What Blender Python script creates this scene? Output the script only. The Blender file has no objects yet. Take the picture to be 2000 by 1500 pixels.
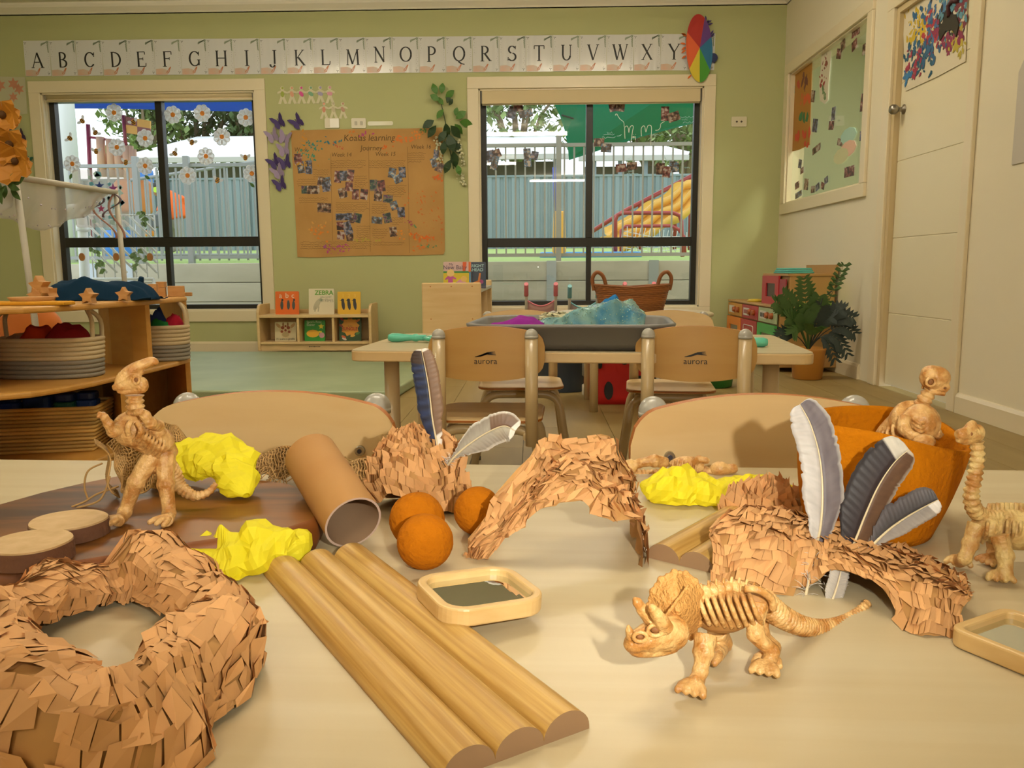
import bpy, bmesh, math, random
from mathutils import Vector, Matrix, noise
random.seed(7)
PI = math.pi
sc = bpy.context.scene
COL = sc.collection
# ------------------------------------------------------------------ camera
YAW, PIT, ROL, FPX = -.0256, .1394, -.006, 1592.0
CAM = Vector((0, 0, .66))
_fw = Vector((math.sin(YAW)*math.cos(PIT), math.cos(YAW)*math.cos(PIT), -math.sin(PIT)))
_rt = Vector((math.cos(YAW), -math.sin(YAW), 0)); _up = _rt.cross(_fw)
RT = math.cos(ROL)*_rt + math.sin(ROL)*_up
UP = math.cos(ROL)*_up - math.sin(ROL)*_rt
cd = bpy.data.cameras.new('camera'); cam = bpy.data.objects.new('camera', cd); COL.objects.link(cam)
cd.sensor_width = 36; cd.lens = 36*FPX/2000; cd.clip_start = .02; cd.clip_end = 300
cam.matrix_world = Matrix(((RT.x, UP.x, -_fw.x, CAM.x), (RT.y, UP.y, -_fw.y, CAM.y), (RT.z, UP.z, -_fw.z, CAM.z), (0, 0, 0, 1)))
sc.camera = cam
# ------------------------------------------------------------------ world, flash, exposure
wd = bpy.data.worlds.new('overcast_sky'); sc.world = wd; wd.use_nodes = True
wd.node_tree.nodes['Background'].inputs[0].default_value = (.86, .93, 1, 1)
wd.node_tree.nodes['Background'].inputs[1].default_value = 2.1
fl = bpy.data.lights.new('camera_flash', 'SPOT'); fl.spot_size = math.radians(92); fl.spot_blend = 1; flo = bpy.data.objects.new('camera_flash', fl); COL.objects.link(flo)
fl.energy = 16.5; fl.color = (1, .95, .82); fl.shadow_soft_size = .006
flo.location = CAM + RT*.095 + UP*.035; flo.matrix_world = Matrix.Translation(flo.location) @ (cam.matrix_world.to_3x3() @ Matrix.Rotation(math.radians(8), 3, 'X') @ Matrix.Rotation(math.radians(7), 3, 'Y')).to_4x4()
BATTEN_E = 44.0
sc.view_settings.view_transform = 'Standard'; sc.view_settings.look = 'None'
sc.view_settings.exposure = 0.0; sc.view_settings.gamma = 1; sc.view_settings.use_curve_mapping = False
# ------------------------------------------------------------------ measuring helpers: a sight line met with a plane
def _ray(x, y): return _fw + RT*((x-1000)/FPX) - UP*((y-750)/FPX)
def at_z(x, y, z): d = _ray(x, y); return CAM + d*((z-CAM.z)/d.z)
def at_y(x, y, Y): d = _ray(x, y); return CAM + d*(Y/d.y)
def at_x(x, y, X): d = _ray(x, y); return CAM + d*(X/d.x)
# ------------------------------------------------------------------ colour and materials
def C(h, a=1):
    r = [int(h[i:i+2], 16)/255 for i in (0, 2, 4)]
    return tuple((v/12.92 if v <= .04045 else ((v+.055)/1.055)**2.4) for v in r) + (a,)
MATS = {}
def mat(name, col, rough=.5, metal=0, var=None, bump=None, spec=.5, sheen=0, emit=0, alpha=1, island=0, vcol=False, coat=0, trans=0, wave=None):
    """var=(colour2, scale, stretch xyz, contrast); bump=(scale, strength, stretch); island: brightness jitter per loose piece"""
    if name in MATS: return MATS[name]
    m = bpy.data.materials.new(name); m.use_nodes = True; MATS[name] = m
    nt = m.node_tree; N = nt.nodes; L = nt.links; b = N['Principled BSDF']
    I = b.inputs
    I['Base Color'].default_value = C(col); I['Roughness'].default_value = rough; I['Metallic'].default_value = metal
    I['Specular IOR Level'].default_value = spec; I['Sheen Weight'].default_value = sheen
    I['Alpha'].default_value = alpha; I['Coat Weight'].default_value = coat; I['Transmission Weight'].default_value = trans
    tc = N.new('ShaderNodeTexCoord')
    def tex(scale, stretch, detail=4, dist=0):
        mp = N.new('ShaderNodeMapping'); L.new(tc.outputs['Object'], mp.inputs[0]); mp.inputs['Scale'].default_value = stretch
        t = N.new('ShaderNodeTexNoise'); t.inputs['Scale'].default_value = scale; t.inputs['Detail'].default_value = detail
        t.inputs['Distortion'].default_value = dist
        L.new(mp.outputs[0], t.inputs['Vector']); return t
    out = None
    if vcol:
        a = N.new('ShaderNodeVertexColor'); a.layer_name = 'Col'; out = a.outputs[0]
    if var:
        c2, s, st = var[:3]; k = var[3] if len(var) > 3 else .5
        t = tex(s, st, 5, .4)
        r = N.new('ShaderNodeValToRGB'); L.new(t.outputs[0], r.inputs[0])
        r.color_ramp.elements[0].position = .5-.5*k*.6; r.color_ramp.elements[1].position = .5+.5*k*.6
        r.color_ramp.elements[0].color = C(col); r.color_ramp.elements[1].color = C(c2)
        if out is None: out = r.outputs[0]
        else:
            mx = N.new('ShaderNodeMix'); mx.data_type = 'RGBA'; mx.blend_type = 'MULTIPLY'; mx.inputs[0].default_value = 1
            L.new(out, mx.inputs[6]); L.new(r.outputs[0], mx.inputs[7]); out = mx.outputs[2]
    if island:
        g = N.new('ShaderNodeNewGeometry'); mr = N.new('ShaderNodeMapRange')
        mr.inputs[3].default_value = 1-island; mr.inputs[4].default_value = 1+island
        L.new(g.outputs['Random Per Island'], mr.inputs[0])
        hs = N.new('ShaderNodeHueSaturation'); hs.inputs['Color'].default_value = C(col)
        if out: L.new(out, hs.inputs['Color'])
        L.new(mr.outputs[0], hs.inputs['Value']); out = hs.outputs[0]
    if out: L.new(out, I['Base Color'])
    if bump or wave:
        bp = N.new('ShaderNodeBump'); bp.inputs['Strength'].default_value = (bump or wave)[1]; bp.inputs['Distance'].default_value = .002
        if bump:
            t = tex(bump[0], bump[2] if len(bump) > 2 else (1, 1, 1), 3); L.new(t.outputs[0], bp.inputs['Height'])
        else:
            mp = N.new('ShaderNodeMapping'); L.new(tc.outputs['Object'], mp.inputs[0]); mp.inputs['Scale'].default_value = wave[2]
            t = N.new('ShaderNodeTexWave'); t.inputs['Scale'].default_value = wave[0]; L.new(mp.outputs[0], t.inputs[0])
            L.new(t.outputs[1], bp.inputs['Height'])
        L.new(bp.outputs[0], I['Normal'])
    if emit:
        I['Emission Color'].default_value = C(col); I['Emission Strength'].default_value = emit
    return m
def glass_mat(name, tint=(1, 1, 1, 1), refl=1.0, rough=0.0, haze=0):
    if name in MATS: return MATS[name]
    m = bpy.data.materials.new(name); m.use_nodes = True; MATS[name] = m
    nt = m.node_tree; N = nt.nodes; L = nt.links; N.remove(N['Principled BSDF'])
    tr = N.new('ShaderNodeBsdfTransparent'); tr.inputs[0].default_value = tint
    gl = N.new('ShaderNodeBsdfGlossy'); gl.inputs['Roughness'].default_value = rough
    fr = N.new('ShaderNodeLayerWeight'); pw = N.new('ShaderNodeMath'); pw.operation = 'POWER'; pw.inputs[1].default_value = 5; L.new(fr.outputs['Facing'], pw.inputs[0])
    fr.inputs[0].default_value = .5
    mu = N.new('ShaderNodeMath'); mu.operation = 'MULTIPLY_ADD'; mu.inputs[1].default_value = .9*refl; mu.inputs[2].default_value = .045*refl; mu.use_clamp = True; L.new(pw.outputs[0], mu.inputs[0])
    mx = N.new('ShaderNodeMixShader'); L.new(mu.outputs[0], mx.inputs[0]); L.new(tr.outputs[0], mx.inputs[1]); L.new(gl.outputs[0], mx.inputs[2])
    last = mx
    if haze:
        df = N.new('ShaderNodeBsdfTranslucent'); d2 = N.new('ShaderNodeBsdfDiffuse'); ad = N.new('ShaderNodeMixShader')
        L.new(df.outputs[0], ad.inputs[1]); L.new(d2.outputs[0], ad.inputs[2])
        m2 = N.new('ShaderNodeMixShader'); m2.inputs[0].default_value = haze; L.new(mx.outputs[0], m2.inputs[1]); L.new(ad.outputs[0], m2.inputs[2]); last = m2
    L.new(last.outputs[0], N['Material Output'].inputs[0]); return m
def photo_mat(name, cols, scale=60, seed=0):
    """a small printed snapshot: blotches of colour"""
    if name in MATS: return MATS[name]
    m = mat(name, cols[0], .35); nt = m.node_tree; N = nt.nodes; L = nt.links
    tc = N.new('ShaderNodeTexCoord'); mp = N.new('ShaderNodeMapping'); mp.inputs['Location'].default_value = (seed*3.1, seed*1.7, seed)
    L.new(tc.outputs['Object'], mp.inputs[0])
    v = N.new('ShaderNodeTexNoise'); v.inputs['Scale'].default_value = scale; v.inputs['Detail'].default_value = 2.5
    L.new(mp.outputs[0], v.inputs['Vector'])
    r = N.new('ShaderNodeValToRGB'); r.color_ramp.interpolation = 'CONSTANT'; L.new(v.outputs[0], r.inputs[0])
    el = r.color_ramp.elements; n = len(cols)
    while len(el) < n: el.new(.5)
    for i, c in enumerate(cols): el[i].position = 0 if i == 0 else .34+.32*i/n; el[i].color = C(c)
    L.new(r.outputs[0], N['Principled BSDF'].inputs['Base Color']); return m
# ------------------------------------------------------------------ objects
def tag(o, label=None, cat=None, group=None, kind=None):
    if label: o['label'] = label
    if cat: o['category'] = cat
    if group: o['group'] = group
    if kind: o['kind'] = kind
    return o
def thing(name, label, cat, loc=(0, 0, 0), rz=0, group=None, kind=None):
    o = bpy.data.objects.new(name, None); COL.objects.link(o); o.empty_display_size = .02
    o.location = loc; o.rotation_euler = (0, 0, rz); return tag(o, label, cat, group, kind)
def dup(root, loc=None, rz=None, label=None, group=None):
    r = root.copy(); COL.objects.link(r)
    if loc is not None: r.location = loc
    if rz is not None: r.rotation_euler = (0, 0, rz)
    if label: r['label'] = label
    if group: r['group'] = group
    for ch in list(root.children):
        c = ch.copy(); COL.objects.link(c); c.parent = r
        for g in list(ch.children):
            d = g.copy(); COL.objects.link(d); d.parent = c
    return r
def FR(o, ex, ey, ez):
    o, ex, ey, ez = Vector(o), Vector(ex), Vector(ey), Vector(ez)
    return lambda u, v, w=0: o + ex*u + ey*v + ez*w
def wallF(x, z, y): return FR((x, y, z), (1, 0, 0), (0, 0, 1), (0, -1, 0))        # faces the room from the back wall
def sideF(y, z, x): return FR((x, y, z), (0, -1, 0), (0, 0, 1), (-1, 0, 0))       # faces the room from the right wall
FLAT = FR((0, 0, 0), (1, 0, 0), (0, 1, 0), (0, 0, 1))
def ortho(d):
    d = d.normalized(); a = Vector((0, 0, 1)) if abs(d.z) < .9 else Vector((1, 0, 0))
    u = d.cross(a).normalized(); return u, d.cross(u).normalized()
class B:
    def __init__(s): s.v = []; s.f = []; s.mi = []; s.sm = []; s.col = None
    def add(s, vs, fs, sm=False, mi=0):
        k = len(s.v); s.v += [Vector(p) for p in vs]
        for f in fs: s.f.append([i+k for i in f]); s.sm.append(sm); s.mi.append(mi)
        return s
    def box(s, c, d, rz=0, mi=0, M=None):
        x, y, z = d[0]/2, d[1]/2, d[2]/2; ca, sa = math.cos(rz), math.sin(rz); c = Vector(c); vs = []
        for k in (-z, z):
            for (i, j) in ((-x, -y), (x, -y), (x, y), (-x, y)):
                p = Vector((i, j, k)); p = M @ p if M else Vector((i*ca-j*sa, i*sa+j*ca, k)); vs.append(c+p)
        return s.add(vs, [(3, 2, 1, 0), (4, 5, 6, 7), (0, 1, 5, 4), (1, 2, 6, 5), (2, 3, 7, 6), (3, 0, 4, 7)], mi=mi)
    def box2(s, a, b, mi=0):
        return s.box([(a[i]+b[i])/2 for i in range(3)], [abs(b[i]-a[i]) for i in range(3)], mi=mi)
    def tube(s, pts, r, n=8, cap=True, closed=False, mi=0, sm=True, flat=1):
        pts = [Vector(p) for p in pts]; m = len(pts)
        R = [r]*m if isinstance(r, (int, float)) else list(r); vs = []; U = None
        for i, p in enumerate(pts):
            a = pts[(i-1) % m] if (closed or i > 0) else p; b = pts[(i+1) % m] if (closed or i < m-1) else p
            t = (b-a).normalized() if (b-a).length > 1e-9 else Vector((0, 0, 1))
            if U is None: U, W = ortho(t)
            else:
                U = (U - t*U.dot(t)); U = U.normalized() if U.length > 1e-6 else ortho(t)[0]
                W = t.cross(U)
            for j in range(n):
                a2 = 2*PI*j/n; vs.append(p + U*(R[i]*math.cos(a2)) + W*(R[i]*flat*math.sin(a2)))
        fs = []
        for i in range(m if closed else m-1):
            for j in range(n):
                A, Bq = i*n, ((i+1) % m)*n; fs.append((A+j, A+(j+1) % n, Bq+(j+1) % n, Bq+j))
        k = len(s.v); s.add(vs, fs, sm, mi)
        if cap and not closed: s.f.append([k+j for j in range(n)][::-1]); s.sm.append(False); s.mi.append(mi); s.f.append([k+(m-1)*n+j for j in range(n)]); s.sm.append(False); s.mi.append(mi)
        return s
    def cyl(s, a, b, r, r2=None, n=16, mi=0, cap=True): return s.tube([a, b], [r, r if r2 is None else r2], n, cap, mi=mi)
    def lathe(s, prof, n=24, c=(0, 0, 0), cap=True, mi=0, sx=1, sy=1, sm=True):
        c = Vector(c); vs = []
        for (r, z) in prof:
            for j in range(n): a = 2*PI*j/n; vs.append(c+Vector((r*sx*math.cos(a), r*sy*math.sin(a), z)))
        fs = []
        for i in range(len(prof)-1):
            for j in range(n): fs.append((i*n+j, i*n+(j+1) % n, (i+1)*n+(j+1) % n, (i+1)*n+j))
        k = len(s.v); s.add(vs, fs, sm, mi)
        if cap:
            s.f.append([k+j for j in range(n)][::-1]); s.sm.append(False); s.mi.append(mi)
            s.f.append([k+(len(prof)-1)*n+j for j in range(n)]); s.sm.append(False); s.mi.append(mi)
        return s
    def ball(s, c, r, n=12, mi=0, M=None, half=False):
        c = Vector(c); r = (r, r, r) if isinstance(r, (int, float)) else r; vs = []; m = n//2+1
        for i in range(m+1):
            t = PI*i/m*(.5 if half else 1)
            for j in range(n):
                a = 2*PI*j/n; p = Vector((r[0]*math.sin(t)*math.cos(a), r[1]*math.sin(t)*math.sin(a), r[2]*math.cos(t)))
                vs.append(c+(M @ p if M else p))
        fs = [(i*n+j, (i+1)*n+j, (i+1)*n+(j+1) % n, i*n+(j+1) % n) for i in range(m) for j in range(n)]
        return s.add(vs, fs, True, mi)
    def prism(s, poly, w0, w1, fr=FLAT, mi=0):
        n = len(poly); vs = [fr(u, v, w0) for u, v in poly]+[fr(u, v, w1) for u, v in poly]
        fs = [tuple(range(n))[::-1], tuple(range(n, 2*n))]+[(i, (i+1) % n, n+(i+1) % n, n+i) for i in range(n)]
        return s.add(vs, fs, mi=mi)
    def grid(s, fn, nu, nv, cu=False, cv=False, sm=True, mi=0):
        vs = [fn(i/nu, j/nv) for i in range(nu+(not cu)) for j in range(nv+(not cv))]; M_ = nv+(not cv); K = nu+(not cu)
        fs = [(i*M_+j, ((i+1) % K)*M_+j, ((i+1) % K)*M_+(j+1) % M_, i*M_+(j+1) % M_) for i in range(nu) for j in range(nv)]
        return s.add(vs, fs, sm, mi)
    def ribbon(s, pts, w, fr=FLAT, h=.0004, mi=0):
        """flat line of width w through 2D points"""
        P = [Vector((a, b)) for a, b in pts]; L_, R_ = [], []
        W = [w]*len(P) if isinstance(w, (int, float)) else w
        for i, p in enumerate(P):
            t = P[min(i+1, len(P)-1)]-P[max(i-1, 0)]
            t = t.normalized() if t.length > 1e-9 else Vector((1, 0)); nrm = Vector((-t.y, t.x))*W[i]/2
            L_.append(p+nrm); R_.append(p-nrm)
        vs = [fr(p.x, p.y, h) for p in L_]+[fr(p.x, p.y, h) for p in R_]; n = len(P)
        return s.add(vs, [(n+i, n+i+1, i+1, i) for i in range(n-1)], mi=mi)
    def obj(s, name, mats, parent=None, bevel=0, seg=2, solid=0, sub=0, remesh=0, smooth=0, loc=None, angle=True, weld=0, noflip=False, kind=None):
        me = bpy.data.meshes.new(name)
        off = Vector(loc) if loc is not None else None
        me.from_pydata([tuple(p-off) if off else tuple(p) for p in s.v], [], s.f)
        mats = mats if isinstance(mats, (list, tuple)) else [mats]
        for m in mats: me.materials.append(m)
        me.polygons.foreach_set('use_smooth', s.sm); me.polygons.foreach_set('material_index', s.mi)
        if s.col:
            a = me.color_attributes.new('Col', 'FLOAT_COLOR', 'POINT')
            for i, c in enumerate(s.col): a.data[i].color = c
        me.update()
        o = bpy.data.objects.new(name, me); COL.objects.link(o)
        if parent is not None: o.parent = parent
        if off: o.location = off
        if weld: md = o.modifiers.new('weld', 'WELD'); md.merge_threshold = weld
        if solid: md = o.modifiers.new('solid', 'SOLIDIFY'); md.thickness = solid; md.offset = 0
        if remesh:
            md = o.modifiers.new('remesh', 'REMESH'); md.mode = 'VOXEL'; md.voxel_size = remesh; md.use_smooth_shade = True
        if smooth: md = o.modifiers.new('smooth', 'SMOOTH'); md.iterations = smooth; md.factor = .5
        if bevel:
            md = o.modifiers.new('bevel', 'BEVEL'); md.width = bevel; md.segments = seg; md.limit_method = 'ANGLE'; md.angle_limit = .6
        if sub: md = o.modifiers.new('sub', 'SUBSURF'); md.levels = sub; md.render_levels = sub
        if kind: o['kind'] = kind
        return o
def struct(o): o['kind'] = 'structure'; return o
def text(name, body, m, parent, loc, size, rot=(PI/2, 0, 0), align='CENTER', ext=.0004, shear=0, sx=1, bold=0):
    cu = bpy.data.curves.new(name, 'FONT'); cu.body = body; cu.size = size; cu.align_x = align; cu.extrude = ext; cu.shear = shear
    cu.offset = bold; cu.resolution_u = 3; cu.materials.append(m)
    tmp = bpy.data.objects.new(name, cu); COL.objects.link(tmp); bpy.context.view_layer.update()
    me = bpy.data.meshes.new_from_object(tmp.evaluated_get(bpy.context.evaluated_depsgraph_get())); bpy.data.objects.remove(tmp); bpy.data.curves.remove(cu)
    o = bpy.data.objects.new(name, me); COL.objects.link(o); o.location = loc; o.rotation_euler = rot; o.scale = (sx, 1, 1)
    if parent is not None: o.parent = parent
    return o
def rrect(w, h, r, n=4, cx=0, cy=0):
    P = []
    for (sx, sy, a0) in ((1, 1, 0), (-1, 1, PI/2), (-1, -1, PI), (1, -1, 1.5*PI)):
        for i in range(n+1):
            a = a0+PI/2*i/n; P.append((cx+sx*(w/2-r)+r*math.cos(a), cy+sy*(h/2-r)+r*math.sin(a)))
    return P
def disc(r, n=14, cx=0, cy=0, ry=None): return [(cx+r*math.cos(2*PI*i/n), cy+(ry or r)*math.sin(2*PI*i/n)) for i in range(n)]
def rotp(P, a, cx=0, cy=0, k=1): ca, sa = math.cos(a)*k, math.sin(a)*k; return [(cx+x*ca-y*sa, cy+x*sa+y*ca) for x, y in P]
def spline(pts, n=8):
    """Catmull-Rom through points"""
    P = [Vector(p) for p in pts]; out = []
    for i in range(len(P)-1):
        a, b, c, d = P[max(i-1, 0)], P[i], P[i+1], P[min(i+2, len(P)-1)]
        for k in range(n):
            t = k/n; out.append(.5*((2*b)+(c-a)*t+(2*a-5*b+4*c-d)*t*t+(3*b-a-3*c+d)*t**3))
    return out+[P[-1]]
def lerp(a, b, t): return a+(b-a)*t
def nz(p, s=1, k=0): return noise.noise(Vector(p)*s+Vector((k*7.3, k*3.1, k*5.7)))
# ================================================================== the room
D = 6.6; WX = 1.945; LX = -4.7; FY = -6.2; CZ = 2.72
m_wall = mat('sage_paint', 'b6b884', .75, bump=(300, .05)); m_cream = mat('cream_paint', 'e4dabf', .7, bump=(350, .06))
m_trim = mat('trim_enamel', 'e4d6b6', .35); m_white = mat('ceiling_white', 'f4ecdc', .85)
m_black = mat('black_aluminium', '26241f', .4, spec=.4); m_floor = mat('vinyl_plank', '86703f', .5, var=('9c8654', 9, (1, .12, 1), .9))
m_gap = mat('floor_joint', '4b4436', .8)
m_glass = glass_mat('window_glass', (.97, .985, .98, 1))
fl_o = struct(B().box2((LX, FY, -.06), (WX, D+.1, -.004)).obj('floor', m_gap))
pk = B().box2((0, 0, -.004), (.178, 1.218, 0)).obj('plank', m_floor, fl_o)
pk_me = pk.data; first = True
for i in range(22):
    for j in range(5):
        x = WX-.0005-22*.18+i*.18; y = .55+j*1.22+(i % 3)*.4-.4
        if first: o = pk; first = False
        else: o = bpy.data.objects.new('plank', pk_me); COL.objects.link(o); o.parent = fl_o
        o.location = (x, y, 0)
o = B().box2((LX, FY, -.004), (-2.02, D+.05, -.0005)).box2((-2.02, FY, -.004), (WX, .12, -.0005)).obj('plank', m_floor, fl_o); o['kind'] = 'stuff'
struct(B().box2((LX, FY, CZ), (WX+.15, D+.15, CZ+.1)).obj('ceiling', m_white))
WN = [(-3.97, -2.09, .255, 2.15, 2.075, 2.018, -2.985), (-.505, 1.42, .27, 2.143, 2.06, 1.957, .455)]
T = .088
b = B(); xs = LX
for (x0, x1, z0, z1, _, _, _) in WN:
    b.box2((xs, D, 0), (x0+T, D+.15, CZ)); b.box2((x0+T, D, 0), (x1-T, D+.15, z0+T)); b.box2((x0+T, D, z1-T), (x1-T, D+.15, CZ)); xs = x1-T
b.box2((xs, D, 0), (WX+.15, D+.15, CZ)); struct(b.obj('wall_back', m_wall))
DW = (3.80, 4.62, 2.03)      # door opening on the right wall
IW = (4.98, 6.44, 1.15, 2.105)  # inner window
b = B()
b.box2((WX, FY, 0), (WX+.12, DW[0], CZ)); b.box2((WX, DW[0], DW[2]), (WX+.12, DW[1], CZ)); b.box2((WX, DW[1], 0), (WX+.12, IW[0], CZ))
b.box2((WX, IW[0], 0), (WX+.12, IW[1], IW[2])); b.box2((WX, IW[0], IW[3]), (WX+.12, IW[1], CZ)); b.box2((WX, IW[1], 0), (WX+.12, D+.02, CZ))
struct(b.obj('wall_right', m_cream))
struct(B().box2((LX-.12, FY, 0), (LX, D+.15, CZ)).obj('wall_left', m_wall)); struct(B().box2((LX-.1, FY-.12, 0), (WX+.15, FY, CZ)).obj('wall_front', m_cream))
# cornice, baseboards
cov = [(0, 0), (0, .008), (.012, .02), (.05, .045), (.062, .06), (.07, .075), (0, .075)]
struct(B().prism([(-u, v) for u, v in cov], LX, WX, FR((0, D, 2.645), (0, 1, 0), (0, 0, 1), (1, 0, 0))).obj('trim_1', m_white))
struct(B().prism([(-u, v) for u, v in cov], FY, D, FR((WX, 0, 2.645), (1, 0, 0), (0, 0, 1), (0, 1, 0))).obj('trim_2', m_white))
bbp = [(0, 0), (-.016, 0), (-.016, .075), (-.008, .09), (0, .092)]
struct(B().prism(bbp, LX, WX, FR((0, D, 0), (0, 1, 0), (0, 0, 1), (1, 0, 0))).obj('baseboard_back', m_trim))
bb = B()
for y0, y1 in ((FY, DW[0]-.07), (DW[1]+.24, D)): bb.prism(bbp, y0, y1, FR((WX, 0, 0), (1, 0, 0), (0, 0, 1), (0, 1, 0)))
struct(bb.obj('baseboard_right', m_trim))
# outside windows
for k, (x0, x1, z0, z1, bt, bl, mx) in enumerate(WN):
    w = tag(bpy.data.objects.new('window_%d' % (k+1), None), kind='structure'); COL.objects.link(w); w.location = (x0, D, z0)
    def wo(bq, n, m, par=w, **kw):
        for p in bq.v: p -= Vector((x0, D, z0))
        return bq.obj(n, m, par, **kw)
    b = B(); y0, y1 = D-.018, D
    for (a, c, e, f) in ((x0, x1, z1-T, z1), (x0, x1, z0, z0+T), (x0, x0+T, z0+T, z1-T), (x1-T, x1, z0+T, z1-T)): b.box2((a, y0, e), (c, y1, f))
    wo(b, 'architrave', m_trim, bevel=.003)
    i0, i1, j0, j1 = x0+T, x1-T, z0+T, z1-T; t = .012
    b = B().box2((i0, D, j0), (i0+t, D+.1, j1)).box2((i1-t, D, j0), (i1, D+.1, j1)).box2((i0, D, j1-t), (i1, D+.1, j1)).box2((i0, D, j0), (i1, D+.1, j0+t))
    wo(b, 'reveal', m_trim)
    g0, g1, h0, h1 = i0+t, i1-t, j0+t, j1-t; ya, yb = D+.085, D+.145; fw = .042
    b = B().box2((g0, ya, h0), (g0+fw, yb, h1)).box2((g1-fw, ya, h0), (g1, yb, h1)).box2((g0+fw, ya, h0), (g1-fw, yb, h0+.035)).box2((g0+fw, ya, h1-fw), (g1-fw, yb, h1))
    wo(b, 'frame', m_black, bevel=.002)
    zr0, zr1 = (.862, .940) if k == 0 else (.840, .912)
    wo(B().box2((g0+fw, ya+.001, zr0), (g1-fw, yb, zr1)), 'mid_rail', m_black, bevel=.003)
    wo(B().box2((mx-.027, ya-.006, zr1), (mx+.027, yb, h1-fw)), 'mullion', m_black, bevel=.003)
    wo(B().box2((mx-.020, ya, h0+.035), (mx+.020, yb, zr0)), 'mullion', m_black, bevel=.002)
    for (a, c) in ((g0+fw, mx-.02), (mx+.02, g1-fw)):
        for (e, f) in ((h0+.035, zr0), (zr1, h1-fw)): wo(B().box2((a, D+.112, e), (c, D+.115, f)), 'pane', m_glass)
    r = (bt-bl)*.5
    bl_t = thing('roller_blind', ['cream roller blind wound up above the daisy sticker window', 'cream roller blind with deep head above the slide window'][k], 'blind', ((g0+g1)/2, D+.045, bl))
    L2 = (g1-g0)/2-.015
    B().cyl((-L2, 0, r), (L2, 0, r), r if k == 0 else r*.72, n=20).obj('roll', mat('blind_fabric', 'd6c49c', .8), bl_t)
    B().box2((-L2, -.012 if k == 0 else -.04, -.012), (L2, -.004 if k == 0 else -.033, 2*r*.9)).obj('hanging_fabric', mat('blind_fabric', 'd6c49c', .8), bl_t)
    B().cyl((-L2, -.012, -.012), (L2, -.012, -.012), .009, n=10).obj('bottom_rail', m_trim, bl_t)
    for sgn in (-1, 1): B().box((sgn*(L2+.006), 0, r), (.008, .06, r*2.2)).obj('bracket', mat('grey_bracket', '6b665c', .5), bl_t)
    if k == 0:
        B().tube([(-L2-.004, -.03, r), (-L2-.012, -.035, -.8), (-L2-.004, -.04, -.82), (-L2+.006, -.035, -.8), (-L2+.004, -.03, r)], .002, 5).obj('pull_chain', m_trim, bl_t)
# inner viewing window on the right wall
w3 = tag(bpy.data.objects.new('window_3', None), kind='structure'); COL.objects.link(w3); w3.location = (WX, IW[0], IW[2])
def lo(bq, par, n, m, org, **kw):
    for p in bq.v: p -= Vector(org)
    return bq.obj(n, m, par, **kw)
o3 = w3.location.copy(); b = B()
y0, y1, z0, z1 = IW
for (a, c, e, f) in ((y0-.075, y1+.09, z1, z1+.08), (y0-.075, y1+.09, z0-.08, z0), (y0-.075, y0, z0, z1), (y1, y1+.09, z0, z1)): b.box2((WX-.02, a, e), (WX, c, f))
lo(b, w3, 'architrave', m_trim, o3, bevel=.004)
b = B().box2((WX, y0, z0), (WX+.12, y0+.01, z1)).box2((WX, y1-.01, z0), (WX+.12, y1, z1)).box2((WX, y0, z0), (WX+.12, y1, z0+.01)).box2((WX, y0, z1-.01), (WX+.12, y1, z1))
lo(b, w3, 'reveal', m_trim, o3)
lo(B().box2((WX+.035, y0+.01, z0+.01), (WX+.039, y1-.01, z1-.01)), w3, 'pane', glass_mat('inner_glass', (.92, .97, .93, 1), 1.3), o3)
# room beyond the inner window: a pale cream corridor
struct(B().box2((WX+1.6, 3.2, -.05), (WX+1.7, 8, CZ)).box2((WX+.12, 8, -.05), (WX+1.7, 8.1, CZ)).box2((WX+.12, 3.1, -.05), (WX+1.7, 3.2, CZ)).obj('wall_corridor', mat('corridor_paint', 'cfd0b4', .8)))
struct(B().box2((WX+.12, 3.2, CZ), (WX+1.7, 8.1, CZ+.05)).obj('ceiling_corridor', m_white)); struct(B().box2((WX+.12, 3.2, -.1), (WX+1.7, 8.1, -.05)).obj('floor_corridor', m_floor))
cl = bpy.data.lights.new('added_corridor_light', 'AREA'); cl.energy = 45; cl.size = .5; cl.color = (1, .95, .84); clo = bpy.data.objects.new('added_corridor_light', cl); COL.objects.link(clo); clo.location = (WX+.9, 5.2, CZ-.03)  # unseen light, added to brighten what shows through the inner window
# door
dt = tag(bpy.data.objects.new('door_1', None), kind='structure'); COL.objects.link(dt); dt.location = (WX, DW[0], 0); od = dt.location.copy()
m_door = mat('door_enamel', 'e4d9b8', .42)
b = B(); y0, y1, zt = DW
for (e, f) in ((.015, .408), (.412, .815), (.819, 1.222), (1.226, 1.63), (1.634, 2.0)): b.box2((WX+.028, y0+.04, e), (WX+.066, y1-.04, f))
lo(b, dt, 'door_leaf', m_door, od, bevel=.002)
lo(B().box2((WX+.031, y0+.042, .02), (WX+.060, y1-.042, 1.99)), dt, 'door_core', m_door, od)
b = B().box2((WX-.001, y0, 0), (WX+.1, y0+.037, zt)).box2((WX-.001, y1-.037, 0), (WX+.1, y1, zt)).box2((WX-.001, y0+.037, zt-.037), (WX+.1, y1-.037, zt))
b.box2((WX+.067, y0+.03, 0), (WX+.08, y0+.055, zt-.03)).box2((WX+.067, y1-.055, 0), (WX+.08, y1-.03, zt-.03))
b.box2((WX+.067, y0+.055, zt-.06), (WX+.08, y1-.055, zt-.03))
lo(b, dt, 'jamb', mat('jamb_enamel', 'cbb78d', .4), od)
b = B().box2((WX-.02, y0-.065, 0), (WX, y0+.004, zt-.004)).box2((WX-.02, y1-.004, 0), (WX, y1+.085, zt-.004)).box2((WX-.02, y0-.065, zt-.004), (WX, y1+.085, zt+.07))
lo(b, dt, 'architrave', m_trim, od, bevel=.004)
m_st = mat('brushed_steel', '9a958c', .3, 1)
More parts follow.
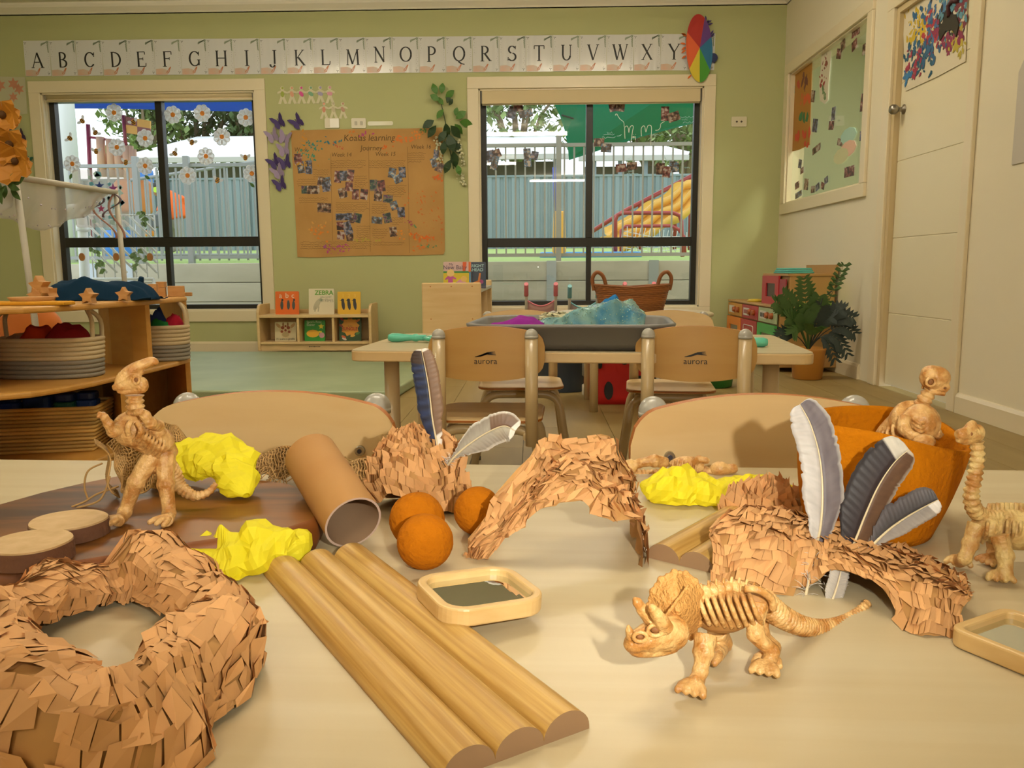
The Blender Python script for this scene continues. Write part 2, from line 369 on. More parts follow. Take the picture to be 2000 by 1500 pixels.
h = B().lathe([(.026, 0), (.026, .006), (.012, .012), (.011, .03), (.018, .036), (.026, .05), (.026, .066), (.018, .076), (.002, .078)], 20)
for p in h.v: p.xyz = (-p.z, p.x, p.y)
ho = h.obj('door_handle', m_st, dt); ho.location = Vector((WX+.03, 4.535, 1.49))-od
# ceiling battens: the room's own lights
m_diff = mat('lit_diffuser', 'fff5df', .5, emit=BATTEN_E)
for k, (x, y, lab) in enumerate([(-.1, 1.3, 'over the near tables'), (-2.6, 1.3, 'over the curved shelf unit'), (-1.9, 4.3, 'over the green mat'), (.5, 4.3, 'over the round table'),
                                 (.55, -5, 'in the rear row beside the right wall'), (-2.4, -5, 'in the rear row towards the left wall'), (-.9, -2, 'behind the camera position')]):
    t = thing('batten_light', 'white linear ceiling batten light '+lab, 'light', (x, y, CZ), group='ceiling battens')
    for sx in (-.5, .5): B().cyl((sx, 0, 0), (sx, 0, -.1), .005, n=8).obj('added_drop_rod', m_white, t)  # rods added to hang the battens lower and light the ceiling
    B().prism([(-.018, -.09), (.018, -.09), (.018, -.105), (-.018, -.105)], -.62, .62, FR((0, 0, 0), (0, 1, 0), (0, 0, 1), (1, 0, 0))).obj('housing', m_white, t)
    B().prism([(-.04, -.105), (.04, -.105), (.05, -.125), (.036, -.145), (-.036, -.145), (-.05, -.125)], -.6, .6, FR((0, 0, 0), (0, 1, 0), (0, 0, 1), (1, 0, 0))).obj('diffuser', m_diff, t)
# ================================================================== outdoors
m_turf = mat('artificial_turf', '7f9a4a', .9, var=('a8bd6c', 30, (1, 1, 1), .8), bump=(400, .4))
def turf_z(y): return .75+(y-8.7)*(1.19-.75)/(21-8.7)
struct(B().box2((-20, D+.15, -.12), (16, 8.6, -.06)).obj('path_outside', mat('concrete_path', 'b9b4a6', .9, var=('a8a394', 6, (1, 1, 1)))))
struct(B().add([(-30, 8.62, .74), (30, 8.62, .74), (30, 21, 1.19), (-30, 21, 1.19), (30, 60, 1.3), (-30, 60, 1.3)], [(0, 1, 2, 3), (3, 2, 4, 5)]).obj('lawn', m_turf))
rw = thing('retaining_wall', 'grey concrete sleeper retaining wall with steel posts outside the windows', 'wall', (0, 8.6, 0))
m_slp = mat('concrete_sleeper', 'cfc8b4', .9, var=('b0a994', 2.2, (.5, 1, 2), .7), bump=(25, .3)); m_gal = mat('galvanised_steel', 'b4bcc0', .35, .5)
slp = None
posts = [-5.95, -3.95, -2.0, -.15, at_y(1077, 520, 8.55).x, at_y(1277, 520, 8.55).x, 3.4]
posts = [-6.3, -4.25, at_y(290, 540, 8.55).x-.6, -.62, at_y(1077, 520, 8.55).x, at_y(1277, 520, 8.55).x, 3.35]
for i in range(len(posts)-1):
    for j in range(5):
        w_ = posts[i+1]-posts[i]-.012; z = .745-.203*j
        B().box((0, 0, 0), (w_, .075, .198)).obj('sleeper', m_slp, rw, bevel=.006).location = ((posts[i]+posts[i+1])/2, random.uniform(-.004, .004), z-.1)
for x in posts:
    q = B().box((0, 0, 0), (.10, .012, .98)).box((0, .05, 0), (.01, .1, .98)).obj('steel_post', m_gal, rw); q.location = (x, -.052, .26)
B().box((-1, .075, .24), (12, .05, 1.0)).obj('earth_backing', mat('dark_earth', '3e3a30', .9), rw)
# tubular fence on the wall
m_fen = mat('fence_powdercoat', 'a49f92', .45)
ft = thing('tubular_fence', 'beige tubular pool fence standing on the retaining wall', 'fence', (0, 8.68, .75))
zt = 1.93-.75
B().box((1, 0, zt), (5.2, .035, .035)).box((1, 0, .06), (5.2, .035, .035)).obj('rail', m_fen, ft)
bar = B().box((0, 0, zt/2+.03), (.017, .017, zt-.05)).obj('bar', m_fen, ft); bm_ = bar.data
x0 = at_y(950, 400, 8.68).x; bar.location.x = x0
for i in range(-6, 27):
    if i == 0: continue
    q = bpy.data.objects.new('bar', bm_); COL.objects.link(q); q.parent = ft; q.location.x = x0+i*.1015
B().box((at_y(1091, 400, 8.66).x, -.02, .6), (.055, .055, 1.35)).obj('post', m_fen, ft, bevel=.004)
f2 = thing('grey_fence', 'grey tubular fence running past the daisy sticker window', 'fence', (0, 8.7, .75)); m_f2 = mat('fence_grey', '9a9d9c', .45)
zl = at_y(230, 324, 8.7).z-.75
B().box((-3.6, 0, zl), (4.2, .035, .035)).box((-3.6, 0, .06), (4.2, .035, .035)).obj('rail', m_f2, f2)
q0 = B().box((0, 0, zl/2), (.017, .017, zl-.05)).obj('bar', m_f2, f2); q0.location.x = -5.7
for i in range(1, 41):
    q = bpy.data.objects.new('bar', q0.data); COL.objects.link(q); q.parent = f2; q.location.x = -5.7+i*.103
for px in (268, 367): B().box((at_y(px, 400, 8.66).x, -.02, zl/2+.03), (.06, .06, zl+.12)).obj('post', m_f2, f2, bevel=.004)
f3 = thing('raking_fence', 'grey tubular fence panel running up the slope behind', 'fence', (0, 0, 0))
pa, pb = at_y(255, 352, 9.3), at_y(520, 313, 9.7)
def fz(t): return pa.lerp(pb, t)
B().tube([pa, pb], .02, 6).tube([pa-Vector((0, 0, pa.z-.85)), pb-Vector((0, 0, pb.z-.85))], .02, 6).obj('rail', m_f2, f3)
for i in range(21):
    p = fz(i/20); B().box((0, 0, 0), (.017, .017, p.z-.85)).obj('bar', m_f2, f3).location = (p.x, p.y, (p.z+.85)/2)
# steel sheet boundary fence
m_cb = mat('blue_grey_steel', '6f8083', .5, var=('7d8d90', .8, (1, 1, .3), .6)); cf = thing('steel_sheet_fence', 'blue grey ribbed steel boundary fence behind the lawn', 'fence', (0, 21, 1.1))
prof = []
for i in range(12):
    x = i*.2; prof += [(x, 0), (x+.07, 0), (x+.085, .035), (x+.185, .035)]
me_p = None
for k in range(-5, 4):
    b = B(); n = len(prof)
    b.add([(u, -w, z) for z in (.02, 1.86) for u, w in prof], [(i, i+1, n+i+1, n+i) for i in range(n-1)])
    if me_p is None: q = b.obj('fence_sheet', m_cb, cf); me_p = q.data
    else: q = bpy.data.objects.new('fence_sheet', me_p); COL.objects.link(q); q.parent = cf
    q.location = (k*2.4, 0, 0)
    B().box((k*2.4-.01, -.03, .95), (.06, .06, 1.92)).obj('fence_post', m_cb, cf)
B().box((-1, -.02, 1.88), (22, .06, .05)).box((-1, -.02, .05), (22, .05, .08)).obj('fence_rail', m_cb, cf)
# neighbour's roofs
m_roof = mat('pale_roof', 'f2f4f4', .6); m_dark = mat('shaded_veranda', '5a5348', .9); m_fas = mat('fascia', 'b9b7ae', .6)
def house(name, label, pl, pr, ridge, Y, dep):
    a, c = at_y(*pl, Y), at_y(*pr, Y); t = thing(name, label, 'house', (a.x, Y, 0))
    o_ = Vector((a.x, Y, 0)); zr = ridge
    v = [a, c, Vector((c.x-.5, Y+dep, zr)), Vector((a.x+.5, Y+dep, zr))]
    lo(B().add(v+[p+Vector((0, .05, .12)) for p in v], [(0, 1, 2, 3), (7, 6, 5, 4), (0, 4, 5, 1), (1, 5, 6, 2), (2, 6, 7, 3), (3, 7, 4, 0)]), t, 'roof', m_roof, o_)
    lo(B().box(((a.x+c.x)/2, Y-.05, (a.z+c.z)/2-.03), (c.x-a.x, .12, .16)), t, 'gutter', m_fas, o_)
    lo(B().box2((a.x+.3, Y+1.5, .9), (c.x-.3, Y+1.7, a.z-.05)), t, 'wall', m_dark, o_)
    for i in range(4):
        x = lerp(a.x+.5, c.x-.5, i/3); lo(B().box((x, Y+.15, (a.z+1)/2), (.12, .12, a.z-1)), t, 'veranda_post', mat('veranda_post_paint', '7f8a90', .6), o_)
    return t
house('neighbour_house', 'white roofed house behind the steel fence, seen through both windows', (250, 308), (1115, 308), 5.6, 27, 4.5)
house('neighbour_shed', 'low white gabled roof behind the fence near the slide', (1130, 311), (1345, 303), 4.75, 26, 2.8)
# trees
m_leaf = mat('eucalypt_leaf', '7c8f55', .7, island=.35); m_leaf2 = mat('dark_leaf', '4e6138', .7, island=.35); m_bark = mat('bark', '7b6a52', .9)
def tree(px, py, Y, rad, n, m, label):
    c = at_y(px, py, Y); t = thing('gum_tree', label, 'tree', (c.x, Y, 1.2), group='trees beyond the fence')
    b = B()
    for i in range(n):
        while True:
            p = Vector((random.uniform(-1, 1), random.uniform(-1, 1), random.uniform(-1, 1)))
            if p.length < 1: break
        if noise.noise(p*2.3+Vector((px, 0, 0))) < -.12: continue
        p = Vector((p.x*rad[0], p.y*rad[1], p.z*rad[2]+c.z-1.2)); s_ = random.uniform(.10, .26)
        u = Vector((random.uniform(-1, 1), random.uniform(-1, 1), random.uniform(-1, 1))).normalized(); w_ = ortho(u)[0]
        b.add([p-u*s_, p+w_*s_*.5, p+u*s_, p-w_*s_*.5], [(0, 1, 2, 3)])
    q = b.obj('crown', m, t); q['kind'] = 'stuff'
    bt = B().tube([(0, 0, -.3), (.1, 0, (c.z-1.2)*.5), (-.1, .1, c.z-1.2)], [.25, .2, .1], 8)
    for k in range(5): a = k*1.3; bt.tube([(0, 0, (c.z-1.2)*.55), (math.cos(a)*rad[0]*.35, math.sin(a)*.5, c.z-1.2), (math.cos(a)*rad[0]*.6, math.sin(a), c.z-1.2+rad[2]*.4)], [.1, .07, .03], 6)
    bt.obj('trunk', m_bark, t)
tree(1010, 225, 32, (2.6, 1.6, 2.0), 2300, m_leaf, 'grey green gum tree above the white roof in the slide window')
tree(1340, 262, 34, (1.6, 1.5, 1.6), 1300, m_leaf, 'sunlit gum tree at the far corner beside the green shade sail')
tree(1270, 262, 36, (2.0, 1.2, 1.3), 1300, m_leaf, 'gum tree rising behind the low gabled roof')
tree(385, 235, 33, (3.0, 1.6, 1.7), 2800, m_leaf2, 'dark leafy tree behind the largest daisy stickers')
tree(278, 250, 31, (1.6, 1.4, 1.7), 1500, m_leaf, 'yellow green tree behind the checked play panel')
tree(490, 240, 33, (1.7, 1.4, 2.0), 1500, m_leaf2, 'dark leafy tree at the inner end of the daisy sticker window')
# shade sails
def sail(name, label, col, pts, thick=.02):
    m = mat(name+'_cloth', col, .8, bump=(90, .2)); nt = m.node_tree
    tl = nt.nodes.new('ShaderNodeBsdfTranslucent'); tl.inputs[0].default_value = C(col); mx = nt.nodes.new('ShaderNodeMixShader'); mx.inputs[0].default_value = .55
    nt.links.new(nt.nodes['Principled BSDF'].outputs[0], mx.inputs[1]); nt.links.new(tl.outputs[0], mx.inputs[2]); nt.links.new(mx.outputs[0], nt.nodes['Material Output'].inputs[0])
    P = [at_y(x, y, Y) for x, y, Y in pts]; o_ = P[0]; n = len(P)
    b = B().add([p-o_ for p in P]+[p-o_+Vector((0, .01, .02)) for p in P], [tuple(range(n)), tuple(range(n, 2*n))[::-1]]+[(i, n+i, n+(i+1) % n, (i+1) % n) for i in range(n)])
    q = b.obj(name, m); q.location = o_; k_ = P[-2 if 'green' in name else -2]-o_; B().cyl(k_, Vector((k_.x, k_.y, .6-o_.z)), .06, n=12).obj('sail_post', m_gal, q); return tag(q, label, 'shade sail')
sail('green_shade_sail', 'green shade sail with curved edge outside the slide window', '1d8f6c', [(1078, 194, 12), (1092, 222, 12), (1103, 255, 12.1), (1109, 285, 12.2), (1111, 313, 12.3), (1165, 292, 12.6), (1250, 268, 13), (1330, 247, 13.5), (1392, 232, 14), (1400, 120, 12.5), (1080, 120, 11.5)])
sail('blue_shade_sail', 'blue shade sail across the top of the daisy sticker window', '2f6fd0', [(95, 213, 14), (170, 212, 14), (260, 213, 14), (420, 217, 14), (530, 219, 14), (530, 110, 11), (90, 110, 11)])
B().tube([at_y(1097, 225, 11.9)-CAM*0, at_y(1150, 240, 12.4), at_y(1230, 253, 12.8)], .012, 5).obj('sail_cable', m_black); tag(bpy.data.objects['sail_cable'], 'thin dark cable slung below the green shade sail', 'cable')
# slide, goal, pole
m_yel = mat('slide_plastic', 'e6b24c', .4); m_red = mat('red_steel', '9c2f2c', .4)
st = thing('playground_slide', 'yellow double wave slide beside a red stair rail', 'slide', (3, 13, 1)); so = st.location
prf = [(1180, 462), (1210, 448), (1240, 430), (1262, 412), (1285, 405), (1303, 392), (1318, 375), (1340, 372), (1362, 368)]
for k in range(3):
    pts = [at_y(x+12*k, y+17*k*.9, 12.6-.25*k)-so for x, y in prf]; b = B()
    pts = spline(pts, 4); dv = Vector((.1, -.32, 0)); up_ = Vector((0, 0, .13)); n = len(pts)
    pr_ = [(0, 1), (.05, .35), (.3, 0), (.7, 0), (.95, .35), (1, 1)]
    b.grid(lambda u, v: pts[min(int(u*(n-1)+.5), n-1)]+dv*(pr_[min(int(v*5+.5), 5)][0])+up_*pr_[min(int(v*5+.5), 5)][1], n-1, 5)
    b.obj('chute', m_yel, st, solid=.03)
lo(B().box2(at_y(1172, 470, 12.4), at_y(1200, 464, 12.0)+Vector((0, 0, .02))), st, 'run_out', m_yel, so)
lo(B().tube([at_y(1150, 456, 13.2), at_y(1220, 412, 13.2), at_y(1352, 343, 13.2)], .035, 8), st, 'handrail', m_red, so)
for px, py in ((1250, 396), (1320, 360), (1350, 345)): p = at_y(px, py, 13.2); lo(B().cyl(p, Vector((p.x, p.y, .95)), .03, n=8), st, 'rail_post', m_red, so)
gt = thing('toy_goal', 'red tube toy soccer goal with white net on the lawn', 'goal', at_y(1268, 503, 10.6)); go = gt.location
def P_(x, y, Y): return at_y(x, y, Y)-go
fr_ = [P_(1202, 503, 10.6), P_(1202, 430, 10.6), P_(1206, 420, 10.6), P_(1218, 416, 10.6), P_(1315, 416, 10.6), P_(1327, 421, 10.6), P_(1331, 432, 10.6), P_(1333, 505, 10.6)]
B().tube(fr_, .026, 8).obj('front_frame', m_red, gt)
bk_ = [P_(1213, 500, 11.6), P_(1213, 450, 11.6), P_(1222, 442, 11.6), P_(1310, 441, 11.6), P_(1325, 448, 11.6), P_(1336, 462, 11.6), P_(1338, 498, 11.6)]
B().tube(bk_, .024, 8).tube([fr_[0], bk_[0]], .02, 6).tube([fr_[-1], bk_[-1]], .02, 6).obj('back_frame', m_red, gt)
b = B()
for i in range(15):
    t = i/14; a = bk_[1].lerp(bk_[5], t); c = bk_[0].lerp(bk_[6], t); b.tube([a+Vector((0, -.2, .05)), a.lerp(c, .5)+Vector((.03*math.sin(i), 0, 0)), c], .005, 4)
    a2 = fr_[0].lerp(bk_[0], t); c2 = fr_[-1].lerp(bk_[-1], t)
for i in range(7):
    t = i/6; a = bk_[1].lerp(bk_[0], t); c = bk_[5].lerp(bk_[6], t); b.tube([a, a.lerp(c, .5)-Vector((0, 0, .05)), c], .005, 4)
b.obj('net', mat('net_white', 'e6e6e0', .7), gt)
pt = thing('padded_pole', 'blue pole with a yellow padded base behind the fence post', 'pole', at_y(1090, 497, 10.5)); po = pt.location
lo(B().cyl(at_y(1083, 327, 10.5), at_y(1086, 430, 10.5), .028, n=10), pt, 'pole', mat('blue_plastic', '3b52b4', .4), po)
lo(B().prism([(-.09, 0), (.09, 0), (.07, .56), (-.07, .56)], -.05, .05, wallF(at_y(1092, 497, 10.5).x, at_y(1092, 497, 10.5).z-.02, 10.5)), pt, 'pad', mat('yellow_foam', 'e8a83e', .6), po, bevel=.02)
tag(B().prism(rrect(1.3, .9, .1), -.04, .04).obj('sand_tray', mat('blue_tray', '3f8fd0', .4), bevel=.02), 'flat blue plastic tray on the lawn before the slide', 'tray').location = at_y(1150, 499, 10.9)
# playground on the left
m_mar = mat('maroon_steel', '8e2b45', .4); m_wd = mat('timber_post', 'd8a888', .7); m_or = mat('orange_panel', 'e8a54a', .5)
tw = thing('play_tower', 'maroon post play tower with checked panel and timber posts', 'playground', at_y(200, 480, 14)); to = tw.location
def ptube(a, c, r, m, n, Y=14): lo(B().cyl(at_y(*a, Y), at_y(*c, Y), r, n=10), tw, n, m, to)
ptube((131, 150), (137, 300), .04, m_mar, 'post'); ptube((136, 300), (143, 480), .05, m_mar, 'post'); ptube((172, 243), (182, 480), .035, m_mar, 'post'); ptube((241, 225), (246, 290), .03, m_mar, 'post')
ptube((176, 268), (240, 277), .02, m_mar, 'cross_bar')
for px, ty, by in ((197, 268, 345), (216, 272, 345), (231, 290, 345), (248, 285, 360), (256, 285, 395), (262, 292, 395)): ptube((px-1, ty), (px+3, by), .07 if px < 250 else .045, m_wd, 'timber_post')
P = [at_y(x, y, 14) for x, y in ((243, 227), (293, 236), (293, 266), (243, 259))]
for i in range(2):
    for j in range(2):
        cq = [P[0].lerp(P[1], (i+a)/2).lerp(P[3].lerp(P[2], (i+a)/2), (j+c)/2) for a, c in ((0, 0), (1, 0), (1, 1), (0, 1))]
        lo(B().add(cq+[p+Vector((0, .04, 0)) for p in cq], [(0, 1, 2, 3), (7, 6, 5, 4), (0, 4, 5, 1), (1, 5, 6, 2), (2, 6, 7, 3), (3, 7, 4, 0)]), tw, 'check_panel', mat('maroon_panel', '8f4a44', .5) if (i+j) % 2 == 0 else m_or, to)
for k, (a, c, m) in enumerate((((123, 290), (150, 340), mat('brown_panel', '9a5a44', .6)), ((205, 300), (262, 345), mat('rust_panel', '8e4438', .6)), ((118, 395), (150, 470), mat('red_panel', 'cf2f3c', .5)))):
    p, q = at_y(*a, 14.3), at_y(*c, 14.3); lo(B().box2((p.x, 14.3, q.z), (q.x, 14.4, p.z)), tw, 'tower_panel', m, to)
tag(B().cyl((0, 0, 0), (0, 0, 4.4), .10, n=20).obj('white_column', mat('white_steel', 'd4d6d2', .5)), 'white round veranda column outside the daisy sticker window', 'column').location = at_y(155, 560, 9.6)-Vector((0, 0, .1))
for k, (px, py, r, col, lab) in enumerate(((262, 385, .28, 'd9823c', 'orange striped play drum beside the timber posts'), (238, 482, .3, '3f86d8', 'blue play tub on the lawn below the rail'), (279, 350, .55, '2f74c8', 'blue climbing panel beyond the grey fence'))):
    t = B(); Y = 13 if k < 2 else 20
    if k < 2: t.lathe([(r*.86, -.25), (r, -.2), (r*.95, 0), (r, .2), (r*.86, .25)], 20)
    else: t.prism(rrect(.5, .5, .1), -.04, .04, FR((0, 0, 0), (1, 0, 0), (0, 0, 1), (0, -1, 0)))
    q = t.obj(['play_drum', 'play_tub', 'climbing_panel'][k], mat('play_'+col, col, .5)); q.location = at_y(px, py, Y); tag(q, lab, ['drum', 'tub', 'panel'][k])
    if k != 1: B().cyl((0, 0, -.2), (0, 0, .88+(.25 if k == 2 else 0)-q.location.z), .05, n=10).obj('stand', m_gal, q)
dp = thing('white_downpipe', 'white rainwater downpipe with curved elbow close outside the window', 'pipe', at_y(150, 590, 7.6)); dq = dp.location
lo(B().tube(spline([at_y(128, 418, 7.6), at_y(140, 408, 7.6), at_y(152, 412, 7.6), at_y(160, 430, 7.6), at_y(163, 480, 7.6), at_y(168, 590, 7.6), Vector((at_y(169, 600, 7.6).x, 7.6, -.06))], 5), .045, 14), dp, 'pipe', mat('white_plastic', 'e3e5e6', .4), dq)
lo(B().cyl(at_y(161, 440, 7.6), at_y(161, 452, 7.6), .055, n=14), dp, 'collar', mat('white_plastic', 'e3e5e6', .4), dq)
tr_ = thing('trellis', 'white diamond trellis with climbing leaves below the window rail', 'trellis', at_y(230, 546, 7.4)); tq = tr_.location; m_tw = mat('trellis_white', 'dcdcd8', .6)
tl_, tr2, bl_, br_ = at_y(172, 420, 7.4), at_y(300, 420, 7.4), at_y(180, 545, 7.4), at_y(300, 545, 7.4)
for i in range(11):
    t = (i-4)/6.5
    for s_ in (1,):
        a = tl_.lerp(tr2, t); c = a+(br_-tl_)*.9
        k0 = max(0, (tl_.x-a.x)/(c.x-a.x)); k1 = min(1, (tr2.x-a.x)/(c.x-a.x))
        if k1 > k0: lo(B().tube([a.lerp(c, k0), a.lerp(c, k1)], .011, 4), tr_, 'lath', m_tw, tq)
for i in range(7):
    a = tl_.lerp(tr2, i/6); lo(B().tube([a+Vector((0, .015, 0)), Vector((a.x, a.y+.015, bl_.z))], .006, 4), tr_, 'lath', m_tw, tq)
for q_ in (bl_, br_): lo(B().tube([q_, Vector((q_.x, q_.y, -.06))], .014, 4), tr_, 'trellis_leg', m_tw, tq)
lo(B().tube([bl_, br_], .014, 4).tube([tl_, tr2], .006, 4), tr_, 'edge_lath', m_tw, tq)
b = B()
for px, py in ((175, 470), (185, 472), (192, 468), (275, 420), (282, 440), (285, 430), (268, 505), (265, 520), (262, 500), (190, 520), (200, 530), (198, 515), (272, 490), (180, 488), (190, 496), (285, 505)):
    for k in range(4):
        p = at_y(px+random.uniform(-5, 5), py+random.uniform(-5, 5), 7.36); u = Vector((random.uniform(-1, 1), -.3, random.uniform(-1, 1))).normalized()*.03; w_ = u.cross(Vector((0, 1, 0))).normalized()*.018
        b.add([p-u, p+w_, p+u, p-w_], [(0, 1, 2, 3)])
lo(b, tr_, 'climbing_leaves', mat('climber_leaf', '66804a', .6, island=.3), tq)['kind'] = 'stuff'
# ================================================================== on the walls
def wp(px, py, Y=D): p = at_y(px, py, Y); return (p.x, p.z)
m_ink = mat('black_ink', '1d1b1a', .5); m_card = mat('laminated_card', 'dcdcdc', .12, wave=(2.2, .35, (3, 1, 9)), coat=.6)
m_sage = mat('sage_print', '8f9a86', .35); m_blush = mat('blush_print', 'd8ab92', .35, var=('c9bfb0', 16, (1, 1, 1), .9)); m_rust = mat('rust_print', 'c4794f', .35)
# serif alphabet: l = straight stroke, a = bowl, s = serif
def glyph(ch):
    l = lambda *q: ('l',)+q; a = lambda *q: ('a',)+q; s = lambda x, y, w=.11: ('l', x-w, y, x+w, y, .045)
    k, n = .125, .06
    return {
     'A': [l(.04, 0, .36, 1, n), l(.72, 0, .36, 1, k), l(.18, .36, .56, .36, n), s(.04, 0), s(.72, 0, .13)],
     'B': [l(.14, 0, .14, 1, k), a(.3, .76, .24, .23, -90, 90), a(.32, .26, .28, .25, -90, 90), l(.1, .99, .32, .99, n), l(.14, .52, .32, .52, n), l(.1, .02, .34, .02, n)],
     'C': [a(.44, .5, .36, .5, 40, 320), l(.72, .68, .74, .98, n)],
     'D': [l(.14, 0, .14, 1, k), a(.3, .5, .42, .48, -90, 90), l(.06, .98, .32, .98, n), l(.06, .02, .32, .02, n)],
     'E': [l(.14, 0, .14, 1, k), l(.06, .98, .6, .98, n), l(.06, .02, .64, .02, n), l(.14, .52, .46, .52, n), l(.6, .98, .6, .8, n), l(.64, .02, .66, .24, n), l(.46, .42, .46, .62, .045)],
     'F': [l(.14, 0, .14, 1, k), l(.06, .98, .62, .98, n), l(.14, .52, .48, .52, n), l(.62, .98, .62, .78, n), s(.14, 0, .14), l(.48, .42, .48, .62, .045)],
     'G': [a(.46, .5, .38, .5, 40, 320), l(.74, .7, .76, .97, n), l(.74, .06, .74, .42, k*.9), s(.74, .42, .12)],
     'H': [l(.14, 0, .14, 1, k), l(.72, 0, .72, 1, k), l(.14, .52, .72, .52, n), s(.14, 0), s(.14, 1), s(.72, 0), s(.72, 1)],
     'I': [l(.2, 0, .2, 1, k), s(.2, 0, .14), s(.2, 1, .14)],
     'J': [l(.34, .1, .34, 1, k), a(.18, .08, .17, .2, 180, 350), s(.34, 1, .14)],
     'K': [l(.14, 0, .14, 1, k), l(.14, .4, .62, 1, n), l(.28, .52, .68, 0, k), s(.14, 0), s(.14, 1), s(.62, 1, .1), s(.68, 0, .1)],
     'L': [l(.14, 0, .14, 1, k), l(.06, .02, .62, .02, n), l(.62, .02, .65, .26, n), s(.14, 1, .13)],
     'M': [l(.12, 0, .16, 1, n), l(.16, 1, .46, .04, k), l(.46, .04, .8, 1, n), l(.84, 0, .8, 1, k), s(.12, 0, .1), s(.84, 0, .12), s(.14, 1, .1), s(.84, 1, .1)],
     'N': [l(.14, 0, .14, 1, n), l(.12, 1, .7, 0, k), l(.7, 0, .7, 1, n), s(.14, 0, .1), s(.1, 1, .1), s(.7, 1, .1)],
     'O': [a(.46, .5, .4, .5, 0, 360)], 'Q': [a(.46, .5, .4, .5, 0, 360), l(.4, 0, .62, -.16, k*.8), l(.62, -.16, .84, -.2, n)],
     'P': [l(.14, 0, .14, 1, k), a(.32, .72, .26, .26, -90, 90), l(.06, .98, .34, .98, n), l(.14, .46, .34, .46, n), s(.14, 0, .14)],
     'R': [l(.14, 0, .14, 1, k), a(.3, .74, .24, .24, -90, 90), l(.06, .98, .32, .98, n), l(.14, .5, .32, .5, n), l(.3, .5, .66, .02, k), s(.14, 0, .13), s(.7, .02, .08)],
     'S': [a(.34, .74, .24, .24, 30, 260), a(.34, .26, .27, .26, -150, 85), l(.56, .76, .58, .98, n), l(.06, .02, .08, .26, n)],
     'T': [l(.36, 0, .36, 1, k), l(.02, .98, .7, .98, n), l(.02, .98, .02, .76, n), l(.7, .98, .7, .76, n), s(.36, 0, .14)],
     'U': [l(.14, .3, .14, 1, k), l(.66, .3, .66, 1, n), a(.4, .3, .26, .3, 180, 360), s(.14, 1, .12), s(.66, 1, .1)],
     'V': [l(.06, 1, .38, 0, k), l(.38, 0, .68, 1, n), s(.06, 1, .11), s(.68, 1, .1)],
     'W': [l(.04, 1, .3, 0, k), l(.3, 0, .5, .9, n), l(.46, 1, .72, 0, k), l(.72, 0, .96, 1, n), s(.04, 1, .1), s(.46, 1, .1), s(.96, 1, .08)],
     'X': [l(.08, 1, .66, 0, k), l(.08, 0, .64, 1, n), s(.08, 1, .1), s(.64, 1, .1), s(.08, 0, .1), s(.66, 0, .1)],
     'Y': [l(.04, 1, .38, .46, k), l(.7, 1, .38, .46, n), l(.38, 0, .38, .48, k), s(.04, 1, .11), s(.7, 1, .1), s(.38, 0, .13)],
     'Z': [l(.08, .98, .66, .98, n), l(.66, .98, .06, .02, k), l(.06, .02, .68, .02, n)]}[ch]
def letter(ch, h, fr):
    b = B(); W = {'I': .4, 'J': .5, 'M': .96, 'W': 1, 'O': .92, 'Q': .92, 'G': .86, 'C': .82}.get(ch, .76); z = .0012
    for q in glyph(ch):
        if q[0] == 'l': pts = [(q[1], q[2]), (q[3], q[4])]; w = q[5]
        else:
            n = 20; A = [math.radians(lerp(q[5], q[6], i/n)) for i in range(n+1)]
            pts = [(q[1]+q[3]*.92*math.cos(t), q[2]+q[4]*.95*math.sin(t)) for t in A]; w = [(.055+.075*abs(math.cos(t)))*h for t in A]
        b.ribbon([((x-W/2)*h, (y-.5)*h) for x, y in pts], w if isinstance(w, list) else w*h, fr, z); z += .00002
    return b
def leafpoly(L, w, n=5): return [(L*i/n, w*math.sin(PI*i/n)) for i in range(n+1)]+[(L*i/n, -w*math.sin(PI*i/n)) for i in range(n-1, 0, -1)]
LF = FR((0, 0, 0), (1, 0, 0), (0, 0, 1), (0, -1, 0))
sp = B(); ru = B(); bl = B(); br = B()
for i in range(6):
    a = 3.3+i*.22; sp.prism(rotp(leafpoly(.026, .0055), a, .099-.011*i, .126-.002*i), .0005, .001, LF); sp.prism(rotp(leafpoly(.024, .005), a+.5, .099-.002*i, .122-.012*i), .0005, .001, LF)
for i in range(5):
    ru.prism(rotp(leafpoly(.017, .003), 1.9-.2*i, -.012+.005*i, -.122+.009*i), .0005, .001, LF); ru.prism(rotp(leafpoly(.017, .003), .5+.1*i, -.010+.005*i, -.122+.009*i), .0005, .001, LF)
bl.prism([(-.1, -.131), (-.01, -.131), (-.004, -.11), (-.02, -.092), (-.05, -.084), (-.1, -.088)], .0002, .0005, LF)
for cx, cy in ((-.09, .115), (.085, -.115)):
    for k in range(3): br.prism(rotp(leafpoly(.012, .002), 2.1*k+.4, cx, cy), .0004, .0008, LF)
for i in range(9): br.prism(disc(.0016, 6, .088+.006*math.sin(i*3), .03-.016*i), .0004, .0008, LF)
for i in range(5): br.prism(disc(.0016, 6, -.088+.005*math.sin(i*4), .085-.018*i), .0004, .0008, LF)
sharedm = None
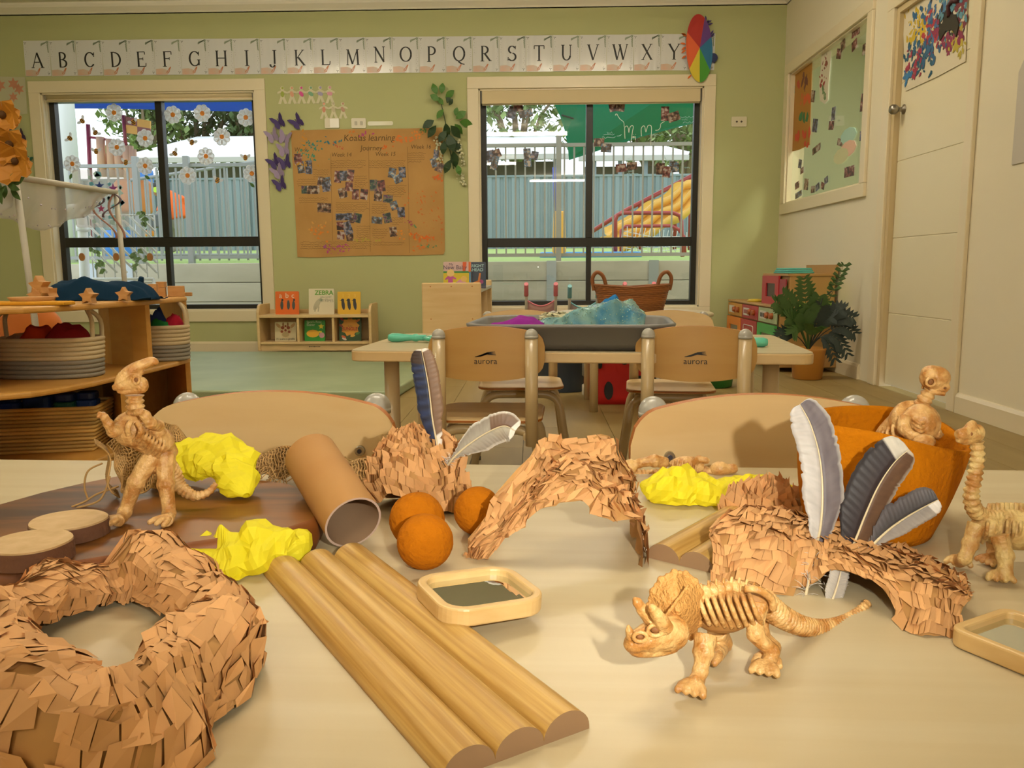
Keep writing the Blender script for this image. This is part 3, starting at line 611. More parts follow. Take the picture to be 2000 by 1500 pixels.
for i in range(26):
    ch = chr(65+i); x = -3.984+.2073*(i+.5); z = lerp(2.3235, 2.3085, i/25)
    t = thing('alphabet_card', 'laminated alphabet card with letter %s and leaf prints' % ch, 'card', (x, D-.004-.0006*(i % 3), z), group='alphabet cards above the windows')
    t.rotation_euler = (random.uniform(-.012, .012), random.uniform(-.012, .012), random.uniform(-.02, .02))
    if sharedm is None:
        sharedm = [B().box((0, 0, 0), (.2055, .0008, .267)).obj('card', m_card, t), bl.obj('blush_patch', m_blush, t), sp.obj('leaf_sprig', m_sage, t), ru.obj('rust_sprig', m_rust, t), br.obj('berry_print', mat('dark_sage_print', '4b5147', .4), t, kind='stuff')]
    else:
        for o in sharedm: q = o.copy(); COL.objects.link(q); q.parent = t
    letter(ch, .112, LF).obj('letter', m_ink, t).location = (0, 0, wp(65, 118)[1]-2.3235 if i < 13 else .004)
# paper dolls
DOLLC = ['a3b04e', 'd9a184', 'd9569a', '7fae8c', 'a79fc0', 'd99bb0', 'd9977f', 'c9bfa0', 'c49a86']
def doll_chain(name, label, px0, py0, step, n, hpx, k0):
    x, z = wp(px0, py0); t = thing(name, label, 'paper chain', (x, D-.003, z)); s = hpx/1592*6.6
    pw = mat('doll_paper', 'd8d2b4', .8)
    for i in range(n):
        dx = i*step/1592*6.6; b = B()
        b.prism(disc(.11*s, 12, dx, .36*s), 0, .001, LF)
        b.prism([(dx-.06*s, .27*s), (dx+.06*s, .27*s), (dx+.28*s, .16*s), (dx+.28*s, .06*s), (dx+.1*s, .12*s), (dx+.12*s, -.12*s), (dx+.26*s, -.46*s), (dx+.1*s, -.48*s), (dx, -.2*s), (dx-.1*s, -.48*s), (dx-.26*s, -.46*s), (dx-.12*s, -.12*s), (dx-.1*s, .12*s), (dx-.28*s, .06*s), (dx-.28*s, .16*s)], 0, .001, LF)
        d = b.obj('paper_doll', pw, t); c = DOLLC[(i+k0) % 9]
        B().prism(rotp(disc(.11*s, 7, 0, 0, .17*s), .3*i, dx, .05*s), .001, .0016, LF).prism(disc(.07*s, 7, dx+.02*s, .38*s), .001, .0016, LF).obj('painted_clothes', mat('doll_'+c, c, .7), d)
doll_chain('paper_doll_chain', 'chain of six painted paper dolls above the kraft poster', 552, 186, 18, 6, 34, 0)
doll_chain('paper_doll_chain', 'short chain of three painted paper dolls below the longer chain', 633, 216, 18, 3, 32, 6)
# butterflies
def butterfly(name, label, px, py, size, col, rot, Y=D, cat='butterfly', grp='purple wall butterflies'):
    x, z = wp(px, py, Y); t = thing(name, label, cat, (x, Y-.004, z), group=grp); s = size/1592*Y; m = mat('butterfly_'+col, col, .7)
    wing = [(0, .05), (.12, .3), (.3, .5), (.5, .55), (.46, .25), (.36, .05), (.42, -.12), (.34, -.36), (.18, -.42), (.05, -.2)]
    for sg in (-1, 1):
        f = lambda u, v, w=0: Vector((math.cos(rot)*sg*u*s*.9-math.sin(rot)*v*s, -abs(u)*s*.45-w, math.sin(rot)*sg*u*s*.9+math.cos(rot)*v*s))
        B().prism(wing, 0, .001, f).obj('wing', m, t)
    B().tube([(-math.sin(rot)*.3*s*-1, -.002, -.3*s*math.cos(rot)), (math.sin(rot)*-.3*s, -.003, .32*s*math.cos(rot))], .003, 6).obj('body', m, t)
bf = [(546, 240, 'dark', .5, 'beside the window trim, topmost of the dark ones'), (582, 240, 'dark', .7, 'above the corner of the kraft poster'), (534, 267, 'lilac', .4, 'highest lilac one beside the window trim'), (557, 271, 'lilac', -.3, 'just below the upper dark pair'),
      (556, 294, 'lilac', .2, 'beside the middle of the kraft poster edge'), (538, 318, 'dark', .6, 'touching its twin beside the window trim'), (558, 319, 'dark', .3, 'touching the edge of the kraft poster'), (545, 337, 'lilac', .5, 'lowest lilac one above the last dark butterfly'), (549, 361, 'dark', .4, 'lowest of the wall cluster')]
for px, py, kd, r, lab in bf:
    butterfly('paper_butterfly', ('dark purple' if kd == 'dark' else 'pale lilac')+' paper butterfly '+lab, px, py, 27, '4b3a72' if kd == 'dark' else 'a08fae', r)
for px, py, c, r, lab in ((43, 268, '4a3550', .5, 'dark purple'), (53, 312, '2f6a58', -.7, 'dark green'), (25, 243, '6a2f58', .2, 'plum'), (12, 260, '3a3230', 1, 'brown')):
    butterfly('wall_butterfly', lab+' butterfly on the wall left of the daisy sticker window', px, py, 24, c, r, grp='butterflies beside the orange flowers')
# switches
m_sw = mat('switch_plastic', 'd8cfb4', .3)
for px, lab in ((649, 'switch plate with white card insert above the poster'), (701, 'plain double switch plate above the poster')):
    x, z = wp(px, 241); t = thing('switch_plate', lab, 'switch', (x, D-.004, z))
    B().prism(rrect(.115, .075, .008), -.004, .006, LF).obj('plate', m_sw, t)
    for sx in (-.022, .022): B().prism(rrect(.02, .03, .004, 3, sx, 0), .006, .009, LF).obj('rocker', mat('switch_grey', 'b8b09a', .4) if px == 701 else m_sw, t)
    if px == 649: B().prism(rrect(.07, .068, .004, 3, .02, 0), .009, .0105, LF).obj('card_insert', mat('white_gloss', 'ece8da', .15), t)
x, z = wp(743, 241); tag(B().prism(rrect(.2, .032, .014), 0, .002, LF).obj('label_strip', mat('gloss_strip', 'd6d2b6', .1)), 'thin glossy laminated label strip beside the switches', 'label').location = (x, D-.002, z)
x, z = wp(1443, 238); t = thing('power_outlet', 'white two socket outlet plate near the room corner', 'outlet', (x, D-.004, z))
B().prism(rrect(.118, .075, .008), -.004, .007, LF).obj('plate', m_sw, t)
for sx in (-.018, .018): B().prism(disc(.008, 10, sx, 0), .007, .0085, LF).obj('socket', mat('socket_dark', '4d4030', .5), t)
# kraft paper poster
PO = Vector((wp(718, 375)[0], D-.006, wp(718, 375)[1]))
def pq(px, py): p = at_y(px, py, D-.006); return (p.x-PO.x, p.z-PO.z)
po_t = thing('kraft_poster', 'large brown kraft paper learning poster with photos and paint marks', 'poster', PO)
edge = [pq(568, 255), pq(640, 253), pq(720, 252), pq(800, 251), pq(864, 249), pq(866, 330), pq(868, 420), pq(869, 490), pq(866, 497), pq(800, 499), pq(740, 499), pq(680, 500), pq(620, 503), pq(581, 502), pq(577, 420), pq(572, 330)]
B().prism(edge, 0, .002, LF).obj('paper', mat('kraft_paper', 'b08448', .75, var=('be9254', 4, (1, 1, 1), .7)), po_t)
PCOL = [['2b2a32', '4a4048', '5a6a8a', '9a8a8a'], ['33201c', '6e3434', '8a5a50', 'b8a8a0'], ['3a3838', '6a5a52', '5a7a9a', 'b8aea2'], ['22303a', '3e5648', '7a6a5a', '5a3a5a'], ['2c201a', '5a3c32', '8a6a54', 'b0a498']]
def photo(parent, fr, cx, cy, w, h, rot, k, name='photo', z=.0022, border=True):
    z += .0007*random.random(); b = B().prism(rotp(rrect(w, h, .001, 1), rot, cx, cy), z, z+.0006, fr)
    o = b.obj(name, photo_mat('snapshot_%d' % (k % 5), PCOL[k % 5], 34, k % 5), parent); return o
S6 = 6.6/1592
zs = [(465, 370, 70, 95, .1, 1), (490, 440, 60, 100, .1, 2), (560, 440, 60, 115, 0, 0), (670, 565, 60, 75, -.2, 4), (725, 570, 60, 80, .15, 2), (715, 615, 70, 80, .1, 0), (525, 640, 60, 65, 0, 3), (600, 640, 110, 70, 0, 4), (698, 800, 120, 80, -.05, 4),
      (818, 525, 60, 100, -.1, 1), (868, 515, 65, 85, 0, 0), (930, 512, 60, 100, -.15, 1), (918, 612, 65, 75, -.1, 1), (862, 668, 75, 85, .2, 4), (975, 680, 60, 90, -.05, 1), (1050, 680, 65, 90, -.15, 1), (870, 880, 140, 60, 0, 0), (930, 890, 60, 90, 0, 4), (992, 890, 70, 80, -.25, 3), (838, 960, 60, 70, 0, 1), (905, 980, 75, 110, .3, 0), (845, 1045, 65, 70, -.1, 1), (925, 1060, 65, 65, .1, 4),
      (1300, 490, 65, 85, -.2, 2), (1390, 485, 60, 90, .05, 0), (1350, 545, 70, 70, .4, 2), (1135, 600, 65, 95, 0, 3), (1205, 605, 65, 95, .1, 1), (1175, 695, 70, 90, -.1, 4), (1262, 720, 85, 65, -.1, 3), (1318, 780, 65, 75, .3, 2), (1380, 838, 65, 85, .05, 0), (1165, 910, 95, 60, -.1, 2), (1258, 890, 70, 85, .2, 3), (1310, 1012, 65, 85, .1, 4), (1690, 330, 45, 90, -.1, 0), (1670, 400, 50, 80, .3, 2), (1720, 440, 65, 80, -.4, 4)]
for (zx, zy, w_, h_, r, k) in zs:
    cx, cy = pq(480+.22*zx, 230+.22*zy); photo(po_t, LF, cx, cy, w_*.22*S6, h_*.22*S6, r, k)
m_pen = mat('brown_pen', '5c4424', .7)
def scribble(b, x0, x1, y, amp, fr, w, h, k):
    n = max(6, int((x1-x0)/(amp*1.1))); b.ribbon([(lerp(x0, x1, i/n), y+amp*.5*math.sin(i*2.6+k)+amp*.35*random.uniform(-1, 1)) for i in range(n+1) if random.random() > .06], w, fr, h)
b = B()
for (x0, x1, y0, n) in [(755, 1080, 385, 4), (1095, 1420, 385, 4), (1440, 1600, 315, 5), (600, 740, 465, 4), (455, 625, 548, 4), (475, 740, 715, 3), (965, 1085, 520, 6), (1250, 1430, 605, 6), (800, 1095, 755, 5), (1120, 1270, 770, 5), (985, 1110, 965, 8), (1125, 1270, 990, 5), (485, 1125, 1105, 4), (1130, 1430, 1110, 2), (1300, 1400, 890, 4)]:
    for j in range(n):
        a, c = pq(480+.22*x0, 230+.22*(y0+j*19)), pq(480+.22*(x1-(40 if j == n-1 else random.uniform(0, 25))), 230+.22*(y0+j*19)); scribble(b, a[0], c[0], a[1], .008, LF, .0022, .0024, j)
b.obj('handwriting', m_pen, po_t)['kind'] = 'stuff'
b = B()
for zx, zy0, zy1 in ((755, 320, 1090), (1090, 250, 1190), (1437, 260, 1200)): b.ribbon([pq(480+.22*(zx+i*2), 230+.22*lerp(zy0, zy1, i/8)) for i in range(9)], .002, LF, .0023)
b.obj('column_line', m_pen, po_t)
for body, zx, zy, s in (('Koalas learning', 1095, 205, .07), ('Journey', 1115, 290, .058), ('Week 14', 850, 345, .045), ('Week 15', 1240, 340, .045), ('Week 16', 1555, 275, .045), ('Week', 490, 300, .045)):
    x, z = pq(480+.22*zx, 230+.22*zy); text('heading', body, m_pen, po_t, (x, -.0026, z), s, ext=.0001, shear=.15, sx=.95)
def splats(parent, fr, conv, lst, z=.0026, sz=.006):
    for (zx, zy, rx, ry, n, c) in lst:
        b = B(); z += .0002
        for i in range(n):
            u, v = conv(zx+random.gauss(0, rx), zy+random.gauss(0, ry)); r = sz*random.uniform(.4, 1.5)
            b.prism(rotp([(r*math.cos(t)*random.uniform(.6, 1.3)*1.6, r*math.sin(t)*random.uniform(.5, 1.2)) for t in [2*PI*j/7 for j in range(7)]], random.uniform(0, 3), u, v), z-.0002, z+.0003*random.random(), fr)
        b.obj('paint_mark', mat('paint_'+c, c, .6), parent)['kind'] = 'stuff'
pc = lambda a, c: pq(480+.22*min(max(a, 425), 1740), 230+.22*min(c, 1210))
splats(po_t, LF, pc, [(600, 240, 50, 35, 26, '2f7f78'), (570, 330, 60, 35, 24, '2f8a72'), (760, 215, 60, 20, 12, '2a6f80'), (515, 230, 12, 60, 22, 'c98a2a'), (545, 380, 60, 40, 16, 'b98a30'), (1050, 135, 30, 12, 10, 'b0487a'), (960, 130, 20, 15, 7, 'd07a2a'), (1410, 195, 50, 22, 34, 'd9762a'), (1580, 120, 25, 15, 12, '4a7a2a'), (1520, 140, 30, 15, 9, 'd9822a'), (660, 1010, 40, 50, 26, 'd8822e'),
    (640, 950, 40, 40, 14, 'd09a4a'), (830, 1165, 60, 22, 26, 'b04a80'), (700, 1145, 12, 10, 6, 'a04a90'), (1560, 1060, 80, 18, 46, 'd5691f'), (1420, 1040, 60, 25, 18, 'd98a2e'), (1710, 530, 25, 15, 16, 'd5691f'), (1540, 740, 70, 60, 26, 'c9722e'), (1600, 900, 90, 110, 20, 'c07236'), (1660, 1140, 40, 15, 10, '5a8a5a'), (1440, 930, 40, 25, 9, 'a04a5a'), (1510, 960, 15, 8, 4, '5a8a5a'), (1540, 1150, 40, 30, 14, 'd0762e'), (1050, 1085, 60, 8, 10, 'b0a03a'), (840, 270, 60, 15, 8, 'c0563a'), (1230, 270, 40, 20, 6, 'd5691f')])
# leafy garland beside the poster
m_l1 = mat('garland_leaf', '4c7a2c', .5); m_l2 = mat('garland_dark_leaf', '27401e', .5); m_bls = mat('wisteria_white', 'd8d6b4', .6)
gx, gz = wp(875, 250); gv = thing('artificial_vine', 'artificial green vine with white wisteria hanging beside the poster', 'vine', (gx, D-.01, gz))
def gq(px, py, d=.02): p = at_y(px, py, D-d); return p-Vector((gx, D-.01, gz))
B().tube(spline([gq(858, 190), gq(866, 220), gq(872, 250), gq(878, 290), gq(886, 330)], 4), .004, 6).obj('stem', m_l2, gv)
def leaf3(parent, p, L, w, rot, tilt, m, name='leaf'):
    P = leafpoly(L, w); ca, sa = math.cos(rot), math.sin(rot)
    f = lambda u, v, q=0: Vector((p.x+ca*u-sa*v*math.cos(tilt), p.y-abs(v)*.3-abs(math.sin(tilt))*v-q, p.z+sa*u+ca*v*math.cos(tilt)))
    return B().prism(P, 0, .0008, f).obj(name, m, parent)
for i, (px, py, L, r, k) in enumerate([(853, 185, 22, 1.9, 1), (862, 183, 20, 1.4, 1), (858, 196, 20, 2.6, 1), (870, 192, 22, .7, 1), (866, 205, 18, 2.2, 1), (873, 202, 16, 1.2, 2), (877, 206, 14, 1, 2), (866, 213, 22, -2.2, 1), (848, 235, 26, -2.6, 2), (852, 245, 28, -2.2, 2), (870, 240, 30, -1.4, 2), (880, 245, 30, -.9, 2), (890, 232, 24, .6, 1), (897, 238, 26, -.2, 1), (888, 242, 24, -.9, 1), (876, 262, 34, -1.3, 2), (884, 272, 30, -1.1, 2), (868, 275, 26, -1.7, 2), (885, 295, 32, -1.4, 2), (880, 312, 28, -2.0, 2), (893, 322, 20, -1.3, 1), (872, 255, 26, -2.2, 2), (889, 226, 16, 1.3, 1)]):
    leaf3(gv, gq(px, py, random.uniform(.015, .07)), L*S6, L*S6*.3, r, random.uniform(-.6, .6), m_l1 if k == 1 else m_l2)
for a, c in (((895, 262), (905, 328)), ((852, 262), (862, 320)), ((900, 340), (906, 362))):
    b = B()
    for i in range(34):
        t = random.random(); p = gq(lerp(a[0], c[0], t)+random.gauss(0, 3), lerp(a[1], c[1], t), random.uniform(.01, .04)); b.ball(p, random.uniform(.005, .011), 6)
    b.obj('blossom_string', m_bls, gv)['kind'] = 'stuff'
# rainbow paper craft over the Z card
rx, rz_ = wp(1364, 97); rt_ = thing('rainbow_craft', 'oval rainbow painted paper craft overlapping the last alphabet card', 'craft', (rx, D-.02, rz_)); rt_.rotation_euler = (0, -.07, 0)
segs = [(60, 150, 'b2281c'), (150, 215, 'dd5a1a'), (215, 265, 'd8c22c'), (265, 318, '4a9a2c'), (318, 378, '2b74a0'), (378, 420, '6a3f86')]
for a0, a1, c in segs:
    n = 10; P = [(0, 0)]+[(.1*math.cos(math.radians(lerp(a0, a1, i/n))), .25*math.sin(math.radians(lerp(a0, a1, i/n)))) for i in range(n+1)]
    f = lambda u, v, w=0: Vector((u, -.03*(1-(u/.1)**2*.5-(v/.25)**2*.5)-w, v))
    B().prism(P, 0, .003, f).obj('colour_segment', mat('craft_'+c, c, .6), rt_)
for i in range(14):
    a = random.choice((random.uniform(2.6, 4.0), random.uniform(-.6, 1.0))); p = Vector((.098*math.cos(a), -.004, .245*math.sin(a))); c = 'dd6a1a' if math.cos(a) < 0 else '4a3a76'
    B().prism(rotp(leafpoly(.045, .007), a+random.uniform(-.8, .8), p.x, p.z), .002, .004, LF).obj('paper_fringe', mat('fringe_'+c, c, .7), rt_)
B().prism(disc(.034, 16, .105, -.075), .004, .01, LF).obj('blue_disc', mat('craft_navy', '1d2a5e', .5), rt_)
# ---------------- window decals on the daisy window
m_pet = glass_mat('clear_petal', (.97, .97, .98, 1), .6, .1, .6); m_petl = glass_mat('petal_outline', (1, 1, 1, 1), .2, .3, .95); m_ctr = mat('daisy_centre', 'e08a2c', .5); m_lv = mat('decal_leaf', '4f7a3c', .5)
YD = D+.1105
first_d = None; off = Vector((0, 0, 0))
for i, (zx, zy, lf, lab) in enumerate([(825, 815, 0, 'half hidden in the glare, highest near the white column'), (1250, 830, 1, 'just right of the mullion under the blue sail'), (1463, 820, 0, 'middle of the top row'), (1778, 850, 2, 'at the top beside the inner trim'), (1605, 990, 0, 'below and between the two inner top ones'), (1490, 1130, 0, 'in front of the house gutter'),
        (1050, 1000, 2, 'below the checked play panel'), (845, 1065, 0, 'over the timber posts'), (523, 1185, 1, 'lowest at the outer end'), (1050, 1200, 2, 'left of the mullion above the man'), (1357, 1270, 0, 'over the grey fence post'), (1822, 1255, 2, 'lowest beside the inner trim')]):
    p = at_y(.27*zx, .27*zy, YD); lab2 = 'clear white daisy window sticker '+lab
    if first_d is None:
        t = thing('daisy_sticker', lab2, 'sticker', p, group='daisy stickers'); first_d = t
        for k in range(8):
            a = 2*PI*k/8; B().prism(disc(.024, 10, .045*math.cos(a), .045*math.sin(a)), 0, .0008, LF).obj('petal', m_pet, t)
            o = B().ribbon([(.045*math.cos(a)+.023*math.cos(q), .045*math.sin(a)+.023*math.sin(q)) for q in [2*PI*j/12 for j in range(13)]], .008, LF, .0012).obj('petal_outline', m_petl, t)
        B().prism(disc(.019, 12), 0, .0016, LF).obj('flower_centre', m_ctr, t)
    else: t = dup(first_d, p, 0, lab2)
    t.rotation_euler = (0, random.uniform(-.4, .4), 0)
    if lf:
        t2 = B().prism(rotp(leafpoly(.055, .013), -1.9 if lf == 1 else -.5, .0, -.075), 0, .0008, LF).obj('leaf', m_lv, t)
bee0 = None
for zx, zy, lab in ((965, 885, 'on the maroon check'), (595, 875, 'on the white column'), (690, 960, 'in the bright glare'), (505, 1000, 'at the outermost maroon post'), (695, 1095, 'beside the first timber post'), (910, 1175, 'over the last timber posts'), (1388, 1030, 'right of the mullion before the dark tree'), (1265, 1110, 'over the house roof by the mullion'), (1775, 1140, 'beside the inner trim over the gutter'), (1573, 1305, 'lowest, over the grey fence bars')):
    p = at_y(.27*zx, .27*zy, YD)
    if bee0 is None:
        t = thing('bee_sticker', 'small striped bee window sticker '+lab, 'sticker', p, group='bee stickers'); bee0 = t
        B().prism(disc(.018, 12, 0, 0, .024), 0, .0008, LF).obj('body', mat('bee_yellow', 'e0a23a', .5), t)
        for k in (-.012, 0, .012): B().prism([(-.016, k-.003), (.016, k-.003), (.016, k+.003), (-.016, k+.003)], .0008, .0014, LF).obj('stripe', m_ink, t)
        for sg in (-1, 1): B().prism(rotp(disc(.012, 10, 0, 0, .02), -sg*.9, sg*.026, .012), 0, .0008, LF).obj('wing', m_petl, t)
    else: t = dup(bee0, p, 0, 'small striped bee window sticker '+lab)
    t.rotation_euler = (0, random.uniform(-1, 1), 0)
# confetti pouch hung on the glass
x, z = wp(197, 388, D+.06); pch = thing('suncatcher_pouch', 'clear plastic pouch of blue confetti hung in the daisy window', 'pouch', (x, D+.06, z))
B().prism(rrect(.44, .46, .03), 0, .004, LF).obj('pouch', glass_mat('pouch_film', (.95, .9, .86, 1), 1.2, .15, .22), pch)
for i in range(34):
    a = random.uniform(-.18, .18), random.uniform(-.2, .2); s = random.uniform(.014, .026)
    B().prism(rotp([(-s, -s*.7), (s, -s*.6), (s*.8, s*.7), (-s*.6, s)], random.uniform(0, 3), *a), .004, .005, LF).obj('confetti', mat('confetti_'+('a' if i % 3 else 'b'), 'bcdce6' if i % 3 else '6fb3d0', .4), pch)
def star2(r, r2, n=5, cx=0, cy=0, a0=PI/2): return [(cx+(r if i % 2 == 0 else r2)*math.cos(a0+PI*i/n), cy+(r if i % 2 == 0 else r2)*math.sin(a0+PI*i/n)) for i in range(2*n)]
for cx, cy, c, r in ((.0, .1, '3d4f9a', .04), (.0, -.08, 'a84a78', .035), (.11, .08, '9a4a98', .04)): B().prism(star2(r, r*.4, 5, cx, cy), .005, .007, LF).obj('felt_star', mat('felt_'+c, c, .8), pch)
for k, px in enumerate((160, 227, 293)):
    x, z = wp(px, 502, D+.08); w_ = B().prism(disc(.024, 16, 0, 0, .032), -.006, .006, LF); t = tag(w_.obj('wood_disc', mat('wood_disc_face', 'b07a44', .7)), 'small hanging wooden disc below the window rail, '+['outermost', 'middle', 'innermost by the trellis'][k]+' of three', 'wood disc', 'hanging wooden discs'); t.location = (x, D+.08, z)
# ---------------- photos and white pen on the slide window
YG = D+.1105; gp = thing('window_photo_display', 'cut-out photos and white pen writing stuck on the slide window glass', 'window display', at_y(1250, 300, YG)); GO = gp.location.copy()
def gw(px, py): p = at_y(px, py, YG)-GO; return (p.x, p.z)
SG = 6.71/1592
for px, py, w_, h_, r, k in ((1012, 208, 18, 18, .1, 1), (1000, 220, 16, 22, -.3, 0), (1027, 222, 26, 14, .2, 2), (1198, 207, 17, 20, .2, 1), (1212, 207, 16, 20, -.1, 4), (1299, 222, 15, 26, 0, 1), (1316, 228, 22, 17, .3, 4), (1170, 278, 20, 15, 0, 4), (1184, 289, 20, 16, -.05, 2), (1213, 328, 20, 15, .1, 1), (1234, 324, 20, 14, .05, 4), (1290, 330, 16, 21, 0, 4), (1302, 336, 14, 20, -.1, 1), (1317, 326, 17, 20, 0, 2), (958, 305, 16, 22, .2, 0), (966, 318, 14, 26, -.2, 2), (971, 300, 14, 16, .4, 4), (1030, 308, 14, 34, .05, 2), (1044, 304, 14, 16, -.2, 0)):
    cx, cy = gw(px, py); photo(gp, LF, cx, cy, w_*SG, h_*SG, r, k, 'photo', .0004)
m_wp = mat('white_pen', 'e6efe6', .6); m_bp = mat('pale_blue_pen', 'b4dcE6'.lower(), .6)
def zp(a, c): return gw(1150+.115*a, 190+.115*c)
def hand(pts, m, w=.008, name='pen_stroke'): B().ribbon([tuple(p) for p in [Vector(q) for q in spline([Vector((*zp(*p), 0)) for p in pts], 4)] for p in [(p.x, p.y)]], w, LF, .0008).obj(name, m, gp)
hand([(615, 705), (608, 530), (625, 498), (650, 490), (672, 530), (680, 600), (700, 510), (735, 480), (755, 505), (742, 580), (715, 760)], m_wp, .0055)
hand([(895, 660), (890, 540), (920, 490), (950, 500), (970, 590), (1000, 490), (1040, 478), (1066, 530), (1050, 820)], m_wp, .0055)
for a, c in (((745, 660), (745, 695)), ((790, 660), (790, 730))): hand([a, ((a[0]+c[0])/2+3, (a[1]+c[1])/2), c], m_wp, .0045)
hand([(758, 695), (760, 665), (772, 665), (774, 695)], m_wp, .0045)
for a in (752, 792): hand([(a, 628), (a+2, 632), (a+3, 636)], m_wp, .005)
hand([(600, 500), (590, 420), (530, 370), (490, 310), (465, 280)], m_wp, .005); hand([(450, 310), (464, 280), (492, 296)], m_wp, .005)
hand([(1130, 560), (1180, 555), (1215, 510), (1225, 450), (1290, 408)], m_wp, .005)
b = B()
for x0, x1, y in ((1070, 1270, 640), (310, 400, 605), (250, 435, 640), (225, 455, 685), (1555, 1790, 340), (1580, 1680, 380), (1600, 1800, 425), (650, 725, 1050), (645, 840, 1300), (670, 740, 1255), (1625, 1710, 1190)):
    a, c = zp(x0, y), zp(x1, y); scribble(b, a[0], c[0], a[1], .012, LF, .0035, .0008, y)
b.obj('small_writing', m_bp, gp)['kind'] = 'stuff'
hand([(555, 632), (520, 655), (475, 658)], m_bp, .004); hand([(1285, 1010), (1310, 1060), (1335, 1100)], m_bp, .004); hand([(885, 1105), (850, 1135), (835, 1150)], m_bp, .004)
# ---------------- right wall: inner window stickers, door painting, notice
SF = FR((0, 0, 0), (0, -1, 0), (0, 0, 1), (-1, 0, 0)); XG = WX+.034
wd3 = thing('inner_window_display', 'kraft sheet, name strip and small photos stuck on the inner window', 'window display', at_x(1620, 250, XG)); WO = wd3.location.copy()
def sw(px, py): p = at_x(px, py, XG)-WO; return (-p.y, p.z)
B().prism([sw(1546, 150), sw(1587, 118), sw(1582, 283), sw(1560, 293), sw(1537, 298)], .001, .003, SF).obj('kraft_sheet', mat('kraft_orange', 'b07c34', .7), wd3)
splats(wd3, SF, lambda a, c: sw(a, c), [(1576, 160, 4, 6, 9, '6a3a34'), (1562, 166, 2, 3, 4, 'b8482c'), (1551, 177, 2, 3, 4, '2f7a80'), (1575, 190, 5, 4, 9, 'cf5a2a'), (1547, 215, 2, 6, 6, 'cf4a2a'), (1573, 227, 4, 4, 7, '3a7a4a'), (1547, 236, 2, 5, 5, '3a8a90'), (1575, 270, 5, 8, 8, 'c9482a'), (1557, 268, 3, 4, 5, 'c9482a')], .003, .02)
B().prism([sw(x, y) for x, y in ((1606, 100), (1614, 96), (1624, 100), (1622, 130), (1619, 165), (1618, 195), (1611, 203), (1602, 196), (1601, 160), (1604, 130))], .001, .003, SF).obj('name_strip', mat('strip_white', 'd8d0ba', .5), wd3)
splats(wd3, SF, lambda a, c: sw(a, c), [(1612, 125, 3, 9, 12, '8a4a3a'), (1609, 155, 3, 9, 10, 'a03a34'), (1610, 180, 3, 8, 10, '6a8a5a')], .003, .012)
for px, py, w_, h_, k in ((1639, 105, 9, 22, 1), (1647, 88, 8, 24, 4), (1672, 62, 14, 20, 1), (1669, 88, 9, 22, 1), (1690, 95, 9, 24, 4), (1588, 188, 8, 26, 4), (1592, 245, 10, 30, 0), (1628, 222, 7, 30, 0), (1624, 245, 10, 20, 1), (1685, 200, 7, 40, 1), (1641, 278, 10, 16, 4), (1595, 291, 16, 16, 4), (1563, 320, 7, 20, 0), (1567, 333, 7, 14, 1), (1659, 335, 18, 24, 1), (1557, 362, 9, 16, 1), (1575, 360, 9, 26, 4), (1588, 370, 8, 16, 4), (1597, 365, 8, 16, 0), (1607, 363, 7, 16, 1), (1614, 352, 7, 16, 0), (1541, 383, 8, 14, 4), (1683, 265, 6, 22, 0), (1560, 380, 14, 14, 2)):
    u, v = sw(px, py); sc_ = at_x(px, py, XG).y; s = sc_/1592; photo(wd3, SF, u, v, w_*s*2.7, h_*s*.8, random.uniform(-.3, .3), k, 'photo', .001)
for px, py, c in ((1657, 265, 'a9cdbd'), (1657, 290, 'e0b8a0'), (1643, 305, 'c9c89a')): u, v = sw(px, py); B().prism(disc(.13, 9, u, v, .05), .0008, .0021+(py-265)*.00003, SF).obj('paper_flower', mat('pastel_'+c, c, .6), wd3)
dp_ = thing('door_painting', 'splatter painting in blue, red and yellow taped on the door', 'painting', (WX+.024, 4.2, 1.85)); DO = dp_.location.copy()
def dw(px, py): p = at_x(px, py, WX+.024)-DO; return (-p.y, p.z)
B().prism([dw(1762, -15), dw(1893, -95), dw(1886, 120), dw(1830, 150), dw(1769, 178)], -.001, .0015, SF).obj('paper', mat('painting_paper', 'd8cdb2', .7), dp_)
pz = []
for (px, py, rx_, ry_, n, c) in ((1808, 45, 16, 16, 70, '2a5f8a'), (1797, 55, 14, 18, 50, 'c9a92a'), (1822, 60, 10, 22, 50, 'a83440'), (1838, 30, 16, 22, 70, '3f6f9a'), (1856, 45, 16, 16, 50, '2e2a26'), (1880, 35, 7, 26, 40, '7a3440'), (1868, 85, 12, 12, 40, 'b5a33a'), (1845, 80, 16, 14, 40, '8a2f50'), (1800, 110, 14, 14, 46, '24566e'), (1786, 125, 10, 14, 30, '9a3148'), (1815, 95, 12, 12, 40, '2f5f86'), (1770, 150, 4, 8, 14, '2f6fa0'), (1868, 15, 14, 16, 40, '5a8a9a')): pz.append((px, py, rx_, ry_, n, c))
splats(dp_, SF, lambda a, c: dw(min(max(a, 1768), 1888), c), pz, .0018, .011)
B().prism([dw(x, y) for x, y in ((1843, 45), (1852, 28), (1870, 28), (1876, 48), (1870, 72), (1862, 58), (1850, 60), (1838, 80), (1836, 62))], .003, .008, SF).obj('painted_cat_shape', mat('black_paint', '322c22', .6), dp_)
B().tube([Vector((-.006, -dw(a, c)[0], dw(a, c)[1])) for a, c in ((1857, 32), (1855, 12), (1862, 2), (1876, 0))], .012, 8).obj('painted_tail', mat('maroon_paint', '4a2228', .6), dp_)
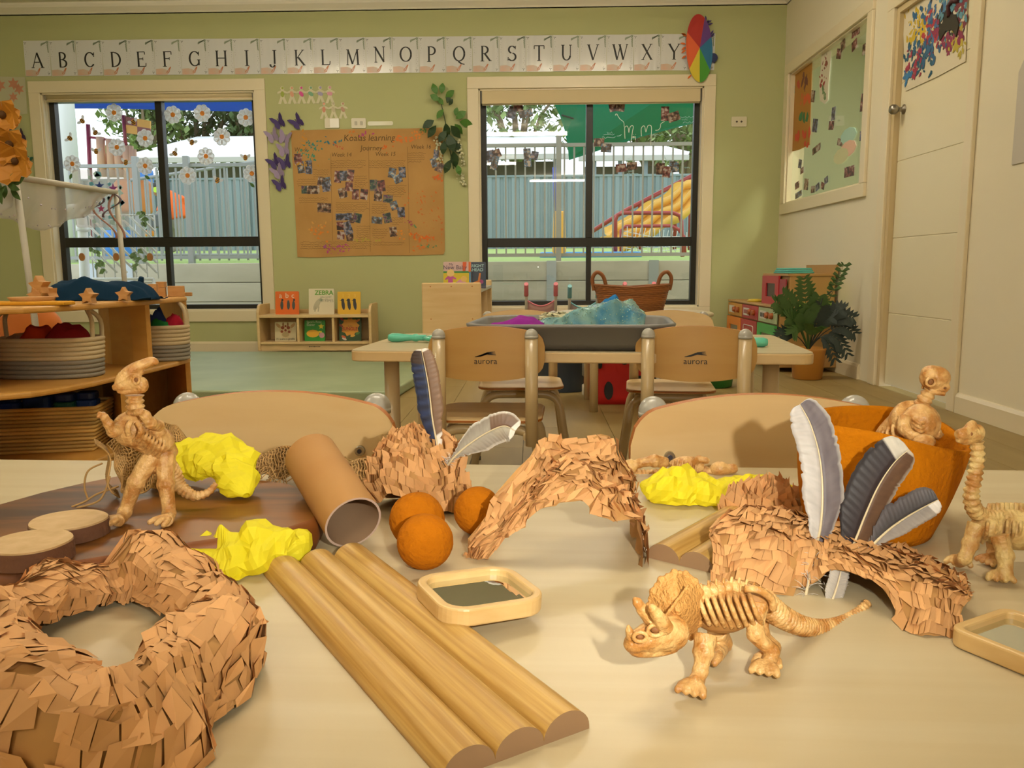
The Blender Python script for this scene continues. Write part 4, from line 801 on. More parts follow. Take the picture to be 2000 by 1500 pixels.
nt_ = at_x(1990, 240, WX); n_ = B().prism([(-.0, .0), (.3, 0), (.3, .42), (.03, .40), (.0, .36)], .001, .003, SF).obj('wall_notice', mat('notice_paper', 'c4bcae', .5)); n_.location = at_x(1977, 322, WX-.002); tag(n_, 'pale notice sheet on the right wall past the door', 'notice')
# coral print poster left of the window
cx_, cz_ = wp(15, 190); cp = thing('coral_print', 'pale sheet with coral pink leaf prints left of the window', 'print', (cx_, D-.004, cz_))
B().prism([(-.5, -.16), (.15, -.13), (.155, .15), (-.5, .17)], 0, .002, LF).obj('sheet', mat('print_sheet', 'c2bfa2', .25), cp)
for dx, dy, s in ((-.05, .09, .05), (.06, .1, .05), (.1, .06, .045), (.05, .0, .04), (.03, -.1, .035), (-.1, .02, .05)): B().prism(star2(s, s*.5, 6, dx, dy), .002, .003, LF).obj('leaf_print', mat('coral_ink', 'c98a6e', .6), cp)
# ---------------- canopy frame with gauze, poles, ribbons and flowers
m_pvc = mat('white_pvc', 'b9b4a4', .45); ca = thing('canopy_frame', 'white pipe canopy frame draped with sheer sparkly gauze', 'canopy', (-2.04, 3.65, 0))
def co(p): return Vector(p)-Vector((-2.04, 3.65, 0))
c1, c2 = at_y(30, 346, 3.3), at_y(226, 376, 4.0); c0 = at_y(-400, 330, 3.3)
B().tube([co(c1), co(c2)], .013, 10).obj('bar', m_pvc, ca); B().tube([co(c0), co(c1)], .013, 10).obj('bar', m_pvc, ca)
B().tube([co(c2), co((c2.x+.03, c2.y, .02))], .012, 10).obj('pole', m_pvc, ca); B().tube([co(c1), co((c1.x+.05, c1.y, .02))], .013, 10).obj('pole', m_pvc, ca)
m_gz = glass_mat('sheer_gauze', (.9, .88, .84, 1), .5, .3, .38)
def gz_(u, v):
    a = c1.lerp(c2, u); hang = (.02+.20*math.sin(PI*min(1, .25+(1-u)*.6))**1.0)*(1-u**3); return co(a+Vector((-.15*v*(1-u)-.02*math.sin(u*22)*v, -.06*v*math.sin(3*u), -v*hang+.006*math.sin(u*40)*v)))
B().grid(gz_, 40, 14).obj('gauze', m_gz, ca, solid=.001)
B().grid(lambda u, v: co(c0.lerp(c1, u)+Vector((.01*math.sin(u*30)*v, -.02*v, -v*(.12+.10*math.sin(PI*u))))), 40, 8).obj('gauze', m_gz, ca, solid=.001)
b = B()
for i in range(46):
    u = random.random()*.95; p = gz_(u, random.choice((.95, .9, .35+u*.4))); b.ball(p, random.uniform(.002, .0045), 6)
b.obj('sequin', mat('sequin', 'dcd6ee', .1, .6), ca)['kind'] = 'stuff'
B().grid(lambda u, v: co(c1+Vector((.012+.01*math.cos(6*v), 0, 0))), 1, 1)
for k, (dx, s) in enumerate(((-.11, .06), (-.06, -.05), (-.02, .05), (.0, -.03))):
    e = co(c2)+Vector((dx, -.02, 0)); B().grid(lambda u, v: e+Vector((s*math.sin(u*5)+v*.012, -.01*math.sin(u*4), -u*(.22 if k % 2 else .12))), 16, 1).obj('ribbon', mat('ribbon_'+str(k % 2), ['6a5a6a', 'b48a80'][k % 2], .4), ca, solid=.001)
m_of = mat('orange_petal', 'b87a1e', .6, island=.25); m_gl = mat('flower_leaf', '3d5a26', .6)
for k, (px, py, s, lab) in enumerate(((8, 225, .10, 'uppermost'), (22, 283, .10, 'middle'), (32, 315, .11, 'lowest'))):
    p = at_y(px, py, 3.25); f_ = thing('artificial_flower', 'orange artificial flower on the canopy corner, '+lab+' of three', 'flower', p, group='orange artificial flowers')
    for i in range(9):
        a = i*2.4; u = Vector((math.cos(a), -.5, math.sin(a)*.8-.3)).normalized(); L_ = s*random.uniform(.7, 1); w_ = u.cross(Vector((0, 1, .2))).normalized()*L_*.35
        B().add([Vector((0, 0, 0)), u*L_*.5+w_, u*L_+w_*.4+Vector((0, .015, 0)), u*L_-w_*.4, u*L_*.5-w_], [(0, 1, 2, 3, 4)]).obj('petal', m_of, f_, solid=.002)
    B().ball((0, -.012, 0), .016, 8).obj('flower_centre', mat('flower_heart', '5a3a14', .8), f_)
    B().tube([(0, 0, 0), (-.05, .03, -.06), (c1.x-p.x, c1.y-p.y, c1.z-p.z)], .004, 6).obj('stem', m_gl, f_)
lfp = at_y(12, 362, 3.25); ls = thing('leaf_spray', 'dark green leaf spray tied at the canopy corner', 'leaves', lfp)
for i in range(9):
    leaf3(ls, Vector((random.uniform(-.03, .03), random.uniform(-.03, .03), random.uniform(-.02, .02))), random.uniform(.05, .08), .014, [-.4, -.9, -1.4, .5, 1.2, 2.2, 2.9, -2.2, -1.8][i], random.uniform(-.5, .5), m_gl)
# ================================================================== middle of the room
WOODV = ('c99a58', 7, (.6, 6, 6), .7)
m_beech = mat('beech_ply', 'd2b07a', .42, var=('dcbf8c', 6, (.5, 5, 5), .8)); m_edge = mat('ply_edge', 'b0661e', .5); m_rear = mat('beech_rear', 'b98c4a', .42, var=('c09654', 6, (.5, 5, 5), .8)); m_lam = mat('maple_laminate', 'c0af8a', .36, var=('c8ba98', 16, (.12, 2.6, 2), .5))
m_tube = mat('cream_tube', 'c3ab80', .3, coat=.2); m_cap = mat('grey_cap', 'a8a499', .3, coat=.3); m_bolt = mat('bolt_steel', 'b8b8b8', .25, 1); m_bolt2 = mat('bolt_socket', '3a3640', .4)
def bent(pts, r, n=6):
    """polyline with rounded corners"""
    P = [Vector(p) for p in pts]; out = [P[0]]
    for i in range(1, len(P)-1):
        a = P[i]+(P[i-1]-P[i]).normalized()*r; c = P[i]+(P[i+1]-P[i]).normalized()*r
        for k in range(n+1):
            t = k/n; out.append((1-t)**2*a+2*t*(1-t)*P[i]+t*t*c)
    return out+[P[-1]]
def chair_parts(t, logo):
    """child's chair, sitter faces +y, back plane at y=-.13"""
    hw, sh = .112, .285
    def back(u, v):
        x = (u-.5)*.272; e = 1-(2*(u-.5))**2; top = .490+.034*e; bot = .408-.020*e
        y = -.112-.022*(1-(2*(u-.5))**2)+.0; return Vector((x, y, lerp(bot, top, v)))
    n = 56; b = B()
    outer = []
    P = []
    for i in range(n+1): P.append((-.143+.286*i/n, 1))
    def zt(x): return .504+.021*(1-(x/.143)**2)
    def zb(x): return .410-.019*(1-(x/.143)**2)
    def yc(x): return -.128+.018*(x/.143)**2
    xs_ = [-.143+.286*i/n for i in range(n+1)]
    rr = .03
    def rnd(x, z, top):
        d = abs(x)-(.143-rr)
        if d > 0: k = rr-math.sqrt(max(0, rr*rr-d*d)); return z-k if top else z+k
        return z
    front = []; 
    for x in xs_: front.append((x, rnd(x, zt(x), True), rnd(x, zb(x), False)))
    th = .013
    vs = []; fs = []
    for (x, a, c) in front: vs += [(x, yc(x)+th/2, a), (x, yc(x)+th/2, c), (x, yc(x)-th/2, a), (x, yc(x)-th/2, c)]
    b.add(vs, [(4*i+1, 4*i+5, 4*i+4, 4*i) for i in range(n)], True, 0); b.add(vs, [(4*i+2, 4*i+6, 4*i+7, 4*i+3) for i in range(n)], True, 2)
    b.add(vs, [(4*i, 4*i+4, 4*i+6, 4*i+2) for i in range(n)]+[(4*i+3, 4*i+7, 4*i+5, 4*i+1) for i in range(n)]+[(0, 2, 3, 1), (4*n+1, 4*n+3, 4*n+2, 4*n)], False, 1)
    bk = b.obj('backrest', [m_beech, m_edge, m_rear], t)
    for sx in (-1, 1):
        B().tube([(sx*hw, -.147, .235), (sx*hw, -.147, .497)], .0155, 16).obj('post', m_tube, t)
        cp_ = B().tube([(sx*hw, -.147, .497), (sx*hw, -.147, .503)], [.0165, .0165], 16).ball((sx*hw, -.147, .503), (.0165, .0165, .017), 16, half=True).obj('post_cap', m_cap, t)
        bo = B().cyl((sx*(hw-.012), -.118, .46), (sx*(hw-.012), -.106, .46), .0062, .0055, 14).obj('bolt', m_bolt, bk); B().cyl((sx*(hw-.012), -.1065, .46), (sx*(hw-.012), -.1052, .46), .0026, n=8).obj('bolt_socket', m_bolt2, bk)
    def seat(u, v): return None
    b = B(); sp_ = rrect(.27, .265, .05, 5, 0, .0); b.prism(sp_, sh, sh+.011, FLAT); b.obj('seat', [m_beech], t, bevel=.003)
    b = B().prism(rrect(.272, .267, .05, 5), sh+.003, sh+.008); b.obj('seat_edge', m_edge, t)
    for y, rr_ in ((-.115, 'rear'), (.10, 'front')):
        B().tube(bent([(-.155, y*1.25, .006), (-.118, y, sh-.016), (.118, y, sh-.016), (.155, y*1.25, .006)], .055, 8), .0125, 12).obj('leg_frame', m_tube, t)
        for sx in (-1, 1): B().tube([(sx*.155, y*1.25, 0), (sx*.154, y*1.25, .014)], .0145, 12).obj('foot', mat('rubber_foot', '5a564e', .7), t)
    for sx in (-1, 1): B().tube([(sx*.1, -.147, sh-.03), (sx*.1, .10, sh-.016)], .010, 10).obj('side_rail', m_tube, t)
    if logo:
        f = FR((0, -.1345, .452), (1, 0, 0), (0, 0, 1), (0, -1, 0)); fe = B()
        for k in range(4): fe.ribbon([(-.026+.0*k, -.001), (-.012, .001+.0005*k), (.004, .006+.001*k), (.026-.001*k, .007+.003*k-.004)], [.0012, .0028, .003, .0008], f, .0004)
        fe.obj('feather_logo', m_ink, bk); text('logo_lettering', 'aurora', m_ink, bk, (0, -.1345, .434), .021, ext=.0002, sx=1.0)
ch = thing('child_chair', 'child chair with printed logo, back towards us, at the grey tub', 'chair', group='child chairs'); chair_parts(ch, True)
def place_chair(o, p, rz): o.location = (p[0], p[1], 0); o.rotation_euler = (0, 0, rz)
pA = at_y(956, 650, 1.95); place_chair(ch, (pA.x-.004, 1.95+.147), -.05)
ch['label'] = 'child chair with printed back seen from behind, beside the feather nest'
pB = at_y(1380, 650, 1.93); dup(ch, (pB.x, 1.93+.147, 0), -.16, 'child chair with printed back seen from behind, before the play kitchen')
pC = at_y(1018, 610, 2.80); dup(ch, (pC.x, 2.80-.147, 0), PI+.02, 'child chair facing us across the grey tub, beside the wooden cabinet')
pD = at_y(1296, 610, 2.72); dup(ch, (pD.x, 2.72-.147, 0), PI-.12, 'child chair facing us across the grey tub, under the wicker basket')
pE = at_y(540, 800, .93); dup(ch, (pE.x+.002, .93-.147, 0), PI-.03, 'child chair facing us behind the skeleton with the long head crest')
pF = at_y(1480, 800, .90); dup(ch, (pF.x, .90-.147, 0), PI+.03, 'child chair facing us behind the orange felt basket')
# far table
def table(name, label, cx, cy, w, d, h, rz, th=.028, legs=True, lr=.02, dx=.1, dy=.1):
    t = thing(name, label, 'table', (cx, cy, 0), rz)
    B().prism(rrect(w, d, .035, 6), h-th, h-.002).obj('table_top', m_beech, t, bevel=.003); B().prism(rrect(w-.004, d-.004, .033, 6), h-.003, h).obj('laminate', m_lam, t)
    for sx in (-1, 1):
        for sy in (-1, 1):
            x, y = sx*(w/2-dx), sy*(d/2-dy); B().cyl((x, y, 0), (x, y, h-th), lr, n=18).obj('leg', m_tube, t)
    return t
ftl, ftr = at_z(681, 684, .46), at_z(1597, 691, .46); ang = math.atan2(ftr.y-ftl.y, ftr.x-ftl.x)+.012; Wt = (ftr-ftl).length
cen = (ftl+ftr)/2+Vector((-math.sin(ang), math.cos(ang), 0))*.28
table('child_table', 'low wooden child table carrying the grey tub', cen.x, cen.y, Wt, .56, .46, ang, dx=.085)
# near table
ang2 = -.045; nb = at_z(1000, 907, .46)
NT = nb+Vector((math.sin(ang2), -math.cos(ang2), 0))*.31
table('activity_table', 'pale laminate table in the foreground spread with dinosaurs and craft paper', NT.x-.02, NT.y, 1.5, .62, .46, ang2)
# grey tub with cloths
m_tub = mat('grey_rubber', '74716c', .45, bump=(60, .05)); tc_ = at_y(1117, 650, 2.22); tub = thing('grey_tub', 'dark grey rectangular rubber tub on the far child table', 'tub', (tc_.x, 2.20, .46), ang)
def ring(w, d, r, z, n=6): return [(x, y, z) for x, y in rrect(w, d, r, n)]
sec = [ring(.46, .37, .07, .002), ring(.49, .40, .08, .02), ring(.51, .42, .09, .05), ring(.53, .44, .095, .058), ring(.532, .442, .095, .064), ring(.515, .425, .09, .067), ring(.50, .41, .088, .06), ring(.475, .385, .075, .02), ring(.45, .36, .065, .008)]
b = B(); n = len(sec[0])
for i, s_ in enumerate(sec): b.v += [Vector(p) for p in s_]
for i in range(len(sec)-1):
    for j in range(n): b.f.append([i*n+j, i*n+(j+1) % n, (i+1)*n+(j+1) % n, (i+1)*n+j]); b.sm.append(True); b.mi.append(0)
for f in (list(range(n))[::-1], [(len(sec)-1)*n+j for j in range(n)]): b.f.append(f); b.sm.append(False); b.mi.append(0)
b.obj('tub_body', m_tub, tub)
def cloth(name, label, cat, c, sx, sy, hgt, col, k, m=None, rz=0, n=26, sharp=1.0):
    def f(u, v):
        x, y = (u-.5)*2, (v-.5)*2; e = max(0, 1-(abs(x)**2.2+abs(y)**2.2)); z = hgt*math.sin(min(1,e)*PI/2)*(1+.5*nz((x*1.3, y*1.3, k), 1, k))+.18*hgt*sharp*nz((x*4, y*4, 0), 1, k)
        q = Vector((x*sx*(1+.12*nz((x, y, 3), 1.5, k)), y*sy*(1+.12*nz((x, y, 8), 1.5, k)), max(.001, z))); return q
    o = B().grid(f, n, n).obj(name, m or mat('cloth_'+col, col, .9, spec=.15), None, solid=.002); o.location = c; o.rotation_euler = (0, 0, rz); return tag(o, label, cat)
cloth('purple_cloth', 'bright purple felt cloth heaped in the grey tub', 'cloth', (tc_.x-.145, 2.12, .50), .085, .06, .035, '8f2b94', 1)
b = B()
for i in range(60): b.tube([Vector((random.gauss(0, .02), random.gauss(0, .02), .005))+Vector((.012*math.cos(a+i), .012*math.sin(a), .02*random.random()+.006*math.sin(a*2))) for a in (0, .8, 1.6, 2.4, 3.2, 4)], .0022, 5)
o = tag(b.obj('shredded_paper', mat('cream_shred', 'd9d3ae', .7)), 'cream curly shredded paper in the grey tub', 'paper shred', kind='stuff'); o.location = (tc_.x-.045, 2.2, .515)
m_sq = mat('sequin_mesh', 'a8d4c6', .25, .35, var=('4f9cc0', 18, (1, 1, 1), .6), bump=(500, .8), coat=.4, alpha=.72)
sq_pts = [(at_y(1035, 635, 2.12), at_y(1040, 632, 2.2)), (at_y(1090, 618, 2.12), at_y(1095, 628, 2.25)), (at_y(1140, 603, 2.14), at_y(1150, 600, 2.26)), (at_y(1205, 588, 2.15), at_y(1230, 585, 2.24)), (at_y(1262, 620, 2.15), at_y(1258, 606, 2.24))]
sqo = sq_pts[0][0].copy(); sqo.z = .47
def sqf(u, v):
    i = min(int(u*4), 3); t = u*4-i; a = sq_pts[i][0].lerp(sq_pts[i+1][0], t); c = sq_pts[i][1].lerp(sq_pts[i+1][1], t); low = Vector((a.x-.01, a.y-.02, .50)) if v < .5 else a
    p = low.lerp(a, v*2) if v < .5 else a.lerp(c, v*2-1); return p-sqo+Vector((0, .006*math.sin(u*30+v*7), .005*math.sin(u*22+v*9)))
sq = thing('sequin_fabric', 'sparkly blue green sequin mesh sheet spilling from the tub', 'fabric', sqo); B().grid(sqf, 40, 16).obj('mesh_sheet', m_sq, sq, solid=.0015)
b = B()
for i in range(330): u, v = random.random(), random.random(); b.ball(sqf(u, v)+Vector((0, -.0025, .001)), .0017, 6)
b.obj('sequin', mat('aqua_sequin', 'bfe8dc', .08, .7), sq)['kind'] = 'stuff'
cloth('blue_cloth', 'blue crumpled cloth under the sequin mesh in the tub', 'cloth', (tc_.x+.1, 2.26, .50), .07, .05, .07, '2f78b4', 4)
def magn(px, py, lab, flip):
    p = at_z(px, py, .46); t = thing('turquoise_magnifier', lab, 'magnifier', (p.x, p.y, .46), ang); m = mat('turquoise_plastic', '5ec0a6', .3, coat=.3); s = -1 if flip else 1
    pr = [(.0, 0), (.009, .002), (.0125, .012), (.0125, .03), (.0095, .055), (.0085, .07), (.011, .078), (.011, .084), (.0085, .088), (.0085, .11)]
    b = B().lathe(pr, 16)
    for q in b.v: q.xyz = (s*q.z, q.x, q.y+.0125)
    b.obj('handle', m, t); B().tube([(s*(.15)+.042*math.cos(a), .042*math.sin(a), .0115) for a in [2*PI*i/24 for i in range(24)]], .006, 10, closed=True).obj('lens_ring', m, t)
    B().lathe([(.0, .0105), (.04, .0105), (.04, .0125), (0, .0125)], 24, (s*.15, 0, 0), cap=False).obj('lens', m_glass, t)
magn(758, 668, 'turquoise plastic handled magnifier at the empty end of the far table', False); magn(1500, 678, 'turquoise plastic magnifier half hidden behind the printed chair', True)
# floor mat
mt = B(); cs = [at_z(180, 757, .055), at_z(765, 762, .055), at_z(812, 728, .055)]
y0m = 4.1; matp = [(-3.6, 4.17), (-.715, 4.06), (-.66, 4.75), (-.64, 6.05), (-3.6, 6.2)]
tag(B().prism(matp, .001, .055).obj('floor_mat', mat('sage_vinyl_mat', '93a27e', .45, var=('9fae8a', 3, (1, 1, 1), .5), bump=(12, .25)), bevel=.012, seg=3), 'thick sage green vinyl floor mat before the book shelf', 'mat')
# book shelf
bs = thing('book_display_shelf', 'low wooden six bay book display shelf against the back wall', 'shelf', (at_y(620, 600, 6.15).x, 6.15, .056)); XO = bs.location
def bx(px): return at_y(px, 620, 6.15).x-XO.x
def bzz(py): return at_y(620, py, 6.15).z-XO.z
L0, L1 = bx(503), bx(722); zt_, zm, zb_ = bzz(594), bzz(615), bzz(668)
for x in (L0, L1):
    P = [(0, 0), (.28, 0), (.28, zt_), (.06, zt_), (.03, zt_-.01), (.0, zm+.02)]
    B().prism(P, -.011, .011, FR((x, 0, 0), (0, 1, 0), (0, 0, 1), (1, 0, 0))).obj('side_panel', m_beech, bs, bevel=.006)
B().box2((L0+.011, .005, zm-.022), (L1-.011, .27, zm)).obj('shelf', m_beech, bs, bevel=.003); B().box2((L0+.011, .005, zb_-.018), (L1-.011, .27, zb_)).obj('shelf', m_beech, bs, bevel=.003)
B().box2((L0+.011, .02, 0), (L1-.011, .035, zb_-.018)).obj('kick_board', m_beech, bs); B().box2((L0+.011, .262, .0), (L1-.011, .275, zt_-.05)).obj('back_panel', m_beech, bs)
for px in (580, 649): B().box((bx(px), .14, (zm+zb_)/2-.011), (.018, .25, zm-zb_-.02)).obj('divider', m_beech, bs)
for i in range(9): B().prism(rrect(.006, .009 if i in (0, 4) else .006, .001, 1, bx(601)+i*.0098, .0 + zb_*.45), 0, .0008, FR((0, .02, 0), (1, 0, 0), (0, 0, 1), (0, -1, 0))).obj('maker_mark', m_ink, bs)
# books
def book(name, label, pxc, pyb, w, h, col, Y, tilt=.12, grp=None, z=None, th=.014):
    p = at_y(pxc, pyb, Y); zz = p.z if z is None else z; t = thing(name, label, 'book', (p.x, Y, zz), group=grp); t.rotation_euler = (-tilt, 0, random.uniform(-.04, .04)); w *= Y/1592; h *= Y/1592
    B().prism(rrect(w, h, .006, 3, 0, h/2), -th, 0, LF).obj('cover', mat('cover_'+col, col, .3), t); B().prism(rrect(w*.97, h*.97, .004, 2, 0, h/2), -th*.9, -th*.1, LF).obj('pages', mat('page_edge', 'd9d0b8', .8), t)
    return t, w, h
def pr_(t, P, col, z=.0008, name='cover_print'): return B().prism(P, .0001, z, LF).obj(name, mat('print_'+col, col, .35), t)
def tx(t, s, x, z, size, col, **k): return text('cover_title', s, mat('print_'+col, col, .35), t, (x, -.0012, z), size, ext=.0002, **k)
YB = 6.24; g1 = 'board books on the display shelf'; ztop = XO.z+zm; zlow = XO.z+zb_
t, w, h = book('board_book', 'orange alphabet board book on top of the display shelf', 561, 615, 46, 45, 'd9661c', YB, grp=g1, z=ztop)
for s, x in (('a', -.05), ('b', 0), ('c', .045)): tx(t, s, x, h*.72, .055, 'e8dcc0')
for i, x in enumerate((-.04, .01, .05)): pr_(t, rotp(disc(.012, 10, 0, 0, .035), .2*(i-1)*3 if i == 1 else 0, x, h*.4), '3f4644'); pr_(t, disc(.009, 8, x+(0 if i == 1 else .004), h*.4+.04 if i != 1 else h*.4+.03), '2c2a2a' if i != 1 else '5f6a66')
t, w, h = book('board_book', 'cream board book with green title and pale zebra on the display shelf', 628, 615, 50, 50, 'd8cdb0', YB, grp=g1, z=ztop)
tx(t, 'ZEBRA', .02, h*.76, .048, '5d9a2c', bold=.001); tx(t, 'who LOST', .035, h*.64, .02, '8a8a78'); tx(t, 'his', .04, h*.57, .016, '8a8a78'); tx(t, 'STRIPES', .045, h*.48, .028, '8f8a78')
pr_(t, rotp(disc(.02, 10, 0, 0, .05), -.5, -.035, h*.38), 'b9b296'); pr_(t, disc(.016, 10, -.005, h*.56, .012), '8f9a80'); 
for x in (-.055, -.03): pr_(t, [(x, h*.1), (x+.008, h*.1), (x+.014, h*.3), (x+.006, h*.3)], 'a9a288')
t, w, h = book('board_book', 'yellow board book with three dark birds on the display shelf', 682, 615, 45, 44, 'd9a91e', YB, grp=g1, z=ztop)
for s, x in (('1', -.045), ('2', 0), ('3', .045)): tx(t, s, x, h*.74, .04, 'e6c04a'); pr_(t, rotp(disc(.013, 10, 0, 0, .042), .12, x, h*.42), '2f2a2c'); pr_(t, disc(.013, 8, x-.004, h*.62, .012), '2f2a2c'); pr_(t, [(x-.014, h*.62), (x-.028, h*.6), (x-.014, h*.585)], '3a3028')
t, w, h = book('board_book', 'pale giraffe face board book in the first lower bay', 558, 668, 42, 38, 'cbbf98', YB, grp=g1, z=zlow)
pr_(t, rotp([(-.045, .03), (.045, .03), (.05, .0), (.025, -.06), (-.025, -.06), (-.05, 0)], 0, 0, h*.56), 'c9b48a'); 
for x, y, r in ((-.022, .02, .014), (.022, .02, .014), (0, .0, .01), (-.028, -.01, .011), (.028, -.012, .011), (.0, .032, .009)): pr_(t, disc(r, 8, x, h*.56+y), '8a3f22', .0012)
pr_(t, disc(.028, 12, 0, h*.34, .02), 'a89468', .0014)
for sx in (-1, 1): pr_(t, rotp(disc(.012, 8, 0, 0, .026), -sx*.8, sx*.055, h*.8), 'b08a5a'); pr_(t, rotp(disc(.007, 8, 0, 0, .018), 0, sx*.018, h*.86), '8a5a34')
tx(t, 'If I were a giraffe', 0, h*.07, .021, '2b2622')
t, w, h = book('board_book', 'green board book with yellow star in the middle lower bay', 615, 668, 41, 41, '2f8a34', YB, grp=g1, z=zlow)
tx(t, "Spot's First", -.005, h*.86, .026, 'd8dcc0'); tx(t, 'Easter', -.03, h*.73, .026, 'd8dcc0'); pr_(t, star2(.024, .011, 5, .05, h*.7), 'e0c838')
pr_(t, disc(.05, 12, -.015, h*.36, .03), 'd9a42a'); pr_(t, disc(.022, 10, .055, h*.28), 'c08a92'); pr_(t, [(.03, h*.4), (.055, h*.4), (.055, h*.48), (.03, h*.48)], 'e0d040')
t, w, h = book('board_book', 'dark green jungle picture book with orange burst in the last lower bay', 684, 668, 44, 50, '2c4a2a', YB, grp=g1, z=zlow)
pr_(t, star2(.075, .06, 9, 0, h*.55), 'd9962a'); tx(t, 'JUNGLE', 0, h*.42, .034, 'b83a1e', bold=.0008); tx(t, 'in the', 0, h*.56, .015, '5a3a1e');
for x, y, c in ((-.065, .86, 'b03a3a'), (.06, .8, 'c9722a'), (-.07, .6, '8a3a2a'), (-.05, .16, 'c95a2a'), (.02, .2, 'd9a43a'), (.06, .3, '4a7a3a'), (-.045, .08, 'd8d0c0'), (.0, .9, '8a4a2a')): pr_(t, rotp(disc(.02, 8, 0, 0, .009), x*9, x, h*y), c, .0012)
# wooden cabinet with two books
cb = thing('wooden_cabinet', 'wooden open cabinet standing end on beside the window', 'cabinet', (at_y(824, 600, 5.0).x, 5.0, 0)); cw = at_y(940, 600, 5.0).x-at_y(824, 600, 5.0).x; chh = at_y(880, 552, 5.0).z
B().box2((0, 0, .03), (cw, .02, chh)).obj('end_panel', m_beech, cb, bevel=.008); B().box2((0, 1.3, .03), (cw, 1.32, chh)).obj('end_panel', m_beech, cb, bevel=.008); B().box2((0, .02, .03), (.015, 1.3, chh-.04)).obj('back_panel', m_beech, cb)
B().box2((.015, .02, chh-.06), (cw, 1.3, chh-.04)).obj('top_shelf', m_lam, cb); B().box2((.015, .02, .28), (cw, 1.3, .30)).obj('shelf', m_beech, cb); B().box2((.015, .02, .05), (cw, 1.3, .07)).obj('shelf', m_beech, cb)
B().box2((.02, .65, .07), (cw, .67, chh-.06)).obj('divider', m_beech, cb); B().box2((0, 0, 0), (cw, 1.32, .05)).obj('plinth', m_beech, cb)
for u, v in ((.15, .96), (.5, .96), (.85, .96), (.15, .62), (.85, .62)): B().cyl((cw*u, -.001, chh*v), (cw*u, .002, chh*v), .004, n=8).obj('screw_cap', m_edge, cb)
t, w, h = book('picture_book', 'pink and yellow picture book with child and baby basket on the wooden cabinet', 893, 553, 54, 52, 'c8a8a4', 5.15, .08, z=chh-.04)
pr_(t, [(-w/2, 0), (w/2, 0), (w/2, h*.2), (-w/2, h*.12)], 'd9701c'); pr_(t, [(-w/2, h*.12), (w/2, h*.2), (w/2, h*.6), (-w/2, h*.6)], 'c9b21e', .0006); pr_(t, [(-w/2, h*.58), (w/2, h*.58), (w/2, h*.65), (-w/2, h*.65)], '2f7a2c', .0009)
tx(t, 'My', -w*.22, h*.86, .022, '4a4058'); tx(t, 'New Baby', -w*.08, h*.72, .036, '4a4058')
pr_(t, disc(.024, 12, -w*.24, h*.58), 'e0bf76', .0014); pr_(t, [(-w*.34, h*.47), (-w*.16, h*.47), (-w*.03, h*.38), (-w*.05, h*.34), (-w*.16, h*.38), (-w*.16, h*.2), (-w*.33, h*.2), (-w*.33, h*.36), (-w*.44, h*.32), (-w*.44, h*.36)], 'b0488a', .0014)
pr_(t, [(-w*.34, h*.2), (-w*.15, h*.2), (-w*.13, h*.06), (-w*.22, h*.06), (-w*.25, h*.14), (-w*.28, h*.06), (-w*.37, h*.06)], '5a3f7a', .0014)
pr_(t, [(0, h*.06), (w*.3, h*.06), (w*.36, h*.2), (-w*.04, h*.24)], '2f8a80', .0014); pr_(t, [(-w*.03, h*.24), (w*.28, h*.12), (w*.34, h*.22), (w*.1, h*.36)], 'c98aa0', .0016); pr_(t, disc(.019, 12, w*.24, h*.36), 'd9b25a', .0018)
pr_(t, [(w*.2, h*.65), (w*.3, h*.65), (w*.34, h*.99), (w*.2, h*.99)], 'd0561c', .0014); pr_(t, [(w*.41, h*.62), (w*.49, h*.62), (w*.49, h*.99), (w*.41, h*.99)], 'd0661c', .0014); pr_(t, [(w*.43, 0), (w*.495, 0), (w*.495, h*.62), (w*.43, h*.62)], '3a7aa8', .0015)
t, w, h = book('picture_book', 'dark blue picture book partly behind the pink one on the cabinet', 934, 553, 30, 51, '26344a', 5.19, .08, z=chh-.04)
tx(t, 'BRIGHT', -.01, h*.8, .027, '9fc4c8', bold=.0006); tx(t, 'AHEAD', -.012, h*.65, .027, '9fc4c8', bold=.0006); pr_(t, [(-w*.45, h*.1), (w*.1, h*.18), (w*.18, h*.58), (w*.06, h*.58), (-.002, h*.3), (-w*.45, h*.2)], 'c8762a'); pr_(t, disc(.014, 10, .02, h*.25), '8a2f6a'); pr_(t, [(-w/2, h*.02), (w/2, h*.02), (w/2, h*.1), (-w/2, h*.08)], '4a4a5a')
# round table with wicker basket and strollers behind
rc = at_y(1235, 608, 3.95); rt2 = thing('round_table', 'small round wooden table by the slide window', 'table', (rc.x, 3.95, 0)); hr = .455
B().lathe([(.36, hr-.055), (.375, hr-.05), (.375, hr-.03), (.36, hr-.026)], 40).obj('lower_rim', m_beech, rt2); B().lathe([(.37, hr-.02), (.382, hr-.015), (.382, hr-.004), (.37, hr)], 40).obj('table_top', m_lam, rt2)
for a in (.8, 2.4, 3.9, 5.5): B().cyl((.27*math.cos(a), .27*math.sin(a), 0), (.27*math.cos(a), .27*math.sin(a), hr-.02), .02, n=14).obj('leg', m_tube, rt2)
m_wk = mat('brown_wicker', '8a5426', .6, island=.25); wb = thing('wicker_basket', 'brown wicker basket with two loop handles on the round table', 'basket', (at_y(1231, 590, 3.95).x, 3.9, hr))
hb = .115; b = B()
for k in range(15):
    z = hb*k/14; s_ = .82+.18*k/14; b.tube([((.175*s_)*math.cos(a)*(1+.012*math.sin(a*22+k*PI)), (.12*s_)*math.sin(a)*(1+.012*math.sin(a*22+k*PI)), z+.004+.012*abs(math.cos(a))*k/14) for a in [2*PI*i/88 for i in range(88)]], .0056, 5, closed=True)
b.obj('woven_wall', m_wk, wb)['kind'] = 'stuff'; B().lathe([(.14, .0), (.145, .006)], 30, sy=.69).obj('base', m_wk, wb)
